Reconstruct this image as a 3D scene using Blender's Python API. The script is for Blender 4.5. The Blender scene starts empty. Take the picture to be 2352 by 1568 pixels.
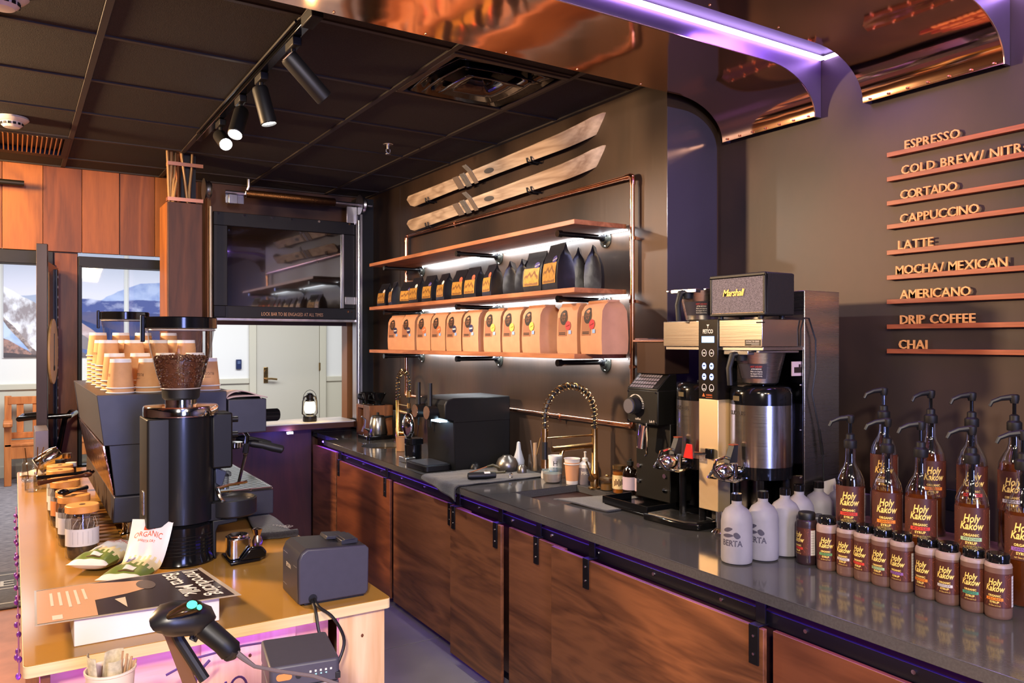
import bpy, bmesh, math, random
from mathutils import Vector, Matrix
random.seed(7)
SC = bpy.context.scene
COL = SC.collection
PI = math.pi

# ------------------------------------------------------------------ camera
F_PX, CX, CY, EYE = 1800.0, 1176.0, 784.0, 1.616
YAW = math.atan((CX-30)/F_PX)                      # view turned right of the +Y axis
cam = bpy.data.objects.new('camera', bpy.data.cameras.new('camera'))
COL.objects.link(cam)
cam.location = (0, 0, EYE)
cam.rotation_euler = (PI/2, 0, -YAW)
cam.data.sensor_width = 36.0
cam.data.lens = 36.0*F_PX/2352.0
cam.data.clip_start = 0.02
SC.camera = cam

# ------------------------------------------------------------------ colour and world
SC.view_settings.view_transform = 'Standard'
SC.view_settings.look = 'None'
SC.view_settings.gamma = 1.0
SC.view_settings.use_curve_mapping = False
SC.view_settings.exposure = 0.16
try:
    SC.cycles.max_bounces = 9
    SC.cycles.diffuse_bounces = 4
    SC.cycles.glossy_bounces = 4
    SC.cycles.transmission_bounces = 8
    SC.cycles.transparent_max_bounces = 12
    SC.cycles.sample_clamp_indirect = 4.0
    SC.cycles.caustics_reflective = False
    SC.cycles.caustics_refractive = False
    SC.cycles.use_denoising = True
except Exception:
    pass
W = bpy.data.worlds.new('world'); SC.world = W; W.use_nodes = True
W.node_tree.nodes['Background'].inputs[0].default_value = (0.55, 0.60, 0.80, 1)
W.node_tree.nodes['Background'].inputs[1].default_value = 0.05

def lamp(kind, name, loc, energy, col, target=None, size=0.1, size_y=None, spot=60, blend=0.5, spread=None, along=None):
    l = bpy.data.lights.new(name, kind); l.energy = energy; l.color = col
    if kind == 'AREA':
        l.size = size
        if size_y: l.shape = 'RECTANGLE'; l.size_y = size_y
        if spread: l.spread = math.radians(spread)
    else:
        l.shadow_soft_size = size
    if kind == 'SPOT':
        l.spot_size = math.radians(spot); l.spot_blend = blend
    o = bpy.data.objects.new(name, l); COL.objects.link(o); o.location = loc
    if target is not None:
        d = Vector(target)-Vector(loc)
        o.rotation_euler = d.to_track_quat('-Z', 'Y').to_euler()
        if along is not None:                       # the lamp's long side lies along this direction
            z = -d.normalized(); x = Vector(along); x = (x-z*x.dot(z)).normalized(); y = z.cross(x)
            o.rotation_euler = Matrix(((x.x, y.x, z.x), (x.y, y.y, z.y), (x.z, y.z, z.z))).to_euler()
    return o

WARM = (1.0, 0.62, 0.26); TUNG = (1.0, 0.76, 0.50); COOL = (0.86, 0.92, 1.0); NEUT = (1.0, 0.93, 0.84)
# blue-violet fill lamp added well behind the camera, and the room's ceiling downlights
lamp('AREA', 'rear_blue_fill', (0.35, -3.2, 1.75), 170, (0.36, 0.42, 1.0), (0.9, 3, 1.3), 0.9, 2.0)
lamp('AREA', 'ceiling_downlight', (0.75, -0.35, 2.62), 16, (1.0, 0.88, 0.72), (0.95, 1.6, 0.6), 0.30, 0.30)
lamp('AREA', 'lobby_lamp', (-1.5, 4.6, 2.62), 210, (1.0, 0.64, 0.34), (2.0, 2.2, 1.4), 0.30, 0.30)
lamp('AREA', 'ceiling_downlight', (-0.7, -1.0, 2.60), 120, (1.0, 0.88, 0.74), (0.45, 2.2, 0.9), 0.25, 0.25)
lamp('AREA', 'ceiling_downlight', (-0.55, 5.35, 2.70), 26, (1.0, 0.56, 0.16), (-0.35, 6.0, 2.2), 0.30, 0.30)
lamp('AREA', 'ceiling_downlight', (0.3, 0.7, 2.65), 9, (1.0, 0.82, 0.58), (2.5, 1.2, 1.3), 0.35, 0.35)
lamp('AREA', 'ceiling_downlight', (1.0, -1.0, 2.62), 20, (1.0, 0.66, 0.34), (2.6, 1.3, 1.2), 0.25, 0.25)
# the corridor beyond the doorway
lamp('AREA', 'corridor_light', (1.2, 8.9, 2.9), 200, (0.95, 0.97, 1.0), (1.2, 9.3, 0), 5.5, 1.2)
# ------------------------------------------------------------------ materials
def lin(c):
    return tuple(((v/255)/12.92 if v <= 10 else (((v/255)+0.055)/1.055)**2.4) for v in c)
MATS = {}
def mat(name, col, rough=0.5, metal=0.0, var=0.0, vscale=(6, 6, 6), detail=4, bump=0.0, bscale=None, emit=None, estr=0.0,
        trans=0.0, ior=1.45, coat=0.0, col2=None, spec=0.5, rvar=0.0, alpha=1.0, aniso=0.0, sheen=0.0):
    if name in MATS: return MATS[name]
    m = bpy.data.materials.new(name); m.use_nodes = True; MATS[name] = m
    nt = m.node_tree; b = nt.nodes['Principled BSDF']
    c = lin(col) if max(col) > 1.0 else tuple(col)
    b.inputs['Base Color'].default_value = (*c, 1); b.inputs['Roughness'].default_value = rough
    b.inputs['Metallic'].default_value = metal; b.inputs['IOR'].default_value = ior
    b.inputs['Specular IOR Level'].default_value = spec
    b.inputs['Transmission Weight'].default_value = trans
    b.inputs['Coat Weight'].default_value = coat; b.inputs['Coat Roughness'].default_value = 0.08
    b.inputs['Alpha'].default_value = alpha
    b.inputs['Anisotropic'].default_value = aniso
    b.inputs['Sheen Weight'].default_value = sheen
    if emit:
        b.inputs['Emission Color'].default_value = (*emit, 1); b.inputs['Emission Strength'].default_value = estr
    if var or bump or col2 or rvar:
        tc = nt.nodes.new('ShaderNodeTexCoord'); mp = nt.nodes.new('ShaderNodeMapping')
        mp.inputs['Scale'].default_value = vscale; nt.links.new(tc.outputs['Object'], mp.inputs['Vector'])
        n = nt.nodes.new('ShaderNodeTexNoise'); n.inputs['Scale'].default_value = 1.0; n.inputs['Detail'].default_value = detail
        nt.links.new(mp.outputs[0], n.inputs['Vector'])
        if var or col2:
            r = nt.nodes.new('ShaderNodeValToRGB'); e = r.color_ramp.elements
            c2 = lin(col2) if col2 else tuple(min(1, v*(1+var)) for v in c)
            c1 = c if col2 else tuple(v*(1-var) for v in c)
            e[0].position = 0.32; e[1].position = 0.68
            e[0].color = (*c1, 1); e[1].color = (*c2, 1)
            nt.links.new(n.outputs['Fac'], r.inputs[0]); nt.links.new(r.outputs[0], b.inputs['Base Color'])
        if rvar:
            mr = nt.nodes.new('ShaderNodeMapRange'); mr.inputs[3].default_value = max(0.02, rough-rvar); mr.inputs[4].default_value = rough+rvar
            nt.links.new(n.outputs['Fac'], mr.inputs[0]); nt.links.new(mr.outputs[0], b.inputs['Roughness'])
        if bump:
            bn = nt.nodes.new('ShaderNodeBump'); bn.inputs['Strength'].default_value = bump; bn.inputs['Distance'].default_value = 0.004
            src = n
            if bscale:
                mp2 = nt.nodes.new('ShaderNodeMapping'); mp2.inputs['Scale'].default_value = bscale
                nt.links.new(tc.outputs['Object'], mp2.inputs['Vector'])
                src = nt.nodes.new('ShaderNodeTexNoise'); src.inputs['Scale'].default_value = 1.0; src.inputs['Detail'].default_value = 3
                nt.links.new(mp2.outputs[0], src.inputs['Vector'])
            nt.links.new(src.outputs['Fac'], bn.inputs['Height']); nt.links.new(bn.outputs[0], b.inputs['Normal'])
    return m

def wood(name, dark, light, axis='x', rings=3.0, stretch=14.0, rough=0.42, seed=0.0, coat=0.0, blotch=0.35):
    """figured timber: distorted bands running along AXIS plus fine pores"""
    if name in MATS: return MATS[name]
    m = bpy.data.materials.new(name); m.use_nodes = True; MATS[name] = m
    nt = m.node_tree; b = nt.nodes['Principled BSDF']
    b.inputs['Roughness'].default_value = rough; b.inputs['Coat Weight'].default_value = coat
    N = nt.nodes.new; L = nt.links.new
    tc = N('ShaderNodeTexCoord'); mp = N('ShaderNodeMapping')
    s = {'x': (rings/6, rings, rings), 'y': (rings, rings/6, rings), 'z': (rings, rings, rings/6)}[axis]
    mp.inputs['Scale'].default_value = s; mp.inputs['Location'].default_value = (seed*3.1, seed*1.7, seed*2.3)
    L(tc.outputs['Object'], mp.inputs[0])
    n1 = N('ShaderNodeTexNoise'); n1.inputs['Scale'].default_value = 1.6; n1.inputs['Detail'].default_value = 3; n1.inputs['Distortion'].default_value = 0.6
    L(mp.outputs[0], n1.inputs['Vector'])
    mul = N('ShaderNodeMath'); mul.operation = 'MULTIPLY'; mul.inputs[1].default_value = 9.0; L(n1.outputs['Fac'], mul.inputs[0])
    sn = N('ShaderNodeMath'); sn.operation = 'PINGPONG'; sn.inputs[1].default_value = 1.0; L(mul.outputs[0], sn.inputs[0])
    mp2 = N('ShaderNodeMapping')
    k = 60.0
    mp2.inputs['Scale'].default_value = {'x': (k/stretch, k, k), 'y': (k, k/stretch, k), 'z': (k, k, k/stretch)}[axis]
    L(tc.outputs['Object'], mp2.inputs[0])
    n2 = N('ShaderNodeTexNoise'); n2.inputs['Scale'].default_value = 1.5; n2.inputs['Detail'].default_value = 3; L(mp2.outputs[0], n2.inputs['Vector'])
    n3 = N('ShaderNodeTexNoise'); n3.inputs['Scale'].default_value = 0.8; n3.inputs['Detail'].default_value = 1; L(mp.outputs[0], n3.inputs['Vector'])
    a1 = N('ShaderNodeMath'); a1.operation = 'MULTIPLY_ADD'; a1.inputs[1].default_value = 0.45
    L(sn.outputs[0], a1.inputs[0])
    a2 = N('ShaderNodeMath'); a2.operation = 'MULTIPLY_ADD'; a2.inputs[1].default_value = 0.45; a2.inputs[2].default_value = -0.15+0.0
    L(n2.outputs['Fac'], a2.inputs[0])
    a3 = N('ShaderNodeMath'); a3.operation = 'MULTIPLY_ADD'; a3.inputs[1].default_value = blotch*1.6
    L(n3.outputs['Fac'], a3.inputs[0]); L(a2.outputs[0], a3.inputs[2]); L(a3.outputs[0], a1.inputs[2])
    r = N('ShaderNodeValToRGB'); e = r.color_ramp.elements
    e[0].position = 0.12; e[1].position = 0.85; e[0].color = (*lin(dark), 1); e[1].color = (*lin(light), 1)
    L(a1.outputs[0], r.inputs[0]); L(r.outputs[0], b.inputs['Base Color'])
    bp = N('ShaderNodeBump'); bp.inputs['Strength'].default_value = 0.12; bp.inputs['Distance'].default_value = 0.001
    L(n2.outputs['Fac'], bp.inputs['Height']); L(bp.outputs[0], b.inputs['Normal'])
    return m

def emis(name, col, strength):
    if name in MATS: return MATS[name]
    m = bpy.data.materials.new(name); m.use_nodes = True; MATS[name] = m
    nt = m.node_tree; nt.nodes.remove(nt.nodes['Principled BSDF'])
    e = nt.nodes.new('ShaderNodeEmission'); e.inputs[0].default_value = (*col, 1); e.inputs[1].default_value = strength
    nt.links.new(e.outputs[0], nt.nodes['Material Output'].inputs[0])
    return m

def clear(name, tint=(1, 1, 1), gloss=0.10, rough=0.02, mixf=None):
    """thin clear glass or plastic: see-through with a fresnel sheen"""
    if name in MATS: return MATS[name]
    m = bpy.data.materials.new(name); m.use_nodes = True; MATS[name] = m
    nt = m.node_tree; nt.nodes.remove(nt.nodes['Principled BSDF']); N = nt.nodes.new; L = nt.links.new
    t = N('ShaderNodeBsdfTransparent'); t.inputs[0].default_value = (*tint, 1)
    g = N('ShaderNodeBsdfGlossy'); g.inputs['Roughness'].default_value = rough
    lw = N('ShaderNodeLayerWeight'); lw.inputs[0].default_value = 0.35
    mr = N('ShaderNodeMapRange'); mr.inputs[3].default_value = gloss*0.35; mr.inputs[4].default_value = min(1, gloss*5)
    L(lw.outputs['Facing'], mr.inputs[0])
    mx = N('ShaderNodeMixShader'); L(mr.outputs[0], mx.inputs[0]); L(t.outputs[0], mx.inputs[1]); L(g.outputs[0], mx.inputs[2])
    L(mx.outputs[0], nt.nodes['Material Output'].inputs[0])
    return m

# ------------------------------------------------------------------ mesh builder
class MB:
    def __init__(self): self.v = []; self.f = []; self.m = []; self.mi = 0
    def add(self, vs, fs, M=None):
        o = len(self.v)
        self.v += [tuple(M @ Vector(p)) for p in vs] if M is not None else [tuple(p) for p in vs]
        self.f += [tuple(i+o for i in f) for f in fs]; self.m += [self.mi]*len(fs)
        return self
    def box(self, x0, x1, y0, y1, z0, z1, M=None):
        vs = [(x, y, z) for z in (z0, z1) for y in (y0, y1) for x in (x0, x1)]
        return self.add(vs, [(0, 2, 3, 1), (4, 5, 7, 6), (0, 1, 5, 4), (2, 6, 7, 3), (0, 4, 6, 2), (1, 3, 7, 5)], M)
    def rbox(self, x0, x1, y0, y1, z0, z1, r=0.01, n=4, M=None):
        """box with rounded vertical edges"""
        pts = []
        for cx, cy, a0 in ((x1-r, y1-r, 0), (x0+r, y1-r, PI/2), (x0+r, y0+r, PI), (x1-r, y0+r, 1.5*PI)):
            for i in range(n+1):
                a = a0+i*PI/2/n; pts.append((cx+r*math.cos(a), cy+r*math.sin(a)))
        return self.prism(pts, 'z', z0, z1, M)
    def prism(self, pts, axis, a, b, M=None):
        n = len(pts)
        def P(p, t):
            return {'z': (p[0], p[1], t), 'y': (p[0], t, p[1]), 'x': (t, p[0], p[1])}[axis]
        vs = [P(p, a) for p in pts]+[P(p, b) for p in pts]
        fs = [tuple(range(n-1, -1, -1)), tuple(range(n, 2*n))]+[(i, (i+1) % n, n+(i+1) % n, n+i) for i in range(n)]
        return self.add(vs, fs, M)
    def lathe(self, prof, n=24, c=(0, 0, 0), M=None, cap0=True, cap1=True, a0=0, a1=None):
        vs = []; fs = []; k = len(prof); full = a1 is None; nn = n if full else n+1
        for i in range(nn):
            a = a0+(2*PI*i/n if full else (a1-a0)*i/n); co, si = math.cos(a), math.sin(a)
            vs += [(c[0]+r*co, c[1]+r*si, c[2]+z) for r, z in prof]
        for i in range(n):
            j = (i+1) % nn if full else i+1
            fs += [(i*k+q, j*k+q, j*k+q+1, i*k+q+1) for q in range(k-1)]
        if full:
            if cap0 and prof[0][0] > 1e-6: fs.append(tuple(i*k for i in range(n-1, -1, -1)))
            if cap1 and prof[-1][0] > 1e-6: fs.append(tuple(i*k+k-1 for i in range(n)))
        return self.add(vs, fs, M)
    def cyl(self, c, r, h, n=20, r2=None, M=None):
        return self.lathe([(r, 0), (r if r2 is None else r2, h)], n, c, M)
    def rod(self, a, b, r, n=10, r2=None):
        a, b = Vector(a), Vector(b); d = b-a
        M = Matrix.Translation(a) @ d.to_track_quat('Z', 'Y').to_matrix().to_4x4()
        return self.cyl((0, 0, 0), r, d.length, n, r2, M)
    def tube(self, pts, r, n=8, closed=False):
        pts = [Vector(p) for p in pts]; k = len(pts); vs = []; fs = []
        rr = r if isinstance(r, (list, tuple)) else [r]*k
        up = None
        for i, p in enumerate(pts):
            q0 = pts[i-1] if (i or closed) else p; q1 = pts[(i+1) % k] if (i < k-1 or closed) else p
            t = (q1-q0).normalized() if (q1-q0).length > 1e-9 else Vector((0, 0, 1))
            if up is None: up = t.orthogonal().normalized()
            up = (up-t*up.dot(t)); up = up.normalized() if up.length > 1e-6 else t.orthogonal().normalized()
            s = t.cross(up)
            vs += [tuple(p+(up*math.cos(2*PI*j/n)+s*math.sin(2*PI*j/n))*rr[i]) for j in range(n)]
        for i in range(k if closed else k-1):
            i2 = (i+1) % k
            fs += [(i*n+j, i*n+(j+1) % n, i2*n+(j+1) % n, i2*n+j) for j in range(n)]
        if not closed: fs += [tuple(range(n-1, -1, -1)), tuple((k-1)*n+j for j in range(n))]
        return self.add(vs, fs)
    def ball(self, c, r, n=16, k=10, M=None):
        rx, ry, rz = r if isinstance(r, (list, tuple)) else (r, r, r)
        prof = [(math.cos(-PI/2+PI*i/k), math.sin(-PI/2+PI*i/k)) for i in range(k+1)]
        o = MB(); o.lathe([(max(0, a), b) for a, b in prof], n, cap0=False, cap1=False)
        return self.add([(c[0]+x*rx, c[1]+y*ry, c[2]+z*rz) for x, y, z in o.v], o.f, M)
    def grid(self, fn, nu, nv, flip=False):
        vs = [fn(i/nu, j/nv) for j in range(nv+1) for i in range(nu+1)]; w = nu+1
        fs = [(j*w+i, j*w+i+1, (j+1)*w+i+1, (j+1)*w+i) for j in range(nv) for i in range(nu)]
        return self.add(vs, [f[::-1] for f in fs] if flip else fs)
    def quad(self, a, b, c, d): return self.add([a, b, c, d], [(0, 1, 2, 3)])
    def mesh(self, name, mats, off=(0, 0, 0), smooth=35):
        me = bpy.data.meshes.new(name)
        vs = [(x-off[0], y-off[1], z-off[2]) for x, y, z in self.v] if any(off) else self.v
        me.from_pydata(vs, [], self.f)
        for m in (mats if isinstance(mats, (list, tuple)) else [mats]): me.materials.append(m)
        if any(self.m): me.polygons.foreach_set('material_index', self.m)
        bm = bmesh.new(); bm.from_mesh(me)
        bmesh.ops.remove_doubles(bm, verts=bm.verts, dist=1e-6)
        bmesh.ops.recalc_face_normals(bm, faces=bm.faces)
        bm.to_mesh(me); bm.free()
        if smooth:
            me.shade_smooth()
            me.set_sharp_from_angle(angle=math.radians(smooth))
        me.update()
        return me

def tag(o, label, cat, group=None):
    o['label'] = label; o['category'] = cat
    if group: o['group'] = group
    return o
def link(name, data, parent=None, loc=None, bevel=0.0):
    o = bpy.data.objects.new(name, data); COL.objects.link(o)
    if parent is not None: o.parent = parent
    if loc is not None: o.location = loc
    if bevel:
        b = o.modifiers.new('bevel', 'BEVEL'); b.width = bevel; b.segments = 2; b.limit_method = 'ANGLE'; b.angle_limit = math.radians(40)
        b.harden_normals = False
    return o
class Thing:
    """an Empty at the base of a thing; parts are given in local (or world) coordinates"""
    def __init__(s, name, label, cat, loc=(0, 0, 0), rz=0.0, group=None):
        s.o = link(name, None, None, loc); s.o.rotation_euler = (0, 0, rz); s.o.empty_display_size = 0.05
        tag(s.o, label, cat, group); s.loc = loc
    def part(s, name, mb, m, bevel=0.0, world=False, parent=None, smooth=35, label=None):
        me = mb.mesh(name, m, s.loc if world else (0, 0, 0), smooth)
        o = link(name, me, parent or s.o, None, bevel)
        if label: o['label'] = label
        return o
def solo(name, label, cat, mb, m, loc=(0, 0, 0), world=False, bevel=0.0, group=None, smooth=35, rz=0.0):
    o = link(name, mb.mesh(name, m, loc if world else (0, 0, 0), smooth), None, loc, bevel)
    o.rotation_euler = (0, 0, rz)
    return tag(o, label, cat, group)
def struct(name, mb, m, parent=None, bevel=0.0, smooth=35):
    o = link(name, mb.mesh(name, m, (0, 0, 0), smooth), parent, None, bevel)
    if parent is None: o['kind'] = 'structure'
    return o
def kids(o): return [c for c in o.children]
def dup(root, loc, rz=None, label=None, group=None):
    r = root.copy(); COL.objects.link(r); r.location = loc
    if rz is not None: r.rotation_euler = (0, 0, rz)
    if label: r['label'] = label
    if group: r['group'] = group
    for ch in list(root.children):
        c = ch.copy(); COL.objects.link(c); c.parent = r
        for g in list(ch.children):
            d = g.copy(); COL.objects.link(d); d.parent = c
    return r

# ------------------------------------------------------------------ lettering (the built-in font, turned into meshes)
TXT = {}
def text_geo(s, size=1.0, ext=0.0, shear=0.0, space=1.0, bold=0.0):
    key = (s, round(size, 4), ext, shear, space, bold)
    if key in TXT: return TXT[key]
    c = bpy.data.curves.new('lettering', 'FONT'); c.body = s; c.size = size; c.extrude = ext; c.shear = shear; c.space_character = space
    c.offset = bold; c.resolution_u = 2; c.align_x = 'CENTER'; c.align_y = 'CENTER'; c.space_line = 0.9
    o = bpy.data.objects.new('lettering', c)
    me = o.to_mesh()
    g = ([tuple(v.co) for v in me.vertices], [tuple(p.vertices) for p in me.polygons])
    o.to_mesh_clear(); bpy.data.objects.remove(o); bpy.data.curves.remove(c)
    TXT[key] = g
    return g
def put_text(mb, s, size, M, ext=0.0, shear=0.0, space=1.0, left=False, bold=0.0, wide=None):
    vs, fs = text_geo(s, size, ext, shear, space, bold)
    if not vs: return mb
    if left:
        x0 = min(v[0] for v in vs); vs = [(v[0]-x0, v[1], v[2]) for v in vs]
    if wide:
        x0 = min(v[0] for v in vs); x1 = max(v[0] for v in vs); k = wide/(x1-x0); vs = [(v[0]*k, v[1], v[2]) for v in vs]
    return mb.add(vs, fs, M)
def wrap_text(mb, s, size, R, z, ang=0.0, shear=0.0, space=1.0, bold=0.0, wide=None):
    """lettering bent round a vertical cylinder of radius R, centred at angle ANG"""
    vs, fs = text_geo(s, size, 0.0, shear, space, bold)
    if not vs: return mb
    k = 1.0
    if wide:
        k = wide/(max(v[0] for v in vs)-min(v[0] for v in vs))
    out = []
    for x, y, _ in vs:
        a = ang+x*k/R; out.append((R*math.cos(a), R*math.sin(a), z+y))
    return mb.add(out, fs)
def wrap_quad(mb, R, a0, a1, z0, z1, n=8):
    return mb.grid(lambda u, v: (R*math.cos(a0+(a1-a0)*u), R*math.sin(a0+(a1-a0)*u), z0+(z1-z0)*v), n, 1)
def face_M(origin, xdir, ydir):
    x = Vector(xdir).normalized(); y = Vector(ydir).normalized(); z = x.cross(y)
    return Matrix(((x.x, y.x, z.x, origin[0]), (x.y, y.y, z.y, origin[1]), (x.z, y.z, z.z, origin[2]), (0, 0, 0, 1)))
# a face on a plane X = const looking towards -X: text runs towards -Y
def onX(x, y, z): return face_M((x, y, z), (0, -1, 0), (0, 0, 1))
# a face on a plane Y = const looking towards -Y: text runs towards +X
def onY(x, y, z): return face_M((x, y, z), (1, 0, 0), (0, 0, 1))
# ------------------------------------------------------------------ room materials
M_DARKWALL = mat('dark plaster', (40, 32, 28), 0.44, 0.3, 0.30, (1.6, 1.6, 0.8), 7, col2=(78, 58, 45), bump=0.10, bscale=(40, 40, 6), rvar=0.12)
M_MENUWALL = mat('menu wall plaster', (38, 32, 31), 0.48, 0.25, 0.28, (1.7, 1.7, 1.2), 7, col2=(74, 56, 45), bump=0.08, bscale=(30, 30, 8), rvar=0.1)
M_TILE = mat('ceiling tile', (46, 39, 36), 0.9, 0, 0.30, (260, 260, 260), 2, bump=0.3, bscale=(300, 300, 300))
M_TBAR = mat('ceiling bar', (52, 45, 41), 0.55)
M_BLACK = mat('black paint', (16, 15, 16), 0.5, 0, 0.12, (20, 20, 20))
M_BLACKMET = mat('black metal', (22, 22, 24), 0.35, 0.3)
M_GLOSSBLK = mat('gloss black', (14, 14, 16), 0.12)
M_COPPER = mat('copper sheet', (0.96, 0.56, 0.36), 0.08, 1.0, bump=1.0, vscale=(2.6, 3.4, 2.6), detail=1.5)
M_COPPIPE = mat('copper pipe', (0.86, 0.44, 0.27), 0.16, 1.0, var=0.15, vscale=(14, 14, 14))
M_STEEL = mat('brushed steel', (0.52, 0.50, 0.48), 0.28, 1.0, bump=0.015, vscale=(3, 3, 260), rvar=0.04)
M_STEELH = mat('brushed steel sideways', (0.58, 0.53, 0.47), 0.22, 1.0, bump=0.04, vscale=(200, 3, 200))
M_CHROME = mat('chrome', (0.82, 0.82, 0.84), 0.06, 1.0)
M_GALV = mat('galvanised steel', (0.55, 0.54, 0.56), 0.32, 1.0, var=0.2, vscale=(12, 12, 4))
M_BRASS = mat('brushed brass', (0.62, 0.40, 0.16), 0.24, 1.0, var=0.12, vscale=(30, 30, 30))
M_RETURN = mat('return sheet metal', (70, 64, 76), 0.26, 0.3, var=0.15, vscale=(2, 2, 1), bump=0.25, bscale=(2.5, 2.5, 1.2))
M_LILAC = mat('canopy end plate', (104, 88, 112), 0.38, 0.55, var=0.12, vscale=(5, 5, 5))
M_WALNUT = wood('walnut', (64, 34, 20), (138, 86, 54), 'y', 3.4, 12, 0.40, 1.0)
M_WALNUT2 = wood('walnut second', (58, 31, 18), (132, 82, 50), 'y', 4.2, 12, 0.40, 5.0)
M_WALNUT3 = wood('walnut third', (66, 33, 20), (120, 68, 42), 'y', 2.6, 12, 0.40, 9.0)
M_SHELF = wood('shelf timber', (120, 66, 38), (176, 112, 72), 'y', 5, 14, 0.45, 3.0)
M_RAIL = wood('menu rail timber', (112, 52, 26), (168, 88, 50), 'y', 6, 14, 0.45, 2.0)
PLANKS = [wood('wall plank %d' % i, d, l, 'z', 2.2, 10, 0.5, 11.0+i*2.7) for i, (d, l) in enumerate(
    [((104, 56, 22), (160, 96, 42)), ((84, 42, 18), (138, 78, 34)), ((94, 50, 20), (150, 86, 38)), ((76, 38, 18), (124, 68, 32))])]
M_POST = wood('dark post timber', (50, 28, 18), (92, 54, 34), 'z', 3, 12, 0.55, 4.0)
M_STEELDARK = mat('weathered brown panel', (66, 45, 36), 0.6, 0.1, 0.2, (8, 8, 5), 5)
M_HALLWALL = mat('corridor wall', (226, 226, 222), 0.8)
M_HALLTRIM = mat('corridor wainscot', (196, 192, 174), 0.6)
M_HALLDOOR = mat('corridor door', (190, 186, 172), 0.55)
M_CARPET = mat('corridor carpet', (140, 132, 134), 1.0, 0, 0.35, (14, 40, 14), 4, bump=0.4, bscale=(200, 200, 200), col2=(94, 88, 94))
M_CONC = mat('floor tile', (138, 132, 128), 0.38, 0, 0.10, (5, 5, 5), 6, rvar=0.12)
M_GROUT = mat('floor grout', (92, 88, 86), 0.8)
M_TERRA = mat('lobby floor', (168, 116, 92), 0.45, 0, 0.16, (7, 7, 7), 6)
LED_P = emis('violet led', (0.45, 0.16, 1.0), 34)
LED_PW = emis('violet led bright', (0.58, 0.36, 1.0), 16)
LED_B = emis('blue led', (0.10, 0.05, 1.0), 16)
LED_W = emis('white led', (0.86, 0.93, 1.0), 11)

XW, XM, YF, ZC = 2.43, 2.75, 6.02, 2.78      # shelf wall, menu wall, far wall, tiled ceiling
def xf(y): return 1.7425+0.0217*y            # front edge of the back worktop

# ------------------------------------------------------------------ floors
m = MB(); m.box(-4.0, 2.8, -4.2, 6.02, -0.10, -0.006)
floor = struct('floor', m, M_TERRA)
m = MB(); m.box(0.80, 2.42, -1.0, 6.0, -0.006, -0.003); struct('grout_bed', m, M_GROUT, floor)
tile_me = None
for i, x in enumerate((0.805, 1.41, 2.015)):
    for j in range(11):
        y = -0.37+0.6*j
        x1 = min(x+0.597, 2.42); y1 = min(y+0.594, 6.0)
        if x1-x > 0.05 and y1-y > 0.05:
            m = MB(); m.box(x, x1, y, y1, -0.003, 0.0); struct('floor_tile', m, M_CONC, floor, 0.001)
m = MB(); m.box(-5.0, 5.5, 6.02, 11.2, -0.10, 0.0); struct('floor', m, M_CARPET)
# woven door mat with pale lettering bars
t = Thing('door_mat', 'grey ribbed entrance mat with pale bands on the floor at the left doorway', 'mat', (-0.35, 6.08, 0.0))
m = MB(); m.box(-0.55, 0.47, -0.44, 0.44, 0.0, 0.010); t.part('mat_base', m, mat('mat grey', (96, 94, 98), 0.95, 0, 0.3, (30, 160, 30)), 0.002)
m = MB()
for y in (-0.36, -0.02, 0.34): m.box(-0.53, 0.45, y, y+0.012, 0.010, 0.012)
put_text(m, 'K A F E', 0.20, face_M((0.05, 0.10, 0.0125), (1, 0, 0), (0, 1, 0)), 0.0)
t.part('mat_pattern', m, mat('mat pale', (196, 194, 190), 0.9))

# ------------------------------------------------------------------ walls
m = MB(); m.box(XW, XM, 2.545, YF+0.1, 0, 2.80); wr = struct('wall_right', m, M_DARKWALL)
m = MB(); m.box(XM, XM+0.08, -3.2, 2.545, 0, 3.0); struct('wall_right', m, M_MENUWALL)
# polished return at the end of the shelf wall, with its rolled top edge
m = MB()
m.add([(XW-0.001, 2.541, 0.93), (XM-0.012, 2.541, 0.93), (XM-0.012, 2.541, 2.50)] +
      [(XM-0.012-0.22*(1-math.cos(a)), 2.541, 2.50+0.15*math.sin(a)) for a in [i*PI/2/10 for i in range(1, 11)]] + [(XW-0.001, 2.541, 2.65)],
      [tuple(range(14))])
m2 = MB(); n = len(m.v); m2.add(m.v+[(x, 2.5449, z) for x, y, z in m.v], [tuple(range(n))]+[tuple(range(2*n-1, n-1, -1))]+[(i, n+i, n+(i+1) % n, (i+1) % n) for i in range(n)])
struct('trim_1', m2, M_RETURN, None, 0)
m = MB(); m.box(-4.0, -3.9, -4.2, 6.0, 0, 2.9); struct('wall_left', m, mat('lobby wall', (120, 92, 66), 0.7))
m = MB(); m.box(-4.0, -2.2, -4.3, -4.2, 0, 2.9); m.box(2.2, 2.83, -4.3, -4.2, 0, 2.9); m.box(-2.2, 2.2, -4.3, -4.2, 0, 0.7); m.box(-2.2, 2.2, -4.3, -4.2, 2.7, 2.9)
struct('wall_back', m, mat('back wall', (78, 66, 58), 0.7))

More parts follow.
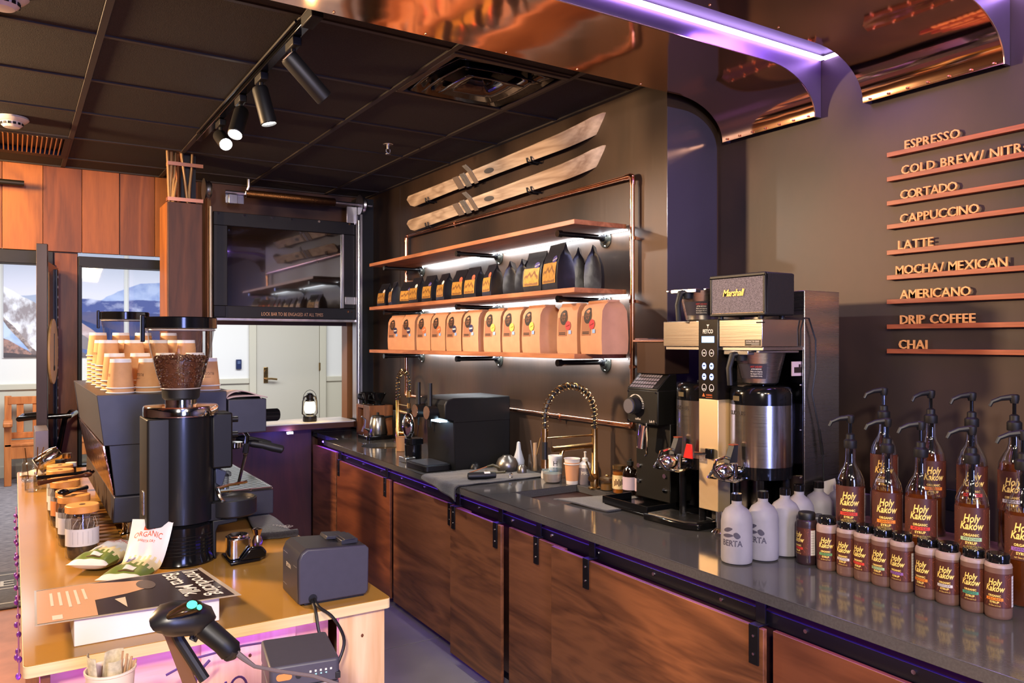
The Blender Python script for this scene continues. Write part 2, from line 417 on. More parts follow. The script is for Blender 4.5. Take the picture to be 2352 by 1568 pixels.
# far wall: planked header and piers, opening with doorway, window and serving hatch
m = MB(); Z0 = 2.19
m.box(-4.0, 2.43, YF+0.03, YF+0.12, 2.23, ZC+0.02)
m.box(0.225, 0.37, YF+0.03, YF+0.12, 0, 2.23); m.box(0.95, 1.17, YF+0.03, YF+0.12, 0, 2.23)
m.box(2.28, 2.43, YF+0.03, YF+0.12, 0, 2.23); m.box(0.37, 0.95, YF+0.03, YF+0.12, 0, 0.75); m.box(1.17, 2.28, YF+0.03, YF+0.12, 0, 0.98)
m.box(-4.0, -1.3, YF+0.03, YF+0.12, 0, 2.23)
wf = struct('wall_far', m, M_POST)
x = -3.9; k = 0
while x < 0.95:
    x1 = min(x+0.226, 0.97); dz = [0, .004, .002, .006][k % 4]
    m = MB(); m.box(x, x1-0.003, YF-dz, YF+0.03, 2.215, ZC-0.005); struct('wall_plank', m, PLANKS[(k*3+1) % 4], wf, 0.001); x = x1; k += 1
m = MB(); m.box(0.23, 0.365, YF, YF+0.03, 0.0, 2.205); struct('wall_plank', m, PLANKS[1], wf, 0.001)
m = MB(); m.box(1.13, 2.43, YF, YF+0.03, 1.74, ZC-0.005); struct('header_panel', m, M_STEELDARK, wf)
m = MB(); m.box(2.30, 2.43, YF-0.14, YF, 0.93, ZC-0.03); struct('jamb_panel', m, M_BLACK, wf)
m = MB(); m.box(2.255, 2.30, YF-0.02, YF+0.10, 1.0, 1.78); struct('jamb_lining', m, mat('jamb lining', (132, 92, 62), 0.3, 0.3), wf)
m = MB(); m.box(1.13, 1.90, YF-0.21, YF, 0.0, 0.965); struct('knee_panel', m, wood('knee panel timber', (40, 18, 16), (70, 34, 28), 'z', 3, 12, 0.5, 8.0), wf)
# door and window frames
m = MB(); m.box(-1.30, 0.225, YF-0.01, YF+0.13, 2.125, 2.212); m.box(0.20, 0.235, YF-0.01, YF+0.13, 0, 2.125); m.box(-1.30, -1.25, YF-0.01, YF+0.13, 0, 2.125)
struct('trim_2', m, M_BLACK, None, 0.003)
w1 = MB(); w1.box(0.37, 0.95, YF-0.01, YF+0.13, 2.125, 2.19); w1.box(0.37, 0.392, YF-0.01, YF+0.13, 0.78, 2.125); w1.box(0.928, 0.95, YF-0.01, YF+0.13, 0.78, 2.125); w1.box(0.37, 0.95, YF-0.01, YF+0.13, 0.75, 0.78)
win = struct('window_1', w1, M_BLACK, None, 0.003)
m = MB(); m.box(0.392, 0.928, YF+0.055, YF+0.061, 0.78, 2.125); struct('pane', m, clear('window glass', (0.97, 0.98, 0.98), 0.05), win)

# ------------------------------------------------------------------ tiled ceiling
m = MB(); m.box(-4.0, XM, 2.50, YF+0.12, ZC+0.03, ZC+0.10); m.box(-4.0, XM+0.08, -4.2, 2.50, 2.765, 2.86)
ceil = struct('ceiling', m, M_BLACK)
GX = [-2.12+0.6*i for i in range(8)]; GX = [-2.72]+GX      # -2.72 .. 2.08
GY = [2.765, 3.355, 3.95, 4.535, 5.125, 5.715]
xs = GX+[2.43]; ys = [2.53]+GY+[6.02]
for i in range(len(xs)-1):
    for j in range(len(ys)-1):
        if abs(xs[i]-1.48) < .05 and abs(ys[j]-2.765) < .01: continue         # the air diffuser's bay
        if ys[j] > 5.0 and -0.4 < xs[i] < 0.2: 
            if j == len(ys)-3: continue                                        # the linear grille's bay
        m = MB(); m.box(xs[i]+0.012, xs[i+1]-0.012, ys[j]+0.012, ys[j+1]-0.012, ZC+0.002, ZC+0.018)
        struct('ceiling_tile', m, M_TILE, ceil, 0.003)
for x in GX:
    m = MB(); m.box(x-0.013, x+0.013, 2.50, 6.02, ZC-0.006, ZC+0.03); struct('ceiling_bar', m, M_TBAR, ceil, 0.001)
for y in GY:
    m = MB(); m.box(-2.72, 2.43, y-0.011, y+0.011, ZC-0.004, ZC+0.03); struct('ceiling_bar', m, M_TBAR, ceil, 0.001)
m = MB(); m.box(-4.0, 2.43, 2.495, 2.535, ZC-0.012, ZC+0.03); m.box(2.405, 2.43, 2.5, 6.02, ZC-0.006, ZC+0.02); m.box(-4, 2.43, 5.995, 6.02, ZC-0.006, ZC+0.02)
struct('ceiling_edge', m, M_TBAR, ceil)

# ------------------------------------------------------------------ copper canopies with lit gaps
def canopy_profile(n=14):
    pts = [(-2.6, 2.686), (-1.0, 2.686), (0.6, 2.686), (1.6, 2.686), (2.43, 2.686)]
    for i in range(1, n+1):
        a = i*PI/2/n; pts.append((2.43+0.278*math.sin(a), 2.516+0.17*math.cos(a)))
    return pts
def canopy(y0, y1, label):
    t = Thing('copper_canopy', label, 'canopy', (2.4, (y0+y1)/2, 2.686))
    P = canopy_profile(); m = MB()
    q = P+[(x+0.0035, z+0.0035) for x, z in P[::-1]]
    k = len(P)
    m.add([(x, y0, z) for x, z in P]+[(x, y1, z) for x, z in P], [(i, i+1, k+i+1, k+i) for i in range(k-1)])
    t.part('copper_sheet', m, M_COPPER, world=True, smooth=60)
    for ya, yb in ((y0, y0+0.012), (y1-0.012, y1)):
        m = MB(); pts = [(x, z+0.001) for x, z in P]+[(XM-0.003, 2.517), (XM-0.003, 2.763), (-2.6, 2.763)]
        m.prism(pts, 'y', ya+0.0005, yb-0.0005); t.part('end_plate', m, M_LILAC, world=True, smooth=30)
    m = MB(); m.tube([(x, y0, z-0.001) for x, z in P], 0.0025, 6); t.part('sheet_hem', m, mat('hem copper', (0.95, 0.66, 0.52), 0.2, 1.0), world=True)
    for c in [(2.702, y0+0.03+i*(y1-y0-0.06)/6, 2.524) for i in range(7)]+[(2.2-0.33*i, y1-0.02, 2.6855) for i in range(12)]:
        m = MB(); m.ball(c, 0.0045, 8, 6); t.part('rivet', m, mat('rivet copper', (0.6, 0.34, 0.2), 0.3, 1.0), world=True)
    return t
canopy(1.995, 2.48, 'polished copper canopy that curves down to the wall, the farther one beside the tiled ceiling')
canopy(1.285, 1.785, 'polished copper canopy that curves down to the wall above the menu rails, the nearer one')
for y1, y0, nm in ((1.994, 1.786, 'between the two copper canopies'), (1.284, 1.06, 'past the nearer copper canopy, top right')):
    m = MB(); m.box(-2.6, XM-0.012, y1-0.016, y1-0.002, 2.744, 2.757); m.box(XM-0.014, XM-0.002, y0+0.004, y1-0.016, 2.744, 2.757)
    solo('led_strip', 'glowing violet light strip in the gap '+nm, 'light strip', m, LED_PW)
    lamp('AREA', 'violet_gap_light', (2.35, (y0+y1)/2, 2.75), 7.0, (0.40, 0.20, 1.0), (2.62, 2.54, 1.6) if y1 > 1.5 else (2.7, 1.2, 1.8), 0.6, 0.1, along=(1, 0, 0))
# ------------------------------------------------------------------ corridor seen through the openings
YH = 11.05
m = MB(); m.box(-5.0, 5.5, YH, YH+0.1, 0, 3.3); hw = struct('wall_far', m, M_HALLWALL)
m = MB(); m.box(-5.0, 2.74, YH-0.012, YH, 0, 1.04); m.box(3.80, 5.5, YH-0.012, YH, 0, 1.04); struct('wainscot', m, M_HALLTRIM, hw)
m = MB(); m.box(-5.0, 2.74, YH-0.035, YH, 1.04, 1.11); m.box(3.80, 5.5, YH-0.035, YH, 1.04, 1.11); struct('chair_rail', m, M_HALLTRIM, hw, 0.006)
m = MB(); m.box(-5.0, 2.74, YH-0.022, YH, 0, 0.14); m.box(3.80, 5.5, YH-0.022, YH, 0, 0.14); struct('baseboard', m, M_HALLTRIM, hw, 0.004)
m = MB(); m.box(-5.0, 5.5, 6.15, 11.2, 3.3, 3.4); struct('ceiling', m, M_HALLWALL)
m = MB(); m.box(-5.1, -5.0, 6.1, 11.2, 0, 3.3); struct('wall_left', m, M_HALLWALL)
m = MB(); m.box(5.5, 5.6, 6.1, 11.2, 0, 3.3); struct('wall_right', m, M_HALLWALL)
m = MB(); m.box(2.74, 2.83, YH-0.05, YH, 0, 2.36); m.box(3.73, 3.82, YH-0.05, YH, 0, 2.36); m.box(2.74, 3.82, YH-0.05, YH, 2.27, 2.36)
struct('trim_3', m, M_HALLTRIM, None, 0.006)
m = MB(); m.box(2.835, 3.725, YH-0.03, YH, 0.01, 2.265); d1 = struct('door_1', m, M_HALLDOOR, None, 0.003)
m = MB(); m.box(2.93, 2.99, YH-0.042, YH-0.03, 1.04, 1.26); struct('lock_plate', m, M_BRASS, d1, 0.004)
m = MB(); m.tube([(2.96, YH-0.04, 1.10), (2.96, YH-0.09, 1.10), (3.02, YH-0.095, 1.10), (3.10, YH-0.09, 1.09)], 0.014, 8); m.cyl((0, 0, 0), 0.022, 0.02, 12, M=Matrix.Translation((2.96, YH-0.04, 1.2)) @ Matrix.Rotation(PI/2, 4, 'X'))
struct('door_handle', m, M_BRASS, d1)
m = MB()
for z in (0.4, 1.2, 2.0): m.box(3.715, 3.735, YH-0.05, YH-0.03, z, z+0.11)
struct('hinge', m, M_BRASS, d1)
t = Thing('card_reader', 'small dark card reader on the white corridor wall beside the door', 'reader', (2.60, YH, 1.24))
m = MB(); m.box(-0.035, 0.035, -0.03, 0, 0, 0.13); t.part('case', m, mat('reader case', (34, 44, 84), 0.4), 0.004)
m = MB(); m.box(-0.02, 0.02, -0.034, -0.03, 0.07, 0.11); t.part('screen', m, mat('reader screen', (90, 104, 140), 0.2))
m = MB(); m.box(0.19, 0.24, YH-0.02, YH, 0.36, 0.45); solo('wall_socket', 'small wall socket low on the corridor wall beside the bench', 'socket', m, mat('socket', (212, 208, 196), 0.4), (0.21, YH, 0.40), True, 0.003)

# mountain prints: layered procedural picture on flat panels
def mural_mat(name, kind):
    m = bpy.data.materials.new(name); m.use_nodes = True; nt = m.node_tree; b = nt.nodes['Principled BSDF']; b.inputs['Roughness'].default_value = 0.55
    N = nt.nodes.new; L = nt.links.new
    tc = N('ShaderNodeTexCoord'); sp = N('ShaderNodeSeparateXYZ'); L(tc.outputs['Object'], sp.inputs[0])
    def noise(scale, detail, off=0.0, ax=1.0):
        mp = N('ShaderNodeMapping'); mp.inputs['Scale'].default_value = (scale*ax, scale, scale); mp.inputs['Location'].default_value = (off, off, off*0.7)
        L(tc.outputs['Object'], mp.inputs[0]); n = N('ShaderNodeTexNoise'); n.inputs['Scale'].default_value = 1; n.inputs['Detail'].default_value = detail
        L(mp.outputs[0], n.inputs['Vector']); return n.outputs['Fac']
    def math_(op, a, bb, c=None):
        q = N('ShaderNodeMath'); q.operation = op
        for i, v in enumerate((a, bb, c)):
            if v is None: continue
            if isinstance(v, (int, float)): q.inputs[i].default_value = v
            else: L(v, q.inputs[i])
        return q.outputs[0]
    def mix(f, a, bb):
        q = N('ShaderNodeMix'); q.data_type = 'RGBA'; L(f, q.inputs['Factor'])
        for k, v in ((6, a), (7, bb)):
            if isinstance(v, tuple): q.inputs[k].default_value = (*lin(v), 1)
            else: L(v, q.inputs[k])
        return q.outputs[2]
    def tex(c1, c2, scale, detail, off, ax=1.0, lo=.42, hi=.6):
        r = N('ShaderNodeValToRGB'); r.color_ramp.elements[0].position = lo; r.color_ramp.elements[1].position = hi
        r.color_ramp.elements[0].color = (*lin(c1), 1); r.color_ramp.elements[1].color = (*lin(c2), 1); L(noise(scale, detail, off, ax), r.inputs[0]); return r.outputs[0]
    def below(h):                      # 1 where z is under height h
        mr = N('ShaderNodeMapRange'); mr.inputs[1].default_value = -0.006; mr.inputs[2].default_value = 0.006
        L(math_('SUBTRACT', h, sp.outputs['Z']), mr.inputs[0]); return mr.outputs[0]
    def ridge(base, slope, amp, scale, off, quad=0.0, cen=0.0):
        h = math_('MULTIPLY_ADD', sp.outputs['X'], slope, base)
        h = math_('ADD', h, math_('MULTIPLY', math_('SUBTRACT', noise(scale, 6, off), 0.5), amp))
        if quad:
            dx = math_('SUBTRACT', sp.outputs['X'], cen); h = math_('MULTIPLY_ADD', math_('MULTIPLY', dx, dx), -quad, h)
        return h
    sky = N('ShaderNodeValToRGB'); sky.color_ramp.elements[0].color = (*lin((222, 222, 236)), 1); sky.color_ramp.elements[1].color = (*lin((182, 200, 228)), 1)
    mr = N('ShaderNodeMapRange'); mr.inputs[1].default_value = 2.2; mr.inputs[2].default_value = 2.9; L(sp.outputs['Z'], mr.inputs[0]); L(mr.outputs[0], sky.inputs[0])
    c = sky.outputs[0]
    if kind == 'left':
        c = mix(below(ridge(2.16, 0.1, 0.10, 1.2, 3.0)), c, (166, 178, 204))
        c = mix(below(ridge(2.22, -0.62, 0.10, 3.0, 8.0)), c, tex((150, 140, 144), (236, 238, 246), 3.2, 5, 2.0, 1.6, .40, .50))
        c = mix(below(ridge(1.80, -1.3, 0.12, 5.0, 5.0)), c, tex((120, 106, 106), (176, 160, 156), 26, 4, 1.0))
        c = mix(below(ridge(1.72, -1.35, 0.06, 5.0, 15.0)), c, tex((190, 208, 240), (150, 176, 226), 5, 3, 4.0))
        c = mix(below(ridge(1.60, -0.62, 0.05, 8.0, 25.0)), c, tex((166, 128, 118), (110, 92, 92), 24, 4, 6.0))
        c = mix(below(ridge(1.48, -0.1, 0.05, 8.0, 35.0)), c, (74, 66, 70))
    else:
        c = mix(below(ridge(2.36, 0.0, 0.24, 1.5, 4.0, 0.35, 1.75)), c, tex((140, 160, 212), (176, 192, 230), 5, 4, 2.0))
        c = mix(below(ridge(2.10, 0.03, 0.14, 2.2, 9.0)), c, tex((70, 84, 148), (196, 202, 232), 7, 5, 7.0, 0.6, .52, .72))
        c = mix(below(ridge(1.98, 0.0, 0.10, 2.5, 19.0)), c, tex((92, 88, 124), (58, 72, 132), 5, 5, 3.0, 0.5))
        c = mix(below(ridge(2.15, -0.36, 0.10, 2.5, 29.0)), c, tex((50, 74, 136), (30, 46, 96), 6, 5, 5.0, 0.5))
        c = mix(below(ridge(2.36, -0.72, 0.05, 3.0, 39.0)), c, tex((186, 160, 160), (228, 214, 220), 8, 4, 5.0, 0.5))
        c = mix(below(ridge(2.14, -0.62, 0.06, 3.0, 49.0)), c, tex((236, 236, 242), (132, 124, 130), 5, 5, 9.0, 1.0, .46, .56))
        c = mix(below(ridge(1.74, -0.30, 0.06, 5.0, 59.0)), c, tex((110, 102, 112), (70, 110, 180), 9, 4, 6.0))
    L(c, b.inputs['Base Color'])
    return m
def mural(x0, x1, z0, z1, label, mm):
    t = Thing('mountain_print', label, 'wall print', ((x0+x1)/2, YH, z0))
    m = MB(); m.box(x0, x1, YH-0.030, YH-0.006, z0, z1); o = t.part('panel', m, mm, world=False, bevel=0.002)
    o.parent = None; o.data.transform(Matrix.Identity(4)); o.parent = t.o; o.matrix_parent_inverse = Matrix.Translation((-(x0+x1)/2, -YH, -z0))
    m = MB(); m.box(x0-0.012, x1+0.012, YH-0.012, YH-0.0005, z0-0.012, z1+0.012); t.part('backing', m, mat('print backing', (228, 228, 228), 0.6), world=True)
ML = mural_mat('ski slope print', 'left'); MR = mural_mat('valley print', 'right')
mural(-0.095, 0.62, 1.43, 2.95, 'large ski slope photo print on the corridor wall above the bench', ML)
mural(0.66, 1.185, 1.43, 2.95, 'mountain photo print panel left of the white gap, seen through the window', MR)
mural(1.245, 2.10, 1.43, 2.95, 'mountain photo print panel right of the white gap, seen through the window', MR)

# slatted bench
WO = wood('bench timber', (150, 76, 30), (206, 124, 62), 'z', 3, 10, 0.5, 6.0)
t = Thing('wooden_bench', 'orange wooden slat-back bench against the corridor wall, seen through the left doorway', 'bench', (0.55, 10.62, 0))
for x in (-0.60, 0.60):
    m = MB(); m.box(x-0.035, x+0.035, 0.24, 0.30, 0, 0.98); t.part('leg', m, WO, 0.005)
    m = MB(); m.box(x-0.035, x+0.035, -0.24, -0.18, 0, 0.66); t.part('leg', m, WO, 0.005)
    m = MB(); m.box(x-0.045, x+0.045, -0.29, 0.26, 0.66, 0.71); t.part('armrest', m, WO, 0.01)
m = MB(); m.box(-0.60, 0.60, 0.235, 0.285, 0.88, 0.97); t.part('top_rail', m, WO, 0.005)
m = MB(); m.box(-0.60, 0.60, 0.235, 0.285, 0.48, 0.55); t.part('bottom_rail', m, WO, 0.005)
for i in range(7):
    x = -0.48+0.16*i; m = MB(); m.box(x-0.035, x+0.035, 0.245, 0.275, 0.55, 0.88); t.part('back_slat', m, WO, 0.003)
for i in range(4):
    y = -0.24+0.12*i; m = MB(); m.box(-0.63, 0.63, y, y+0.10, 0.44, 0.465); t.part('seat_slat', m, WO, 0.003)
m = MB(); m.box(-0.60, 0.60, -0.235, -0.205, 0.30, 0.44); t.part('apron', m, WO, 0.004)

# ------------------------------------------------------------------ the open door leaf, edge-on at the left
MD = mat('door steel', (58, 48, 50), 0.34, 0.5, 0.15, (6, 6, 3))
hinge, edge = Vector((0.212, 5.99, 0)), Vector((0.118, 5.36, 0))
ang = math.atan2(edge.y-hinge.y, edge.x-hinge.x)
t = Thing('door_leaf', 'dark metal door swung open and seen edge-on beside the left doorway', 'door', tuple(hinge), ang)
Lf = (edge-hinge).length
m = MB(); m.box(0.0, Lf-0.045, 0.0, 0.040, 0.02, 2.10); t.part('panel', m, M_GLOSSBLK, 0.002)
m = MB(); m.box(Lf-0.045, Lf, -0.004, 0.052, 0.02, 2.19); t.part('edge_stile', m, MD, 0.002)
m = MB(); m.box(0.10, 0.16, 0.040, 0.052, 0.3, 2.08); t.part('perforated_rail', m, M_BLACKMET, 0.002)
m = MB()
for i in range(26): m.box(0.118, 0.142, 0.0522, 0.0535, 0.40+0.065*i, 0.415+0.065*i)
o = t.part('slot_row', m, mat('slot bright', (214, 210, 206), 0.5)); o['kind'] = 'stuff'
m = MB(); m.tube([(Lf-0.10, 0.046, 2.03), (Lf-0.10, 0.046, 1.80), (Lf-0.10, 0.046, 1.3)], 0.008, 6); t.part('rod', m, mat('rod bronze', (120, 84, 50), 0.3, 1.0))
for zc in (1.17,):
    m = MB(); m.tube([(Lf-0.06, 0.04, zc), (Lf-0.06, 0.16, zc), (Lf-0.30, 0.17, zc), (Lf-0.40, 0.14, zc), (Lf-0.42, 0.10, zc-0.05), (Lf-0.42, 0.05, zc-0.34)], 0.016, 10); t.part('pull_handle', m, M_GLOSSBLK)
    m = MB(); m.tube([(Lf-0.06, 0.0, zc), (Lf-0.06, -0.10, zc-0.01), (Lf-0.30, -0.11, zc-0.01), (Lf-0.30, 0.0, zc)], 0.015, 10); t.part('pull_handle', m, M_GLOSSBLK)
t2 = Thing('wooden_disc', 'round pale wooden disc with a dark hand hung on the open door', 'disc', tuple(hinge), ang)
Mt = Matrix.Translation((Lf-0.21, 0.052, 1.555)) @ Matrix.Rotation(-PI/2, 4, 'X')
m = MB(); m.cyl((0, 0, 0), 0.20, 0.012, 36, M=Mt); t2.part('face', m, wood('disc timber', (206, 150, 80), (236, 190, 120), 'z', 3, 10, 0.5, 3.0), 0.002)
m = MB(); m.box(-0.006, 0.006, -0.11, 0.10, 0.0121, 0.015, Mt); m.ball((0, 0.10, 0.014), (0.02, 0.02, 0.004), 10, 6, Mt); t2.part('hand', m, M_BLACK)

# waist-high cabinet end seen behind the island, left
m = MB(); m.box(0.10, 0.165, 4.99, 5.30, 0, 1.13)
solo('counter_end_post', 'grey metal post end standing behind the far left corner of the island', 'post', m, mat('grey post', (112, 106, 116), 0.45, 0.4), (0.12, 5.10, 0), True, 0.003)

# ------------------------------------------------------------------ square pillar with conduits
t = Thing('timber_pillar', 'dark square timber-clad pillar left of the glass roll-up hatch', 'pillar', (0.895, 5.29, 0))
m = MB(); m.box(-0.10, 0.10, -0.14, 0.14, 0, 2.47); t.part('casing', m, M_POST, 0.003)
m = MB(); m.box(-0.105, -0.101, -0.135, 0.135, 0, 2.468); t.part('side_board', m, PLANKS[0])  # thin orange sheet: warm light on the pillar's left face, put into colour
m = MB(); m.box(-0.045, 0.075, -0.06, 0.10, 2.47, 2.80); t.part('core', m, M_BLACK)
cond = mat('conduit', (196, 158, 112), 0.4, 0.8)
cu = [((-0.085, -0.10), (-0.10, -0.12)), ((-0.075, -0.09), (-0.075, -0.11)), ((-0.07, -0.105), (-0.045, -0.10)), ((-0.065, -0.115), (-0.01, -0.10)), ((0.02, -0.105), (-0.02, -0.12)), ((-0.035, -0.112), (-0.035, -0.112)), ((0.03, -0.09), (0.045, -0.11))]
for i, (a, b) in enumerate(cu):
    m = MB(); pts = [(a[0], a[1], 2.471), (a[0]*0.7+b[0]*0.3, a[1], 2.58), (a[0]*0.3+b[0]*0.7, b[1], 2.68), (b[0], b[1], 2.785)]
    m.tube(pts, 0.009 if i != 5 else 0.014, 8); t.part('conduit', m, M_COPPIPE if i == 5 else cond)
for z in (2.478, 2.695):
    m = MB(); m.box(-0.085, 0.105, -0.135, -0.131, z, z+0.022); m.box(-0.10, -0.085, -0.135, -0.07, z, z+0.022); t.part('strap', m, mat('strap copper', (0.75, 0.33, 0.2), 0.35, 0.9))

# ------------------------------------------------------------------ roll-up glass hatch
YS = 5.80
t = Thing('rollup_hatch', 'black-framed glass roll-up hatch raised above the serving ledge', 'hatch door', (1.72, YS, 1.78))
P = lambda nm, mb, mm, bv=0.0: t.part(nm, mb, mm, bv, world=True)
m = MB(); m.box(1.19, 2.235, YS-0.02, YS+0.02, 2.44, 2.535); P('top_rail', m, M_BLACK, 0.003)
m = MB(); m.box(1.19, 2.235, YS-0.025, YS+0.02, 1.785, 1.87); P('bottom_rail', m, M_BLACK, 0.003)
m = MB(); m.box(1.18, 2.25, YS-0.03, YS+0.02, 1.765, 1.785); P('lock_bar', m, M_GALV, 0.003)
m = MB(); m.box(1.19, 1.285, YS-0.02, YS+0.02, 1.87, 2.44); P('side_stile', m, M_BLACK, 0.003)
m = MB(); m.box(2.145, 2.235, YS-0.02, YS+0.02, 1.87, 2.44); P('side_stile', m, M_BLACK, 0.003)
m = MB(); m.box(2.130, 2.147, YS-0.022, YS+0.01, 1.87, 2.44); P('glazing_bead', m, M_GALV, 0.002)
m = MB(); m.box(1.285, 2.132, YS-0.004, YS+0.004, 1.87, 2.44); P('glass', m, mat('tinted hatch glass', (26, 18, 13), 0.03, 0, spec=1.0, coat=1.0))
for x in (1.22, 1.40, 1.60, 1.74, 1.95, 2.19):
    m = MB(); m.cyl((0, 0, 0), 0.009, 0.006, 10, M=Matrix.Translation((x, YS-0.02, 2.522)) @ Matrix.Rotation(PI/2, 4, 'X')); P('bolt', m, M_CHROME)
for x in (1.215, 1.245, 2.175, 2.205):
    m = MB(); m.cyl((0, 0, 0), 0.010, 0.006, 10, M=Matrix.Translation((x, YS-0.026, 1.845)) @ Matrix.Rotation(PI/2, 4, 'X')); P('bolt', m, M_CHROME)
m = MB(); m.box(1.19, 1.27, YS-0.034, YS-0.025, 1.79, 1.87); P('corner_bracket', m, M_BLACKMET, 0.003)
m = MB(); m.box(2.15, 2.235, YS-0.034, YS-0.025, 1.90, 1.96); P('corner_bracket', m, M_GALV, 0.003)
m = MB(); put_text(m, 'LOCK BAR TO BE ENGAGED AT ALL TIMES', 0.036, onY(1.75, YS-0.0256, 1.815), wide=0.46); P('lettering', m, mat('hatch lettering', (206, 160, 120), 0.5))
t = Thing('hatch_track', 'pair of galvanised upright tracks and spring shaft carrying the roll-up hatch', 'track', (1.72, YS, 1.02))
P = lambda nm, mb, mm, bv=0.0: t.part(nm, mb, mm, bv, world=True)
m = MB(); m.prism([(1.145, YS-0.04), (1.152, YS-0.04), (1.152, YS+0.02), (1.18, YS+0.02), (1.18, YS+0.03), (1.145, YS+0.03)], 'z', 1.02, 2.62); P('left_track', m, mat('track bronze', (150, 108, 66), 0.3, 1.0))
m = MB(); m.tube([(1.166, YS-0.05, 1.02), (1.166, YS-0.05, 2.56)], 0.010, 8); P('left_guide', m, M_GALV)
m = MB(); m.prism([(2.236, YS-0.05), (2.243, YS-0.05), (2.243, YS+0.02), (2.268, YS+0.02), (2.268, YS-0.05), (2.285, YS-0.05), (2.285, YS+0.03), (2.236, YS+0.03)], 'z', 1.02, 2.60); P('right_track', m, M_GALV)
m = MB(); m.tube([(2.252, YS-0.06, 1.02), (2.252, YS-0.06, 2.55)], 0.008, 8); P('right_guide', m, mat('bright track', (0.78, 0.78, 0.80), 0.22, 1.0))
m = MB(); m.rod((1.26, YS-0.06, 2.672), (2.36, YS-0.06, 2.672), 0.012, 10); P('shaft', m, M_GALV)
m = MB(); pts = []
for i in range(1400):
    a = i*2*PI/10; pts.append((1.40+0.66*i/1400, YS-0.06+0.027*math.cos(a), 2.672+0.027*math.sin(a)))
m.tube(pts, 0.0035, 4); P('spring', m, mat('spring steel', (92, 66, 48), 0.42, 0.9))
for x, nm in ((1.14, 'drum'), (2.28, 'drum')):
    m = MB(); m.lathe([(0.0, 0), (0.078, 0), (0.07, 0.012), (0.055, 0.02), (0.062, 0.036), (0.05, 0.05), (0.0, 0.05)], 26, M=Matrix.Translation((x-0.025, YS-0.06, 2.672)) @ Matrix.Rotation(PI/2, 4, 'Y')); P(nm, m, M_GALV)
m = MB(); m.box(1.27, 1.40, YS-0.02, YS+0.0, 2.60, 2.69); m.tube([(1.40, YS-0.06, 2.66), (1.42, YS-0.07, 2.72), (1.42, YS-0.07, 2.775)], 0.014, 6); m.box(1.28, 1.34, YS-0.08, YS-0.02, 2.59, 2.655); P('anchor_bracket', m, M_GALV, 0.003)
m = MB(); m.box(2.17, 2.255, YS-0.02, YS, 2.52, 2.66); P('bearing_plate', m, M_GALV, 0.003)

# serving ledge with lantern
t = Thing('serving_ledge', 'white-topped wooden serving ledge below the roll-up hatch', 'ledge', (1.7, 5.83, 0.968))
m = MB(); m.prism([(0.98, 5.63), (2.17, 5.63), (2.20, 5.66), (2.205, 5.70), (2.205, 6.015), (0.98, 6.015)], 'z', 0.972, 1.012); t.part('edge_board', m, wood('ledge timber', (48, 26, 16), (104, 60, 36), 'x', 3, 12, 0.4, 2.0), world=True, bevel=0.002)
m = MB(); m.prism([(0.985, 5.635), (2.168, 5.635), (2.197, 5.664), (2.202, 5.702), (2.202, 6.015), (0.985, 6.015)], 'z', 1.012, 1.0165); t.part('top_sheet', m, mat('white laminate', (226, 222, 224), 0.25), world=True)
t = Thing('storm_lantern', 'black storm lantern with a glowing glass globe on the white serving ledge', 'lantern', (1.88, 5.78, 1.0165))
m = MB(); m.lathe([(0.048, 0), (0.052, 0.008), (0.050, 0.04), (0.030, 0.052), (0.030, 0.062), (0.0, 0.062)], 20); t.part('fuel_tank', m, M_BLACKMET)
m = MB(); m.lathe([(0.030, 0.062), (0.040, 0.085), (0.041, 0.11), (0.035, 0.14), (0.028, 0.148)], 20, cap0=False, cap1=False); t.part('globe', m, emis('lantern globe', (1.0, 0.80, 0.50), 9))
m = MB(); m.lathe([(0.028, 0.148), (0.034, 0.152), (0.032, 0.165), (0.026, 0.17), (0.027, 0.20), (0.020, 0.205), (0.020, 0.21), (0.012, 0.215), (0.0, 0.215)], 18); t.part('hood', m, M_BLACKMET)
for s in (-1, 1):
    m = MB(); m.tube([(s*0.040, 0, 0.045), (s*0.056, 0, 0.06), (s*0.052, 0, 0.15), (s*0.040, 0, 0.185), (s*0.022, 0, 0.19)], 0.006, 8); t.part('side_tube', m, M_BLACKMET)
m = MB(); m.tube([(0.052*math.cos(a), 0.0, 0.165+0.07*math.sin(a)) for a in [PI*i/14 for i in range(15)]], 0.0018, 5); t.part('bail_handle', m, M_BLACKMET)
lamp('POINT', 'lantern_light', (1.88, 5.72, 1.13), 1.2, (1.0, 0.62, 0.28), None, 0.04)

# ------------------------------------------------------------------ ceiling fixtures
t = Thing('track_rail', 'black lighting track running along the tiled ceiling', 'track', (0.89, 3.7, ZC-0.03))
m = MB(); m.box(-0.018, 0.018, -0.98, 1.0, 0.0, 0.026); t.part('rail', m, M_GLOSSBLK, 0.003)
m = MB(); m.box(-0.022, 0.022, -1.05, -0.93, -0.012, 0.027); t.part('feed_box', m, M_BLACK, 0.004)
m = MB(); m.rod((-0.03, -0.9, 0.02), (-0.03, 0.9, 0.02), 0.006, 6); t.part('cable', m, M_BLACK)
HOT = emis('lamp face', (1.0, 0.97, 0.92), 30)
heads = [((0.89, 2.93, 2.75), (1.05, 2.94, -0.0), 0.20, False, 'nearest of the four track spotlights, black and unlit, aimed away'),
         ((0.89, 3.38, 2.75), (1.05, 3.38, 0.0), 0.16, True, 'second track spotlight from the near end of the rail, aimed straight down'),
         ((0.89, 3.74, 2.75), (1.7, 2.7, 1.0), 0.16, True, 'third track spotlight from the near end, glowing face tilted left'),
         ((0.90, 4.20, 2.75), (1.3, 2.2, 1.5), 0.14, True, 'farthest track spotlight on the rail, glowing face toward the camera')]
SPOT_AIM = [None, (1.0, 3.3, 0.8), (2.25, 4.05, 1.85), (2.05, 3.0, 1.35)]
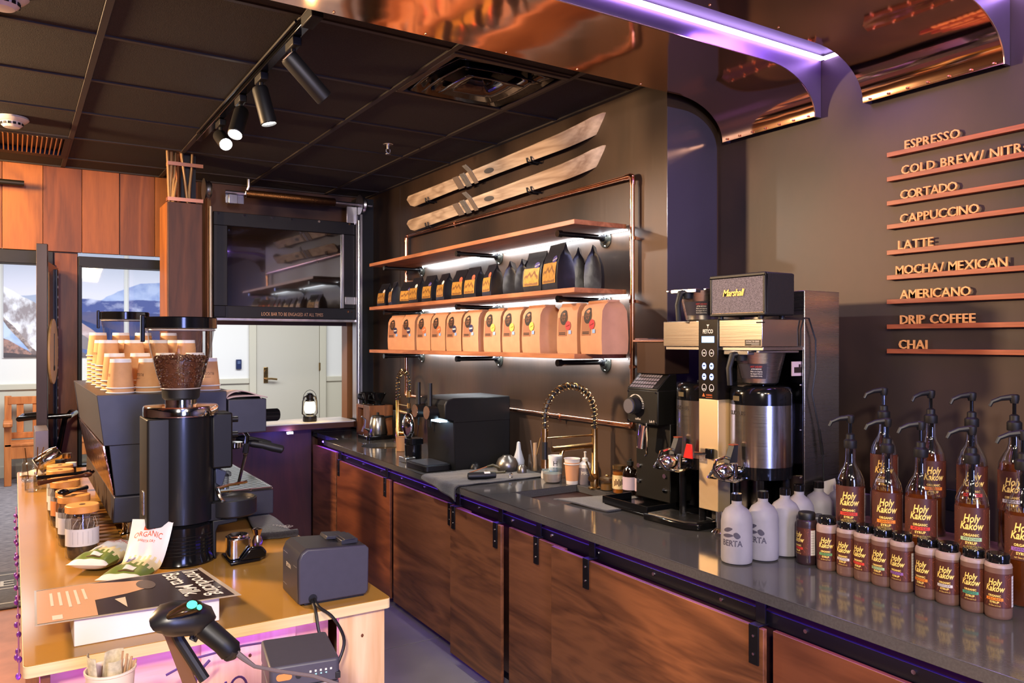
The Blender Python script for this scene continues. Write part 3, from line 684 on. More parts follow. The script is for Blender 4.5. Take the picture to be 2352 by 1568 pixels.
for i, (p, aim, Lh, lit, lab) in enumerate(heads):
    t = Thing('track_spotlight', lab, 'spotlight', p)
    m = MB(); m.box(-0.017, 0.017, -0.05, 0.05, -0.035, -0.002); t.part('adapter', m, M_BLACK, 0.004)
    m = MB(); m.rod((0, 0, -0.035), (0, 0, -0.085), 0.009); t.part('stem', m, M_BLACK)
    d = (Vector(aim)-Vector(p)).normalized()
    if i == 0: d = Vector((0.72, 0.10, -0.62)).normalized()
    if i == 1: d = Vector((0.22, -0.1, -0.95)).normalized()
    if i == 2: d = Vector((-0.28, -0.42, -0.80)).normalized()
    if i == 3: d = Vector((0.05, -0.86, -0.52)).normalized()
    Mt = Matrix.Translation(Vector((0, 0, -0.085))-d*0.03) @ d.to_track_quat('Z', 'Y').to_matrix().to_4x4()
    m = MB(); m.lathe([(0.0, 0), (0.030, 0.0), (0.034, 0.01), (0.034, Lh-0.004), (0.031, Lh), (0.029, Lh-0.012), (0.0, Lh-0.012)], 24, M=Mt); t.part('barrel', m, M_BLACK)
    m = MB(); m.cyl((0, 0, Lh-0.0118), 0.028, 0.004, 20, M=Mt); t.part('lens', m, HOT if lit else M_GLOSSBLK)
    if i == 0:
        m = MB(); m.box(-0.012, 0.012, -0.034, 0.034, 0.0, -0.001, Mt); m2 = MB(); m2.box(-0.014, 0.014, -0.02, 0.02, -0.0012, 0.0, Mt); t.part('rating_sticker', m2, mat('sticker', (196, 176, 170), 0.5))
    if lit:
        e = Vector(p)+Vector((0, 0, -0.085))+d*(Lh+0.0)
        lamp('SPOT', 'track_spot_beam', tuple(e), [0, 20, 66, 80][i], (1.0, 0.95, 0.88), SPOT_AIM[i], 0.02, spot=[0, 90, 76, 70][i], blend=0.6)

# air diffuser of nested pressed-metal cones
t = Thing('air_diffuser', 'square black ceiling air diffuser of nested shiny cones in the tiled ceiling', 'air vent', (1.78, 3.06, ZC))
def sq_ring(r0, z0, r1, z1, cut=0.0):
    m = MB(); n = 8
    def pt(r, z, k):
        a = k*PI/2/n
        s = [(1, -1+2*u/n) for u in range(n)]+[(1-2*u/n, 1) for u in range(n)]+[(-1, 1-2*u/n) for u in range(n)]+[(-1+2*u/n, -1) for u in range(n)]
        x, y = s[k]; rr = math.hypot(x, y); rnd = 1-cut+cut/rr
        return (x*r*rnd, y*r*rnd, z)
    K = 4*n; zm = z0+(z1-z0)*0.35; rm = r0+(r1-r0)*0.55
    vs = [pt(r0, z0, k) for k in range(K)]+[pt(rm, zm, k) for k in range(K)]+[pt(r1, z1, k) for k in range(K)]
    fs = [(q*K+k, q*K+(k+1) % K, (q+1)*K+(k+1) % K, (q+1)*K+k) for q in range(2) for k in range(K)]
    return m.add(vs, fs)
GLV = mat('gloss vent enamel', (38, 33, 31), 0.14, 0.4, bump=0.25, vscale=(9, 9, 9), coat=0.6)
def vpart(nm, m, sol=0.004):
    o = t.part(nm, m, GLV, smooth=50); s = o.modifiers.new('thick', 'SOLIDIFY'); s.thickness = sol; return o
m = MB()
for a, b, c, d in ((-0.288, 0.288, -0.288, -0.262), (-0.288, 0.288, 0.262, 0.288), (-0.288, -0.262, -0.262, 0.262), (0.262, 0.288, -0.262, 0.262)): m.box(a, b, c, d, -0.010, 0.0)
t.part('outer_frame', m, mat('vent frame', (58, 49, 44), 0.4), 0.003)
vpart('cone', sq_ring(0.262, -0.004, 0.15, 0.10, 0.3)); vpart('cone', sq_ring(0.215, -0.018, 0.11, 0.07, 0.25)); vpart('cone', sq_ring(0.150, -0.026, 0.03, 0.035, 0.2))
m = MB(); m.box(-0.27, 0.27, -0.27, 0.27, 0.12, 0.125); t.part('back_plate', m, M_BLACK)
for x, y in ((-0.16, 0.16), (0.16, 0.16), (-0.16, -0.16), (0.16, -0.16), (0, 0.18), (0.0, -0.18)):
    m = MB(); m.box(x-0.006, x+0.006, y-0.006, y+0.006, -0.014, 0.12); t.part('hanger', m, M_BLACK)
# linear grille of brass slats
t = Thing('linear_grille', 'long ceiling grille of gold slats above the planked wall at left', 'air vent', (-0.02, 5.42, ZC))
m = MB(); m.box(-0.30, 0.30, -0.29, 0.29, 0.02, 0.026); t.part('back_plate', m, M_BLACK)
m = MB(); m.box(-0.30, 0.30, -0.29, -0.26, -0.008, 0.02); m.box(-0.30, 0.30, 0.20, 0.29, -0.008, 0.02); m.box(0.27, 0.30, -0.26, 0.2, -0.008, 0.02); t.part('frame', m, M_BLACK, 0.002)
for i in range(24):
    x = -0.29+0.0235*i; m = MB(); m.box(x, x+0.007, -0.26, 0.20, -0.010, 0.012); t.part('slat', m, mat('gold slat', (0.62, 0.42, 0.18), 0.3, 1.0), 0.001)
def smoke(p, label):
    t = Thing('smoke_detector', label, 'smoke detector', p)
    m = MB(); m.lathe([(0.075, 0), (0.078, -0.010), (0.066, -0.022), (0.052, -0.026), (0.050, -0.040), (0.036, -0.052), (0.0, -0.054)][::-1], 30); t.part('body', m, mat('white plastic', (214, 206, 200), 0.5))
    for k in range(14):
        a = 2*PI*k/14; m = MB(); m.box(0.0505, 0.0525, -0.007, 0.007, -0.042, -0.030, Matrix.Rotation(a, 4, 'Z')); t.part('vent_slot', m, M_BLACK)
smoke((-0.005, 4.83, ZC-0.001), 'white smoke detector on the ceiling in front of the gold grille'); smoke((-0.03, 3.12, ZC-0.001), 'white smoke detector at the top left corner, cut off')
def sprinkler(p, label):
    t = Thing('sprinkler_head', label, 'sprinkler', p)
    m = MB(); m.lathe([(0.0, -0.004), (0.028, -0.004), (0.03, 0.0)], 20); t.part('escutcheon', m, M_GALV)
    m = MB(); m.cyl((0, 0, -0.030), 0.010, 0.027, 12); m.tube([(0.011, 0, -0.03), (0.013, 0, -0.045), (0.0, 0, -0.056)], 0.003, 6); m.tube([(-0.011, 0, -0.03), (-0.013, 0, -0.045), (0.0, 0, -0.056)], 0.003, 6); m.cyl((0, 0, -0.060), 0.017, 0.003, 16); t.part('nozzle', m, M_GALV)
sprinkler((1.87, 4.30, ZC+0.001), 'small metal sprinkler head on the dark ceiling tiles left of the skis')
m = MB(); m.rod((-0.16, 5.93, 2.63), (0.06, 5.93, 2.63), 0.018, 12)
solo('wall_spotlight', 'small black cylinder fixture on the orange plank wall at far left', 'spotlight', m, M_BLACK, (-0.05, 5.93, 2.63), True)
# ------------------------------------------------------------------ back worktop with two sinks
M_STONE = mat('grey stone worktop', (74, 72, 72), 0.10, 0, 0.10, (160, 160, 160), 2, spec=0.45)
M_SINK = mat('brass sink', (0.50, 0.27, 0.08), 0.30, 1.0, var=0.15, vscale=(10, 10, 10))
ZT, TH = 0.914, 0.033
def slab(m, y0, y1, xa=None, xb=2.429, z0=ZT-TH, z1=ZT, xa1=None):
    a0 = xf(y0) if xa is None else xa; a1 = (xf(y1) if xa is None else xa) if xa1 is None else xa1
    m.prism([(a0, y0), (xb, y0), (xb, y1), (a1, y1)], 'z', z0, z1)
t = Thing('stone_worktop', 'long dark grey stone worktop along the back wall with two brass sinks', 'worktop', (2.1, 3.0, ZT-TH))
SX0, SX1, SY0, SY1 = 1.968, 2.33, 2.735, 3.075
m = MB(); slab(m, 0.2, SY0, xb=XM-0.003 if False else 2.429)

m.box(2.429, XM-0.003, 0.2, 2.538, ZT-TH, ZT)
slab(m, SY1, 4.62); m.prism([(xf(SY0), SY0), (SX0, SY0), (SX0, SY1), (xf(SY1), SY1)], 'z', ZT-TH, ZT); m.box(SX1, 2.429, SY0, SY1, ZT-TH, ZT)
# round-sink bay
cx, cy, R0 = 2.12, 4.93, 0.155
q = [(xf(4.62), 4.62), (2.429, 4.62), (2.429, 5.24), (xf(5.24), 5.24)]
def hit(a):
    d = (math.cos(a), math.sin(a)); best = 9
    for i in range(4):
        (x0, y0), (x1, y1) = q[i], q[(i+1) % 4]; ex, ey = x1-x0, y1-y0; den = d[0]*ey-d[1]*ex
        if abs(den) < 1e-9: continue
        tt = ((x0-cx)*ey-(y0-cy)*ex)/den; u = ((x0-cx)*d[1]-(y0-cy)*d[0])/den
        if tt > 0 and -1e-6 <= u <= 1+1e-6: best = min(best, tt)
    return (cx+d[0]*best, cy+d[1]*best)
angs = sorted([2*PI*i/48 for i in range(48)]+[math.atan2(y-cy, x-cx) % (2*PI) for x, y in q])
K = len(angs); vs = []
for a in angs:
    o = hit(a); i_ = (cx+R0*math.cos(a), cy+R0*math.sin(a))
    vs += [(*i_, ZT), (*o, ZT), (*o, ZT-TH), (*i_, ZT-TH)]
fs = []
for i in range(K):
    j = (i+1) % K; fs += [(4*i+k, 4*i+(k+1) % 4, 4*j+(k+1) % 4, 4*j+k) for k in range(4)]
m.add(vs, fs)
slab(m, 5.24, 5.415); m.prism([(1.97, 5.415), (2.429, 5.415), (2.429, 5.99), (1.97, 5.99)], 'z', ZT-TH, ZT)
t.part('slab', m, M_STONE, 0.002, world=True, smooth=20)
m = MB()
def basin(m, x0, x1, y0, y1, zt, zb, th=0.004):
    m.add([(x0, y0, zt), (x1, y0, zt), (x1, y1, zt), (x0, y1, zt), (x0+.02, y0+.02, zb), (x1-.02, y0+.02, zb), (x1-.02, y1-.02, zb), (x0+.02, y1-.02, zb)],
          [(0, 4, 5, 1), (1, 5, 6, 2), (2, 6, 7, 3), (3, 7, 4, 0), (4, 7, 6, 5)])
    m.add([(x0-th, y0-th, zt), (x1+th, y0-th, zt), (x1+th, y1+th, zt), (x0-th, y1+th, zt), (x0+.02, y0+.02, zb-th), (x1-.02, y0+.02, zb-th), (x1-.02, y1-.02, zb-th), (x0+.02, y1-.02, zb-th)],
          [(0, 1, 5, 4), (1, 2, 6, 5), (2, 3, 7, 6), (3, 0, 4, 7), (4, 5, 6, 7)])
basin(m, SX0-0.004, SX1+0.004, SY0-0.004, SY1+0.004, ZT-TH, 0.70); t.part('square_basin', m, M_SINK, world=True, smooth=20)
m = MB(); m.lathe([(R0+0.006, 0), (R0-0.004, -0.10), (R0-0.05, -0.15), (0.02, -0.16), (0.0, -0.16)], 40, (cx, cy, ZT-TH)); t.part('round_basin', m, M_SINK, world=True)

# base carcass and toe kick behind the sliding doors
t = Thing('base_cabinet', 'dark base cabinets under the grey stone worktop', 'cabinet', (2.15, 3.0, 0))
m = MB(); m.prism([(xf(0.2)+0.12, 0.2), (2.425, 0.2), (2.425, 5.9), (xf(5.4)+0.12, 5.9)], 'z', 0.09, ZT-TH-0.001); t.part('carcass', m, wood('carcass timber', (38, 20, 16), (66, 36, 26), 'y', 3, 12, 0.4, 4.0), world=True)
m = MB(); m.prism([(xf(0.2)+0.19, 0.2), (2.42, 0.2), (2.42, 5.9), (xf(5.4)+0.19, 5.9)], 'z', 0.0, 0.09); t.part('toe_kick', m, M_BLACK, world=True)
m = MB(); m.box(xf(5.3)+0.04, xf(5.3)+0.06, 5.27, 5.76, 0.10, 0.845); t.part('end_panel', m, M_WALNUT2, world=True, bevel=0.002)
# hanging rail + strips of light
t = Thing('door_rail', 'black steel hanging rail with bolts below the worktop edge', 'rail', (1.85, 3.0, 0.80))
def rail_quad(m, y0, y1, dx0, dx1, z0, z1):
    m.prism([(xf(y0)+dx0, y0), (xf(y0)+dx1, y0), (xf(y1)+dx1, y1), (xf(y1)+dx0, y1)], 'z', z0, z1)
m = MB(); rail_quad(m, 0.2, 5.70, 0.062, 0.072, 0.796, 0.838); t.part('bar', m, M_BLACKMET, 0.001, world=True)
y = 0.45
while y < 5.6:
    m = MB(); m.cyl((0, 0, 0), 0.006, 0.004, 8, M=Matrix.Translation((xf(y)+0.062, y, 0.822)) @ Matrix.Rotation(-PI/2, 4, 'Y')); t.part('bolt', m, M_CHROME, world=True); y += 0.31
m = MB(); rail_quad(m, 0.2, 5.68, 0.076, 0.086, 0.866, 0.876)
solo('led_strip', 'blue light strip hidden under the front edge of the stone worktop', 'light strip', m, LED_B, (1.85, 3.0, 0.87), True)
for y in (0.9, 2.3, 3.7, 5.0):
    lamp('AREA', 'worktop_edge_light', (xf(y)+0.050, y, 0.872), 1.1, (0.34, 0.10, 1.0), (xf(y)+0.051, y, 0.0), 1.35, 0.03, along=(0, 1, 0))
m = MB(); m.box(1.66, 1.70, 5.60, 5.625, 0.952, 0.966)
solo('led_puck', 'small bright violet lamp under the left end of the serving ledge', 'lamp', m, emis('violet puck', (0.5, 0.4, 1.0), 40), (1.68, 5.61, 0.95), True)
lamp('POINT', 'ledge_corner_light', (1.67, 5.57, 0.94), 1.6, (0.12, 0.05, 1.0), None, 0.02)

doors = [(4.288, 5.24, 0, 0.098, M_WALNUT3, (4.36, 5.20), 'farthest sliding walnut door, next to the dark end panel'),
         (3.30, 4.235, 0, 0.098, M_WALNUT, (3.50,), 'second sliding walnut door from the far end, under the grey towel'),
         (2.965, 3.465, 1, 0.066, M_WALNUT2, (3.01, 3.425), 'narrow sliding walnut door below the square sink'),
         (2.50, 2.925, 0, 0.098, M_WALNUT, (2.70,), 'sliding walnut door half hidden behind the wide one, below the small cloth'),
         (1.494, 2.566, 1, 0.066, M_WALNUT2, (1.525, 2.33), 'widest sliding walnut door, in front of its neighbour'),
         (0.35, 1.475, 0, 0.098, M_WALNUT3, (0.5,), 'nearest sliding walnut door, cut off by the bottom edge')]
for y0, y1, front, zb, mm, straps, lab in doors:
    off = 0.022 if front else 0.040; th = 0.016
    t = Thing('sliding_door', lab, 'cabinet door', (xf((y0+y1)/2)+off, (y0+y1)/2, zb))
    m = MB(); m.prism([(xf(y0)+off, y0), (xf(y0)+off+th, y0), (xf(y1)+off+th, y1), (xf(y1)+off, y1)], 'z', zb, 0.797); t.part('panel', m, mm, 0.0015, world=True)
    for ys_ in straps:
        x = xf(ys_)+off; m = MB()
        m.box(x-0.006, x-0.0005, ys_-0.017, ys_+0.017, 0.69, 0.800); m.box(x-0.006, x+0.05, ys_-0.017, ys_+0.017, 0.7985, 0.803)
        m.box(x+0.024 if front else x+0.008, x+0.030 if front else x+0.014, ys_-0.017, ys_+0.017, 0.803, 0.876)
        t.part('hanger_strap', m, M_BLACKMET, 0.001, world=True)
        for z in (0.72, 0.772):
            m = MB(); m.cyl((0, 0, 0), 0.004, 0.002, 8, M=Matrix.Translation((x-0.006, ys_, z)) @ Matrix.Rotation(-PI/2, 4, 'Y')); t.part('screw', m, M_CHROME, world=True)
        m = MB(); m.cyl((0, 0, 0), 0.019, 0.010, 16, M=Matrix.Translation((x+0.05 if front else x+0.034, ys_, 0.8605)) @ Matrix.Rotation(-PI/2, 4, 'Y')); t.part('roller', m, M_BLACKMET, world=True)
m = MB(); m.rod((xf(1.5)+0.02, 2.1, 0.02), (xf(1.5)+0.06, 5.4, 0.02), 0.005, 6)
lamp('AREA', 'toe_kick_light', (1.93, 3.2, 0.085), 0.35, (0.25, 0.10, 1.0), (1.90, 3.2, 0), 4.5, 0.03, along=(0, 1, 0))

# ------------------------------------------------------------------ timber shelves on black pipe brackets
for nm, zt in (('top', 2.163), ('middle', 1.858), ('bottom', 1.560)):
    t = Thing('wall_shelf', {'top': 'uppermost timber wall shelf, bare, on black pipe brackets', 'middle': 'middle timber wall shelf carrying the black coffee bags', 'bottom': 'lowest timber wall shelf carrying the brown paper coffee bags'}[nm], 'shelf', (2.27, 3.99, zt-0.022))
    m = MB(); m.box(2.112, 2.416, 2.80, 5.185, zt-0.022, zt); t.part('board', m, M_SHELF, 0.0015, world=True)
    for y in (2.966, 3.954, 4.99):
        z = zt-0.044
        m = MB(); m.rod((2.425, y, z), (2.150, y, z), 0.0125, 12); m.rod((2.162, y, z), (2.138, y, z), 0.0165, 12); m.rod((2.40, y, z), (2.427, y, z), 0.019, 12)
        pp = t.part('pipe_bracket', m, M_GLOSSBLK, world=True)
        m = MB(); m.lathe([(0.0, 0), (0.042, 0), (0.042, 0.005), (0.022, 0.008), (0.020, 0.022), (0.0, 0.022)], 20, M=Matrix.Translation((2.4295, y, z-0.008)) @ Matrix.Rotation(-PI/2, 4, 'Y'))
        t.part('flange', m, mat('flange steel', (72, 72, 66), 0.25, 0.8), world=True, parent=pp)
        for k in range(3):
            a = 0.5+2*PI*k/3; m = MB(); m.ball((2.424, y+0.032*math.cos(a), z-0.008+0.032*math.sin(a)), 0.005, 8, 6); t.part('screw', m, M_CHROME, world=True, parent=pp)
    m = MB(); m.box(2.414, 2.424, 2.80, 4.96, zt-0.029, zt-0.0225); t.part('led_strip', m, LED_W, world=True)
    lamp('AREA', 'shelf_light', (2.392, 3.88, zt-0.027), 9.0, (0.86, 0.93, 1.0), (2.47, 3.88, zt-0.16), 2.15, 0.02, along=(0, 1, 0))

# copper pipe frame round the shelves
t = Thing('copper_pipe_frame', 'rectangular copper water pipe loop on the wall around the shelves', 'pipe', (2.398, 3.96, 1.225))
YA, YB, ZA, ZB, XP = 2.738, 5.19, 1.228, 2.376, 2.398
for a, b in (((YA, ZA), (YA, ZB)), ((YA, ZB), (YB, ZB)), ((YB, ZB), (YB, ZA)), ((YB, ZA), (YA, ZA))):
    m = MB(); m.rod((XP, a[0], a[1]), (XP, b[0], b[1]), 0.0115, 14); t.part('pipe', m, M_COPPIPE, world=True)
for y, z in ((YA, ZA), (YA, ZB), (YB, ZB), (YB, ZA)):
    sy = 1 if y == YA else -1; sz = 1 if z == ZA else -1
    m = MB(); m.tube([(XP, y, z+sz*0.04), (XP, y, z+sz*0.012), (XP, y+sy*0.004, z+sz*0.004), (XP, y+sy*0.012, z), (XP, y+sy*0.04, z)], 0.0145, 12); t.part('elbow', m, M_COPPIPE, world=True)
for y, z in ((YA, 2.09), (YA, 1.80), (YA, 1.50), (YB, 2.05), (YB, 1.75), (4.45, ZB), (3.3, ZA), (4.6, ZA)):
    m = MB()
    if y in (YA, YB): m.box(XP-0.006, 2.4295, y-0.006, y+0.006, z-0.006, z+0.006); m.cyl((XP, y, z-0.008), 0.0155, 0.016, 14); m.box(XP-0.004, XP+0.004, y-0.028, y-0.015, z-0.005, z+0.005)
    else: m.box(XP-0.006, 2.4295, y-0.006, y+0.006, z-0.006, z+0.006); m.rod((XP, y-0.008, z), (XP, y+0.008, z), 0.0155, 14); m.box(XP-0.004, XP+0.004, y-0.004, y+0.004, z-0.028, z-0.015)
    t.part('clip', m, M_COPPIPE, world=True)

# ------------------------------------------------------------------ pair of old wooden skis
M_SKI = wood('weathered ski timber', (128, 100, 78), (214, 190, 164), 'y', 5, 16, 0.6, 2.0)
M_TIN = mat('dull tin', (128, 122, 116), 0.5, 0.5, 0.2, (40, 40, 40))
M_SKITIP = mat('ski edge timber', (222, 196, 162), 0.5)
def ski(zl, zr, label):
    t = Thing('wooden_ski', label, 'ski', (2.36, 4.0, (zl+zr)/2))
    nrm = Vector((-0.80, 0, -0.60)); up = Vector((0.60, 0, 0.80)); wdir = Vector((-0.60, 0, 0.80))   # base faces the room
    C = []
    N_ = 46
    for i in range(N_+1):
        s = i/N_; y = 5.065-s*2.13
        c = Vector((2.362, y, zl+(zr-zl)*min(1, s/0.9)))
        k = max(0, (s-0.84)/0.16); c += (-nrm)*0.14*k**2.4; 
        w = 0.036+0.012*(abs(s-0.45)*1.6)**2
        if s < 0.02: w *= 0.55
        if s > 0.96: w *= 1-0.75*((s-0.96)/0.04)**2
        C.append((c, w, 0.0065 if s < 0.9 else 0.0045))
    m = MB(); vs = []; fs = []
    for c, w, th in C:
        for a, b in ((-w, 0), (w, 0), (w, 1), (-w, 1)): vs.append(tuple(c+wdir*a-nrm*(th if b else -th)))
    for i in range(N_): fs += [(4*i+k, 4*i+(k+1) % 4, 4*i+4+(k+1) % 4, 4*i+4+k) for k in range(4)]
    fs += [(3, 2, 1, 0), tuple(4*N_+k for k in range(4))]; m.add(vs, fs)
    t.part('ski_body', m, M_SKI, 0.0012, world=True, smooth=25)
    def at(s):
        i = int(s*N_); return C[i][0]
    # leather toe strap, toe iron, name plate
    for s, w2, h2, mm, nm in ((0.405, 0.03, 0.046, M_TIN, 'binding_plate'), (0.36, 0.035, 0.042, mat('strap leather', (112, 96, 84), 0.6), 'toe_strap'), (0.44, 0.022, 0.044, mat('strap leather', (112, 96, 84), 0.6), 'toe_strap')):
        c = at(s); m = MB(); vs = []
        for a in (-w2, w2):
            for b in (-h2, h2):
                for e in (0.007, 0.0115): vs.append(tuple(c+Vector((0, a, 0))+wdir*b+nrm*e))
        m.add(vs, [(0, 1, 3, 2), (4, 6, 7, 5), (0, 4, 5, 1), (2, 3, 7, 6), (1, 5, 7, 3), (0, 2, 6, 4)]); t.part(nm, m, mm, 0.001, world=True)
    c = at(0.44); m = MB(); vs = []
    for a in (-0.018, 0.03):
        for b in (0.03, 0.085):
            for e in (-0.003, 0.003): vs.append(tuple(c+Vector((0, a+(0.03 if b > 0.05 else 0), 0))+wdir*b+nrm*e))
    m.add(vs, [(0, 1, 3, 2), (4, 6, 7, 5), (0, 4, 5, 1), (2, 3, 7, 6), (1, 5, 7, 3), (0, 2, 6, 4)]); t.part('toe_iron', m, M_TIN, 0.001, world=True)
    c = at(0.53); m = MB(); m.ball((0, 0, 0), (0.016, 0.055, 0.0015), 14, 6, Matrix.Translation(c+nrm*0.0075) @ Matrix((( -0.60, 0, -0.80, 0), (0, 1, 0, 0), (0.80, 0, -0.60, 0), (0, 0, 0, 1)))); t.part('name_plate', m, mat('plate ink', (84, 78, 74), 0.6), world=True)
    for s in (0.15, 0.72):
        c = at(s)
        for dy in (-0.02, 0.02):
            b = c-wdir*0.040+nrm*0.0
            m = MB(); m.tube([(2.429, c.y+dy, b.z-0.012), (b.x-0.004, c.y+dy, b.z-0.012), (b.x-0.022, c.y+dy, b.z-0.004), (b.x-0.026, c.y+dy, b.z+0.016)], 0.005, 8); t.part('hook', m, M_BLACKMET, world=True)
    return t
ski(2.600, 2.640, 'upper weathered wooden ski with tin binding, hung on the dark wall')
ski(2.430, 2.480, 'lower weathered wooden ski with tin binding, hung above the copper pipe')
# loose copper-coloured seam strips where the wall sheets meet
m = MB(); m.box(2.4285, 2.4300, 5.365, 5.372, 1.0, 2.76); struct('trim_4', m, mat('wall seam', (44, 36, 32), 0.5))

# ------------------------------------------------------------------ menu: timber rails carrying loose letters
M_LET = wood('letter timber', (196, 130, 66), (226, 164, 96), 'y', 8, 8, 0.5, 5.0)
lines = [('ESPRESSO', 2.313, 1.637, 1.440), ('COLD BREW/ NITRO', 2.223, 1.650, 1.205), ('CORTADO', 2.134, 1.654, 1.449), ('CAPPUCCINO', 2.047, 1.655, 1.377), ('LATTE', 1.952, 1.662, 1.532),
         ('MOCHA/ MEXICAN', 1.860, 1.671, 1.288), ('AMERICANO', 1.771, 1.655, 1.404), ('DRIP COFFEE', 1.679, 1.655, 1.390), ('CHAI', 1.589, 1.660, 1.555)]
for s, z, ya, yb in lines:
    t = Thing('menu_rail', 'walnut wall rail with wooden letters spelling '+s.replace('/ ', ' or ').lower(), 'menu rail', (XM-0.012, 1.2, z-0.017))
    m = MB(); m.box(XM-0.026, XM-0.0005, 0.75, 1.700, z-0.017, z); t.part('rail', m, M_RAIL, 0.001, world=True)
    S = 0.0455; ws = []
    for ch in s:
        if ch == ' ': ws.append(S*0.26); continue
        vs, _ = text_geo(ch, S, 0.0035, 0, 1, 0.0004); ws.append(max(v[0] for v in vs)-min(v[0] for v in vs))
    g = ((ya-yb)-sum(ws))/(len(s)-1); x = 0.0
    for ch, w in zip(s, ws):
        if ch != ' ':
            vs, fs = text_geo(ch, S, 0.0035, 0, 1, 0.0004); x0 = min(v[0] for v in vs); y0 = min(v[1] for v in vs)
            m = MB(); m.add([(a-x0+x, b-y0, c) for a, b, c in vs], fs, onX(XM-0.013, ya, z+0.0005)); t.part('letter', m, M_LET, world=True, smooth=30)
        x += w+g
# ------------------------------------------------------------------ coffee bags on the shelves
M_BAGBLK = mat('black foil bag', (24, 23, 30), 0.38, 0, 0.15, (30, 30, 30), bump=0.35, bscale=(18, 18, 18))
M_GOLD = mat('gold bag label', (176, 128, 56), 0.45, 0.25, 0.2, (60, 60, 60))
M_GOLD2 = mat('gold label print', (120, 78, 34), 0.5)
M_KRAFT = mat('kraft paper bag', (190, 138, 104), 0.75, 0, 0.06, (20, 20, 20), bump=0.35, bscale=(14, 14, 14))
M_KRAFTD = mat('kraft band', (150, 100, 72), 0.75)
M_INK = mat('dark ink', (38, 26, 22), 0.6)
M_PAPER = mat('white print', (226, 216, 206), 0.6)
STICK = {n: mat('sticker '+n, c, 0.5) for n, c in dict(violet=(64, 52, 120), orange=(226, 92, 62), white=(214, 210, 208), navy=(40, 38, 76), yellow=(220, 200, 84), red=(196, 48, 56), sky=(140, 170, 214), coral=(232, 104, 60)).items()}
def px_y(px, x):
    d = 2134.8*x/(px-30.0); return (d-0.537*x)/0.843
def bag_shape(w, d, h, rolled=False, squash=0.0):
    """gusseted bag: front looks along -X, width along Y; the top closes to a fin"""
    m = MB(); rows = [(0.0, 1.0, 0.96), (0.08, 1.03, 1.02), (0.30, 1.02, 1.04), (0.55, 1.0, 0.92), (0.74, 0.99, 0.62), (0.87, 0.985, 0.22), (1.0, 0.98, 0.035)]
    if rolled: rows = [(0.0, 1.0, 0.96), (0.06, 1.03, 1.0), (0.3, 1.03, 1.04), (0.6, 1.01, 1.0), (0.82, 1.0, 0.94), (0.93, 0.98, 0.72), (1.0, 0.96, 0.38)]
    n = 5; ring = []
    vs = []; fs = []
    for f, kw, kd in rows:
        W2, D2 = w/2*kw, d/2*kd; g = 0.10*(1-kd)*0+0.0
        pts = [(-D2, -W2), (-D2*1.04, -W2*0.4), (-D2*1.05, W2*0.4), (-D2, W2), (0.0, W2-(0.012 if 0.2 < f < 0.95 else 0.0)*(d/0.08)), (D2, W2), (D2*1.04, W2*0.4), (D2*1.04, -W2*0.4), (D2, -W2), (0.0, -W2+(0.012 if 0.2 < f < 0.95 else 0.0)*(d/0.08))]
        vs += [(x, y, f*h) for x, y in pts]
    K = 10
    for i in range(len(rows)-1): fs += [(i*K+j, i*K+(j+1) % K, (i+1)*K+(j+1) % K, (i+1)*K+j) for j in range(K)]
    fs += [tuple(range(K-1, -1, -1)), tuple((len(rows)-1)*K+j for j in range(K))]
    m.add(vs, fs)
    def fx(z):                      # front surface at height z
        f = z/h
        for a, b in zip(rows, rows[1:]):
            if a[0] <= f <= b[0]:
                q = (f-a[0])/(b[0]-a[0]); return -(d/2*1.05)*(a[2]+(b[2]-a[2])*q)
        return -d/2
    return m, fx
def front_patch(m, fx, y0, y1, z0, z1, lift=0.0015, n=4):
    return m.grid(lambda u, v: (fx(z0+(z1-z0)*v)-lift, y1+(y0-y1)*u, z0+(z1-z0)*v), 3, n)
def front_disc(m, fx, yc, zc, ry, rz, lift=0.002, tilt=0.0):
    n = 20; vs = [(fx(zc)-lift, yc, zc)]
    for i in range(n):
        a = 2*PI*i/n; yy = ry*math.cos(a); zz = rz*math.sin(a)
        y2 = yy*math.cos(tilt)-zz*math.sin(tilt); z2 = yy*math.sin(tilt)+zz*math.cos(tilt); vs.append((fx(zc+z2)-lift, yc+y2, zc+z2))
    return m.add(vs, [(0, 1+i, 1+(i+1) % n) for i in range(n)])
def front_text(m, fx, s, size, yc, zc, lift=0.0025, wide=None, rot=0.0):
    vs, fs = text_geo(s, size, 0.0, 0.15, 1.0, 0.0); k = 1.0
    if wide: k = wide/(max(v[0] for v in vs)-min(v[0] for v in vs))
    out = []
    for x, y, _ in vs:
        x *= k; x2 = x*math.cos(rot)-y*math.sin(rot); y2 = x*math.sin(rot)+y*math.cos(rot)
        out.append((fx(zc+y2)-lift, yc-x2, zc+y2))
    return m.add(out, fs)

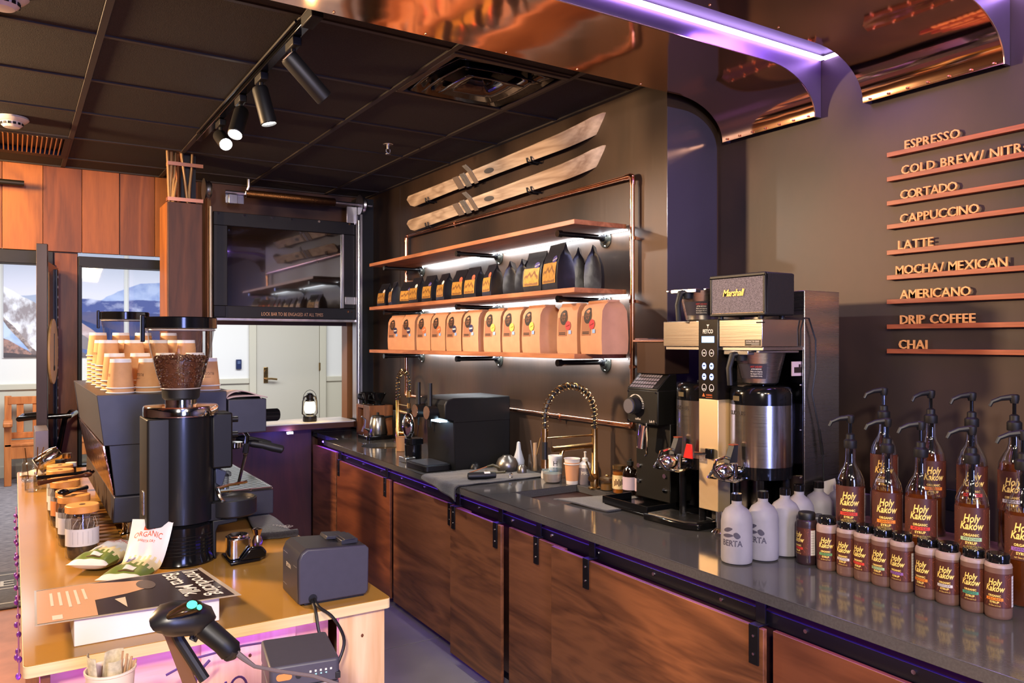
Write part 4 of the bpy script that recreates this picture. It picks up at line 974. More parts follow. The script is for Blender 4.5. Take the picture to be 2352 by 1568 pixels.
def black_bag(px, w, d, h, rz, stick, label, x=2.205):
    y = px_y(px, x-d/2*0.4)
    t = Thing('coffee_bag', label, 'coffee bag', (x, y, 1.858), rz, 'black coffee bags on the middle shelf')
    mb, fx = bag_shape(w, d, h); t.part('pouch', mb, M_BAGBLK, smooth=45)
    lw = w*0.84; z0, z1 = h*0.16, h*0.60
    m = MB(); front_patch(m, fx, -lw/2, lw/2, z0, z1); lb = t.part('gold_label', m, M_GOLD)
    m = MB()
    pk = [(-.5, .55), (-.36, .64), (-.28, .60), (-.12, .80), (0, .62), (.08, .66), (.22, .86), (.36, .64), (.5, .54)]
    vs = []
    for a, b in pk:
        for q in (0.04, b):
            z = z0+(z1-z0)*q; vs.append((fx(z)-0.0022, -a*lw*0.86, z))
    m.add(vs, [(2*i, 2*i+2, 2*i+3, 2*i+1) for i in range(len(pk)-1)]); t.part('mountain_print', m, M_GOLD2, parent=lb)
    m = MB(); front_disc(m, fx, -lw*0.30, h*0.665, w*0.135, h*0.085 if stick == 'orange' else h*0.075, tilt=0.5 if stick == 'orange' else 0.0); sk = t.part('sticker', m, STICK[stick])
    m = MB(); front_text(m, fx, 'berta' if stick != 'orange' else 'roast', h*0.055, -lw*0.30, h*0.66, wide=w*0.25, rot=0.25); t.part('sticker_print', m, M_PAPER if stick != 'orange' else STICK['red'], parent=sk)
    m = MB(); m.box(-d*0.02, d*0.02, -w*0.49, w*0.49, h*0.985, h*1.012); t.part('seal', m, M_BAGBLK, 0.001)
    return t
S_ = 0.128
bl = [(883, S_, .072, .160, .05, 'white', 'leftmost black coffee bag on the middle shelf, its gold label half covered'),
      (905, S_, .074, .162, -.22, 'white', 'second black coffee bag from the left, gold label tilted toward its neighbour'),
      (938, S_, .070, .150, .30, 'violet', 'third black coffee bag from the left, standing back in shadow'),
      (957, S_, .072, .168, .02, 'white', 'fourth black coffee bag from the left with a pale round sticker'),
      (988, S_, .072, .168, .04, 'violet', 'fifth black coffee bag from the left with a gold mountain label'),
      (1020, S_, .074, .166, -.10, 'white', 'sixth black coffee bag from the left, side gusset wide open to view'),
      (1058, S_, .072, .172, .06, 'orange', 'first of the bags with an orange sticker, seventh from the left'),
      (1087, S_, .072, .176, .04, 'orange', 'second of the bags with an orange sticker, eighth from the left'),
      (1128, S_, .074, .176, -.16, 'orange', 'third of the bags with an orange sticker, below the middle pipe bracket'),
      (1173, S_, .074, .172, -.78, 'orange', 'orange-sticker bag turned away so only a sliver of gold shows'),
      (1202, S_, .072, .172, -.85, 'orange', 'narrow-looking orange-sticker bag turned away, left of the big bags'),
      (1231, .158, .080, .200, .02, 'violet', 'large black coffee bag, first of the four big ones'),
      (1276, .158, .092, .222, -.14, 'violet', 'tallest black coffee bag with a creased gold label'),
      (1326, .116, .080, .205, -.75, 'violet', 'third big black bag, turned to show its dark side', 2.31),
      (1360, .116, .080, .205, -.80, 'violet', 'rightmost big black coffee bag, turned to show its dark side', 2.31)]
for a in bl: black_bag(*a)

def brown_bag(px, w, d, h, rz, stick, label, x=2.235, rolled=True):
    y = px_y(px, x-d*0.25)
    t = Thing('paper_coffee_bag', label, 'coffee bag', (x, y, 1.560), rz, 'brown paper coffee bags on the bottom shelf')
    mb, fx = bag_shape(w, d, h, True); t.part('paper_sack', mb, M_KRAFT, smooth=40)
    m = MB(); m.rbox(-d*0.24, d*0.24, -w*0.47, w*0.47, h*0.975, h*1.03, 0.006); m.box(-d*0.26, -d*0.20, -w*0.46, w*0.46, h*0.99, h*1.02); t.part('rolled_top', m, M_KRAFT, 0.003)
    m = MB(); front_patch(m, fx, -w*0.02, w*0.42, h*0.36, h*0.74); t.part('paper_panel', m, M_KRAFTD)
    m = MB(); front_disc(m, fx, w*0.14, h*0.74, w*0.185, h*0.155, 0.0025); ov = t.part('oval_badge', m, M_INK)
    m = MB()
    for k, (s, q) in enumerate((('THE', .80), ('OTHER', .74), ('PUP', .68))): front_text(m, fx, s, h*0.07, w*0.14, h*q, 0.0035, wide=w*(0.16 if k != 1 else 0.26), rot=0.1)
    t.part('badge_lettering', m, M_KRAFTD, parent=ov)
    c = {'navy': 'navy', 'coral': 'coral', 'yellow': 'yellow', 'red': 'red'}[stick]
    m = MB(); front_disc(m, fx, -w*0.09, h*0.57, w*0.13, h*0.095, 0.003); sk = t.part('round_sticker', m, STICK[c])
    m = MB(); front_text(m, fx, 'roast' if stick != 'navy' else 'decaf', h*0.05, -w*0.09, h*0.57, 0.004, wide=w*0.2, rot=0.3)
    if stick == 'navy': front_patch(m, lambda z: fx(z)-0.002, -w*0.19, w*0.01, h*0.555, h*0.585)
    t.part('sticker_print', m, M_PAPER if stick in ('navy', 'coral') else M_INK, parent=sk)
    m = MB(); front_patch(m, fx, -w*0.25, -w*0.12, h*0.40, h*0.475, 0.0022); t.part('price_tag', m, STICK['sky'])
    m = MB()
    for z in (0.385, 0.415): front_patch(m, fx, w*0.04, w*0.36, h*z, h*(z+0.018), 0.0025, 1)
    t.part('print_lines', m, M_INK)
bb = [(914, .165, .10, .226, .16, 'navy', 'leftmost brown paper coffee bag, at the copper pipe, striped navy sticker'),
      (945, .165, .10, .226, .10, 'navy', 'second brown paper coffee bag from the left, navy sticker'),
      (981, .165, .10, .226, .08, 'coral', 'third brown paper coffee bag from the left, first with an orange sticker'),
      (1015, .165, .10, .226, .06, 'coral', 'fourth brown paper coffee bag from the left, second with an orange sticker'),
      (1051, .165, .10, .226, .05, 'navy', 'fifth brown paper coffee bag from the left, striped navy sticker'),
      (1091, .170, .11, .228, .02, 'navy', 'sixth brown paper coffee bag from the left, last with a navy sticker'),
      (1140, .165, .10, .228, .02, 'yellow', 'first brown paper bag with a yellow sticker, under the middle bracket'),
      (1184, .165, .10, .228, .0, 'yellow', 'second brown paper bag with a yellow sticker'),
      (1234, .170, .13, .230, -.06, 'yellow', 'third brown paper bag with a yellow sticker, wide shaded side'),
      (1312, .150, .09, .228, .02, 'red', 'brown paper bag with a red sticker and grey folded top'),
      (1375, .175, .135, .232, -.12, 'red', 'rightmost brown paper bag, large, red sticker, folded metal-tied top')]
for a in bb: brown_bag(*a)
# ------------------------------------------------------------------ things on the back worktop, left to right
M_TOWEL = mat('charcoal towel', (40, 37, 42), 1.0, 0, 0.25, (120, 120, 120), 3, bump=0.8, bscale=(260, 260, 260), sheen=0.3)
M_CERB = mat('black ceramic', (22, 22, 22), 0.18)
M_GLASS = clear('clear glass', (0.96, 0.97, 0.97), 0.10)
M_WHITE = mat('white plastic', (222, 220, 218), 0.4)
M_CERW = mat('white ceramic', (220, 218, 214), 0.3)
def turned(name, label, cat, p, parts, group=None, n=24):
    t = Thing(name, label, cat, p, 0, group)
    for nm, prof, mm in parts:
        m = MB(); m.lathe(prof, n, cap0=prof[0][0] > 0, cap1=prof[-1][0] > 0); t.part(nm, m, mm)
    return t
ZW = ZT+0.0004
# block with filter papers and drippers
WB = wood('block timber', (70, 40, 24), (150, 92, 56), 'z', 3, 8, 0.5, 9.0)
t = Thing('timber_holder', 'dark timber block holder with white filter papers in the far corner of the worktop', 'holder', (2.31, 5.59, ZW))
m = MB(); m.box(-0.09, 0.10, -0.14, -0.02, 0, 0.225); t.part('solid_block', m, WB, 0.004)
m = MB(); m.box(-0.09, 0.10, 0.10, 0.12, 0, 0.225); t.part('side_board', m, WB, 0.003)
m = MB(); m.box(-0.09, 0.10, -0.02, 0.10, 0.20, 0.225); t.part('top_board', m, WB, 0.003)
m = MB(); m.box(-0.09, 0.10, -0.02, 0.10, 0, 0.016); t.part('base_board', m, WB, 0.003)
m = MB(); m.box(0.085, 0.10, -0.02, 0.10, 0.016, 0.2); t.part('back_board', m, WB)
m = MB(); m.prism([(-0.015, 0.017), (0.075, 0.017), (-0.015, 0.115)], 'x', -0.07, 0.06); t2 = solo('filter_papers', 'stack of white cone filter papers inside the timber block holder', 'filter papers', m, M_PAPER, (2.31, 5.59, ZW))
for i, (dx, dy) in enumerate(((-0.02, 0.06), (0.01, -0.075))):
    t = Thing('coffee_dripper', ['black ceramic coffee dripper on the holder, farther one', 'black ceramic coffee dripper on the holder, nearer one'][i], 'coffee dripper', (2.31+dx, 5.59+dy, ZW+0.2255))
    m = MB(); m.lathe([(0.050, 0), (0.050, 0.006), (0.020, 0.010), (0.024, 0.02), (0.058, 0.085), (0.060, 0.088), (0.055, 0.086), (0.020, 0.022), (0, 0.022)], 24); t.part('cone', m, M_CERB)
    m = MB(); m.tube([(-0.04, 0.0, 0.07), (-0.075, 0, 0.075), (-0.078, 0, 0.045), (-0.03, 0, 0.03)], 0.006, 8); t.part('handle', m, M_CERB)
# kettle on its base
t = Thing('kettle_base', 'flat black electric kettle base in the far corner by the brass tap', 'kettle base', (2.215, 5.325, ZW))
m = MB(); m.rbox(-0.10, 0.10, -0.10, 0.10, 0, 0.028, 0.02); t.part('base', m, M_GLOSSBLK, 0.004)
m = MB(); m.cyl((-0.085, 0.02, 0.029), 0.010, 0.006, 14); t.part('dial', m, M_CHROME)
t = Thing('gooseneck_kettle', 'grey steel gooseneck kettle standing on the flat black base', 'kettle', (2.235, 5.325, ZW+0.0285))
m = MB(); m.lathe([(0.066, 0), (0.070, 0.01), (0.052, 0.12), (0.048, 0.125), (0.0, 0.125)], 26); t.part('body', m, mat('kettle steel', (0.30, 0.30, 0.31), 0.28, 1.0))
m = MB(); m.lathe([(0.048, 0.125), (0.044, 0.136), (0.010, 0.14), (0.010, 0.158), (0.0, 0.16)], 20); t.part('lid', m, M_BLACK)
m = MB(); m.tube([(-0.062, 0, 0.03), (-0.10, 0, 0.05), (-0.095, 0, 0.11), (-0.125, 0, 0.135)], [0.010, 0.008, 0.007, 0.006], 8); t.part('spout', m, MATS['kettle steel'])
m = MB(); m.tube([(0.05, 0, 0.12), (0.12, 0, 0.125), (0.125, 0, 0.04)], 0.010, 8); t.part('handle', m, M_BLACK)
t = Thing('pourover_stand', 'dark square canister behind the far brass tap', 'canister', (2.375, 5.205, ZW))
m = MB(); m.rbox(-0.05, 0.05, -0.06, 0.06, 0, 0.19, 0.012); t.part('body', m, M_BLACK, 0.004)
m = MB(); m.rbox(-0.052, 0.052, -0.062, 0.062, 0.19, 0.205, 0.012); t.part('lid', m, M_BLACKMET, 0.003)

def spring_tap(name, label, p, d, reach, hz, scale=1.0, side=0.0):
    """brass kitchen tap with a spring neck arching along direction D"""
    t = Thing(name, label, 'tap', p); d = Vector(d).normalized(); s = Vector((-d.y, d.x, 0))
    at = lambda a, z, b=0.0: tuple(d*a+s*b+Vector((0, 0, z)))
    r = reach/2; zs = hz*0.58; zt = hz-r
    m = MB(); m.lathe([(0.030, 0), (0.030, 0.006), (0.020, 0.010), (0.019, zs*0.30), (0.016, zs*0.32), (0.016, zs), (0.0, zs)], 20); t.part('column', m, M_BRASS)
    arc = [at(0, zs)]+[at(0, zs+(zt-zs)*k/6) for k in range(1, 6)]+[at(r-r*math.cos(PI*i/24), zt+r*math.sin(PI*i/24)) for i in range(25)]
    endz = zt-0.06*hz/0.5
    arc += [at(reach, zt-(zt-endz)*k/4) for k in range(1, 5)]
    m = MB(); m.tube(arc, 0.0075, 8); hs = at(reach, endz-0.02); m.tube([at(reach, endz), at(reach, hz*0.44)], 0.0065, 8); t.part('hose', m, M_BLACK)
    L = [0]
    V = [Vector(q) for q in arc]
    for a, b in zip(V, V[1:]): L.append(L[-1]+(b-a).length)
    turns = int(L[-1]/0.021); pts = []; N_ = turns*10
    for i in range(N_+1):
        q = L[-1]*i/N_; k = 0
        while k < len(L)-2 and L[k+1] < q: k += 1
        f = (q-L[k])/(L[k+1]-L[k]); c = V[k].lerp(V[k+1], f); tg = (V[k+1]-V[k]).normalized(); u = s; w = tg.cross(u)
        a = 2*PI*i/10; pts.append(c+(u*math.cos(a)+w*math.sin(a))*0.0165)
    m = MB(); m.tube(pts, 0.0021, 5); t.part('spring', m, M_BRASS)
    m = MB(); m.rod(at(reach, endz+0.012), at(reach, endz-0.028), 0.016, 16); t.part('ferrule', m, M_BRASS)
    zt2 = hz*0.56
    m = MB(); m.rod(at(reach, zt2), at(reach, zt2-0.04), 0.011, 14); sp = t.part('spray_collar', m, M_BRASS)
    m = MB(); m.rod(at(reach, zt2-0.115), at(reach, zt2-0.155), 0.018, 16); t.part('spray_nozzle', m, M_BRASS, parent=sp)
    m = MB(); m.rod(at(reach, zt2-0.035), at(reach, zt2-0.118), 0.013, 16); t.part('spray_grip', m, M_BLACK, parent=sp)
    m = MB(); m.rod(at(0, zt2-0.02), at(reach-0.008, zt2-0.02), 0.0045, 8); t.part('support_arm', m, M_BRASS)
    m = MB(); m.rod(at(0, hz*0.42, side*0.3), at(reach*0.80, hz*0.405, side), 0.0135, 14); m.rod(at(reach*0.60, hz*0.40, side*0.85), at(reach*0.63, hz*0.345, side*0.9), 0.011, 12); t.part('pot_filler_spout', m, M_BRASS)
    hb = at(0.0, 0.06); he = tuple(Vector(at(0.045, 0.055, 0.035)))
    m = MB(); m.rod(hb, he, 0.016, 14); h = t.part('mixer_body', m, M_BRASS)
    m = MB(); m.rod(tuple(Vector(he)-d*0.006), tuple(Vector(he)+d*0.030+Vector((0, 0, 0.085))), 0.0045, 8); t.part('lever', m, M_BRASS, parent=h)
    return t
spring_tap('spring_tap', 'farther brass spring-neck tap at the round sink', (2.30, 5.115, ZW), (0, -1, 0), 0.18, 0.495, side=0.03)
spring_tap('spring_tap', 'nearer brass spring-neck tap at the square sink', (2.345, 2.95, ZW), (-1, 0.02, 0), 0.285, 0.492, side=-0.02)

# cold coffee dispenser with two taps
t = Thing('coffee_tap_machine', 'black boxy cold coffee machine with two tap handles and copper discs', 'drink dispenser', (2.20, 3.90, ZW))
pr = [(-0.185, 0.0), (0.165, 0.0), (0.165, 0.395), (-0.195, 0.395), (-0.235, 0.385), (-0.25, 0.36), (-0.25, 0.285), (-0.195, 0.27)]
M_MATBLK = mat('powder black', (14, 13, 13), 0.46, 0, 0.06, (60, 60, 60), spec=0.35)
m = MB(); m.prism(pr, 'y', -0.165, 0.165); t.part('body', m, M_MATBLK, 0.006, smooth=25)
m = MB(); m.box(-0.20, 0.166, -0.1665, 0.1665, 0.262, 0.265); t.part('lid_seam', m, M_GLOSSBLK)
m = MB(); m.box(0.160, 0.180, -0.14, 0.14, 0.02, 0.38); t.part('rear_panel', m, M_GLOSSBLK, 0.003)
m = MB(); m.rbox(-0.345, -0.186, -0.125, 0.125, 0.0, 0.035, 0.02); m2 = t.part('drip_tray', m, M_MATBLK, 0.005)
m = MB(); m.rbox(-0.335, -0.196, -0.112, 0.112, 0.0352, 0.038, 0.015); t.part('tray_grid', m, mat('tray grid', (66, 66, 72), 0.35, 0.6), parent=m2)
for y in (0.085, -0.06):
    m = MB(); m.rod((-0.24, y, 0.315), (-0.305, y, 0.315), 0.038, 22); tp = t.part('tap_head', m, M_MATBLK)
    m = MB(); m.rod((-0.3052, y, 0.315), (-0.308, y, 0.315), 0.036, 22); t.part('copper_disc', m, M_COPPIPE, parent=tp)
    m = MB(); m.rod((-0.285, y, 0.35), (-0.285, y, 0.475), 0.013, 12); t.part('tap_handle', m, M_BLACK, parent=tp)
    m = MB(); m.rod((-0.285, y, 0.28), (-0.285, y, 0.235), 0.007, 10); t.part('nozzle', m, M_BLACKMET, parent=tp)
m = MB(); m.box(-0.246, -0.20, -0.10, 0.02, 0.262, 0.2685); t.part('tap_lamp', m, emis('tap lamp', (0.55, 0.80, 1.0), 12))
lamp('AREA', 'tap_light', (1.975, 3.86, ZW+0.26), 0.22, (0.6, 0.82, 1.0), (2.0, 3.86, ZW), 0.05, 0.10)
# pitcher rinser column + pitcher with steel side by the taps
t = Thing('steel_pitcher', 'polished steel pitcher reflecting amber light, left of the cold coffee machine', 'pitcher', (1.985, 4.20, ZW))
m = MB(); m.cyl((0, 0, 0), 0.05, 0.10, 20); m.rbox(-0.04, 0.05, -0.05, 0.05, 0.10, 0.135, 0.02); t.part('stand', m, M_GLOSSBLK, 0.003)
m = MB(); m.ball((-0.02, 0.02, 0.205), (0.035, 0.055, 0.075), 18, 12); t.part('round_plate', m, M_CHROME)
m = MB(); m.box(-0.075, -0.01, -0.055, 0.04, 0.0, 0.03); t.part('spill_tray', m, M_STEEL, 0.004)
turned('paper_cup', 'small kraft paper cup beside the round sink, partly hidden by the machine', 'cup', (2.10, 4.62, ZW), [('cup', [(0.028, 0), (0.030, 0.002), (0.036, 0.09), (0.038, 0.092), (0.034, 0.092), (0.028, 0.006), (0, 0.006)], mat('kraft cup', (196, 140, 100), 0.7))])

# towel over the edge
def cloth(name, label, fn, nu, nv, mm, th=0.004, cat='towel'):
    m = MB(); m.grid(fn, nu, nv); o = solo(name, label, cat, m, mm, (0, 0, 0), smooth=60)
    s = o.modifiers.new('thick', 'SOLIDIFY'); s.thickness = th; s.offset = 1
    return o
def tow(u, v):
    y = 3.715-(3.715-3.325)*v; n = 0.0020*math.sin(17*u+9*v)+0.0015*math.sin(31*v+5*u)
    run = 0.60*(1-u); xe = xf(y)
    x = 2.335+0.04*(1-v)-run
    edge = xe-0.006
    if x > edge: return (x, y, ZW+0.0015+abs(n))
    over = edge-x; a = min(over, 0.02); dz = over-a*0.5
    drop = dz*(0.55+0.55*v)
    return (edge-a*0.6-0.004*math.sin(13*v), y, ZW+0.0015-drop)
o = cloth('towel', 'charcoal grey towel spread on the worktop and hanging over its front edge', tow, 44, 22, M_TOWEL)
def tow2(u, v):
    p = Vector((2.02, 2.83, 0)).lerp(Vector((2.40, 2.75, 0)), u); q = Vector((2.055, 2.50, 0)).lerp(Vector((2.29, 2.53, 0)), u)
    c = p.lerp(q, v); return (c.x, c.y-0.01*math.sin(3*u), ZW+0.0012+0.0035*abs(math.sin(9*u+4*v))*(v*(1-v)*4)+0.001)
cloth('dish_cloth', 'dark cloth laid over the corner of the square brass sink', tow2, 20, 16, M_TOWEL, cat='cloth')

# wares on and behind the towel
t = Thing('black_brush', 'black cylindrical brush handle with a white sticker lying on the towel', 'brush', (1.98, 3.40, ZW+0.0095), -0.35)
m = MB(); m.lathe([(0, 0), (0.016, 0.004), (0.019, 0.02), (0.0185, 0.10), (0.015, 0.145), (0, 0.15)], 18, M=Matrix.Translation((-0.07, 0, 0.0195)) @ Matrix.Rotation(PI/2, 4, 'Y')); t.part('barrel', m, M_BLACK)
m = MB(); m.grid(lambda u, v: (0.015+0.03*u, 0.0193*math.sin(-0.9+1.1*v), 0.0195+0.0193*math.cos(-0.9+1.1*v)), 2, 6); t.part('sticker', m, M_WHITE)
M_PEWTER = mat('dark pewter', (0.20, 0.18, 0.16), 0.34, 0.9, var=0.2, vscale=(20, 20, 20))
turned('metal_bowl', 'round dark metal bowl turned upside down on the towel', 'bowl', (2.245, 3.575, ZW+0.006), [('bowl', [(0.052, 0), (0.060, 0.018), (0.060, 0.040), (0.048, 0.066), (0.026, 0.079), (0.024, 0.083), (0.0, 0.083)], M_PEWTER)], n=30)
turned('metal_cup', 'small dark metal cup upside down beside the round metal bowl', 'cup', (2.275, 3.475, ZW+0.006), [('cup', [(0.025, 0), (0.026, 0.006), (0.022, 0.034), (0.014, 0.043), (0, 0.044)], M_PEWTER)])
turned('tea_ball', 'small black dome-shaped strainer behind the brush on the towel', 'strainer', (2.13, 3.72, ZW+0.006), [('dome', [(0.034, 0), (0.033, 0.012), (0.022, 0.030), (0.006, 0.036), (0.0, 0.040)], M_BLACKMET)])
t = Thing('tasting_tongs', 'dark tongs with a wooden tip lying across the towel', 'tongs', (2.10, 3.53, ZW+0.007))
m = MB(); m.rod((-0.10, 0.02, 0.014), (0.02, 0.05, 0.030), 0.003, 8); t.part('handle', m, mat('twig', (150, 96, 64), 0.6))
m = MB(); m.tube([(0.02, 0.05, 0.030), (0.06, 0.055, 0.034), (0.12, 0.01, 0.010), (0.09, -0.02, 0.006), (0.02, 0.0, 0.006), (0.0, 0.03, 0.012)], [0.005, 0.008, 0.007, 0.006, 0.005, 0.004], 8); t.part('loop', m, mat('olive dark', (70, 62, 36), 0.4))
t = Thing('steel_ring', 'tiny shiny metal ring on the towel', 'ring', (2.14, 3.37, ZW+0.006))
m = MB(); m.tube([(0.0, 0.012*math.cos(a), 0.013+0.012*math.sin(a)) for a in [2*PI*i/16 for i in range(16)]], 0.003, 6, True); t.part('band', m, M_CHROME)
turned('spray_bottle', 'tall pale tapered bottle behind the metal bowl', 'bottle', (2.335, 3.60, ZW), [('body', [(0.030, 0), (0.032, 0.05), (0.014, 0.11), (0.009, 0.15), (0.0, 0.155)], mat('pale plastic', (170, 172, 176), 0.3))])
t = Thing('tool_jar', 'clear jar holding a stirring stick and brushes by the tap', 'jar', (2.35, 3.47, ZW))
m = MB(); m.lathe([(0.030, 0), (0.033, 0.01), (0.030, 0.10), (0.027, 0.10), (0.028, 0.012), (0, 0.01)], 22); t.part('glass', m, M_GLASS)
for i, (a, b, c, mm) in enumerate((((-0.01, 0, 0.012), (0.02, -0.03, 0.19), 0.003, M_BRASS), ((0.01, 0.01, 0.012), (0.0, 0.035, 0.17), 0.003, M_GALV), ((0, -0.01, 0.012), (0.005, 0.0, 0.16), 0.010, mat('brush fibre', (150, 120, 92), 0.8)))):
    m = MB(); m.rod(a, b, c, 8); t.part('stick', m, mm)
t = turned('white_mug', 'tall white cup printed with a letter H behind the tap', 'cup', (2.345, 3.27, ZW), [('cup', [(0.031, 0), (0.033, 0.004), (0.037, 0.118), (0.034, 0.118), (0.030, 0.01), (0, 0.01)], M_CERW)])
m = MB(); wrap_text(m, 'H', 0.036, 0.0366, 0.080, PI+0.95); t.part('letter', m, M_INK)
t = Thing('foil_pouch', 'small white bag standing under the sink tap', 'pouch', (2.30, 3.28, ZW)); mb, fx = bag_shape(0.06, 0.03, 0.06); t.part('pouch', mb, M_WHITE)
t = turned('glass_bowl', 'clear glass bowl of pale sugar with a blue-tinted lid', 'bowl', (2.27, 3.19, ZW), [('bowl', [(0.036, 0), (0.046, 0.012), (0.052, 0.060), (0.050, 0.060), (0.044, 0.014), (0, 0.006)], M_GLASS), ('contents', [(0.035, 0.004), (0.043, 0.014), (0.046, 0.045), (0.0, 0.047)], mat('pale sugar', (176, 158, 142), 0.8)), ('lid', [(0.054, 0.060), (0.054, 0.066), (0.0, 0.072)], clear('blue lid', (0.72, 0.86, 0.92), 0.12))])
t = turned('paper_cup', 'kraft paper cup with white rim and base behind the square sink', 'cup', (2.325, 3.10, ZW), [('sleeve', [(0.0305, 0.018), (0.0375, 0.108)], mat('kraft cup', (196, 140, 100), 0.7)), ('cup', [(0.028, 0), (0.0295, 0.002), (0.0300, 0.018), (0.0370, 0.108), (0.0385, 0.122), (0.041, 0.126), (0.036, 0.125), (0.028, 0.008), (0, 0.008)], M_WHITE)])
m = MB(); m.tube([(0.0395*math.cos(a), 0.0395*math.sin(a), 0.100) for a in [2*PI*i/24 for i in range(24)]], 0.003, 6, True); t.part('rim_band', m, M_WHITE)
t = turned('soap_bottle', 'grey and white soap pump bottle printed with pale letters behind the tap', 'bottle', (2.375, 3.06, ZW), [('body', [(0.030, 0), (0.032, 0.004), (0.032, 0.080), (0.028, 0.092), (0, 0.092)], mat('soap body', (120, 112, 120), 0.35)), ('shoulder', [(0.033, 0.083), (0.031, 0.10), (0.016, 0.112), (0, 0.112)], M_WHITE), ('pump', [(0.015, 0.112), (0.015, 0.128), (0.005, 0.132), (0.005, 0.155), (0.008, 0.158), (0, 0.162)], M_WHITE)])
m = MB(); wrap_text(m, 'MRS', 0.022, 0.0325, 0.058, PI+0.9); t.part('lettering', m, M_PAPER)
t = turned('lidded_jar', 'small squat glass jar with a metal lid and brass knob beside the tap', 'jar', (2.37, 2.885, ZW), [('glass', [(0.030, 0), (0.033, 0.006), (0.033, 0.045), (0.028, 0.050), (0, 0.05)], M_GLASS), ('contents', [(0.029, 0.003), (0.030, 0.03), (0, 0.03)], mat('amber contents', (120, 84, 40), 0.5)), ('lid', [(0.036, 0.050), (0.036, 0.058), (0.02, 0.064), (0, 0.064)], mat('lid bronze', (0.4, 0.28, 0.16), 0.3, 1.0)), ('knob', [(0.006, 0.064), (0.009, 0.070), (0, 0.076)], M_BRASS)])
t = turned('label_jar', 'glass jar with a picture label and metal lid left of the dark bottles', 'jar', (2.372, 2.80, ZW), [('glass', [(0.030, 0), (0.032, 0.005), (0.032, 0.105), (0.027, 0.112), (0, 0.112)], M_GLASS), ('honey', [(0.029, 0.003), (0.030, 0.10), (0, 0.10)], mat('honey', (150, 84, 26), 0.2)), ('lid', [(0.030, 0.112), (0.031, 0.128), (0, 0.130)], M_BRASS)])
m = MB(); wrap_quad(m, 0.0325, PI-0.6, PI+2.2, 0.022, 0.085, 14); lb = t.part('label', m, mat('cream label', (216, 190, 140), 0.6))
m = MB()
for k in range(7): wrap_quad(m, 0.0328, PI+0.1+0.22*k, PI+0.25+0.22*k, 0.035+0.004*(k % 3), 0.06+0.004*((k*2) % 4), 2)
t.part('label_print', m, mat('brown print', (86, 48, 28), 0.6), parent=lb)
for i, (x, y, lab) in enumerate(((2.365, 2.715, 'dark amber pump bottle with a pale lilac label beside the tall black grinder'), (2.385, 2.655, 'second dark bottle with a pale label, half hidden behind the tall black grinder'))):
    t = turned('amber_bottle', lab, 'bottle', (x, y, ZW), [('glass', [(0.033, 0), (0.035, 0.005), (0.035, 0.105), (0.028, 0.125), (0.013, 0.135), (0.013, 0.145), (0, 0.145)], mat('brown glass', (22, 12, 9), 0.07, coat=0.5)), ('cap', [(0.015, 0.140), (0.015, 0.158), (0.006, 0.16), (0.006, 0.17), (0, 0.17)], M_BLACK)])
    m = MB(); wrap_quad(m, 0.0355, PI-0.5, PI+2.0, 0.032, 0.090, 14); t.part('label', m, mat('lilac label', (196, 176, 196), 0.5))

# ------------------------------------------------------------------ tall shop grinder
t = Thing('shop_grinder', 'tall black shop coffee grinder with dial and chrome chute left of the coffee brewer', 'coffee grinder', (2.28, 2.49, ZW))
m = MB(); m.box(0.015, 0.14, -0.105, 0.105, 0.03, 0.36); t.part('column', m, M_MATBLK, 0.004)
m = MB(); m.rbox(-0.15, 0.14, -0.145, 0.135, 0.0, 0.012, 0.02); tr = t.part('base_plate', m, M_GLOSSBLK, 0.003)
m = MB()
for a in ((-0.15, 0.01, -0.145, -0.138), (-0.15, 0.01, 0.128, 0.135), (-0.15, -0.143, -0.138, 0.128)): m.box(a[0], a[1], a[2], a[3], 0.012, 0.042)
t.part('tray_wall', m, M_GLOSSBLK, 0.002)
m = MB(); m.box(-0.05, 0.14, -0.10, 0.09, 0.355, 0.50); t.part('gear_head', m, M_MATBLK, 0.006)
m = MB(); m.prism([(-0.05, 0.495), (-0.05, 0.505), (0.02, 0.565), (0.06, 0.565), (0.06, 0.495)], 'y', -0.098, 0.088); t.part('slanted_top', m, M_MATBLK, 0.004)
m = MB()
for i in range(9):
    for j in range(4):
        u0, u1 = i/9+.012, (i+1)/9-.012; v0, v1 = j/4+.03, (j+1)/4-.03
        P_ = lambda u, v: (-0.0505+0.07*v*0.92, 0.078-0.145*u, 0.5065+0.06*v*0.92+0.0005)
        m.quad(P_(u0, v0), P_(u1, v0), P_(u1, v1), P_(u0, v1))
t.part('spec_plate', m, mat('plate grey', (120, 112, 118), 0.5))
m = MB(); m.box(0.0, 0.14, -0.09, 0.085, 0.565, 0.70); t.part('hopper_box', m, mat('brown anodised', (64, 46, 38), 0.35, 0.4), 0.003)
m = MB(); m.tube([(-0.02, -0.10, 0.712), (-0.02, 0.07, 0.712), (0.0, 0.085, 0.712), (0.13, 0.085, 0.712)], 0.003, 6); t.part('wire_handle', m, M_CHROME)
m = MB(); m.box(-0.01, 0.14, -0.10, 0.10, 0.700, 0.708); t.part('lid', m, mat('pinkish lid', (190, 140, 124), 0.4), 0.003)
m = MB(); m.rod((-0.05, 0.035, 0.43), (-0.085, 0.035, 0.43), 0.036, 22); dl = t.part('dial', m, M_BLACK)
m = MB(); m.rod((-0.085, 0.035, 0.43), (-0.092, 0.035, 0.43), 0.030, 22); t.part('dial_face', m, mat('dial grey', (92, 88, 92), 0.4), parent=dl)
m = MB()
for k in range(18):
    a = -0.6+2.6*k/17; y, z = 0.035-0.047*math.cos(a+0.4), 0.43+0.047*math.sin(a+0.4)
    m.box(-0.0512, -0.0503, y-0.0055, y+0.0055, z-0.0012, z+0.0012)
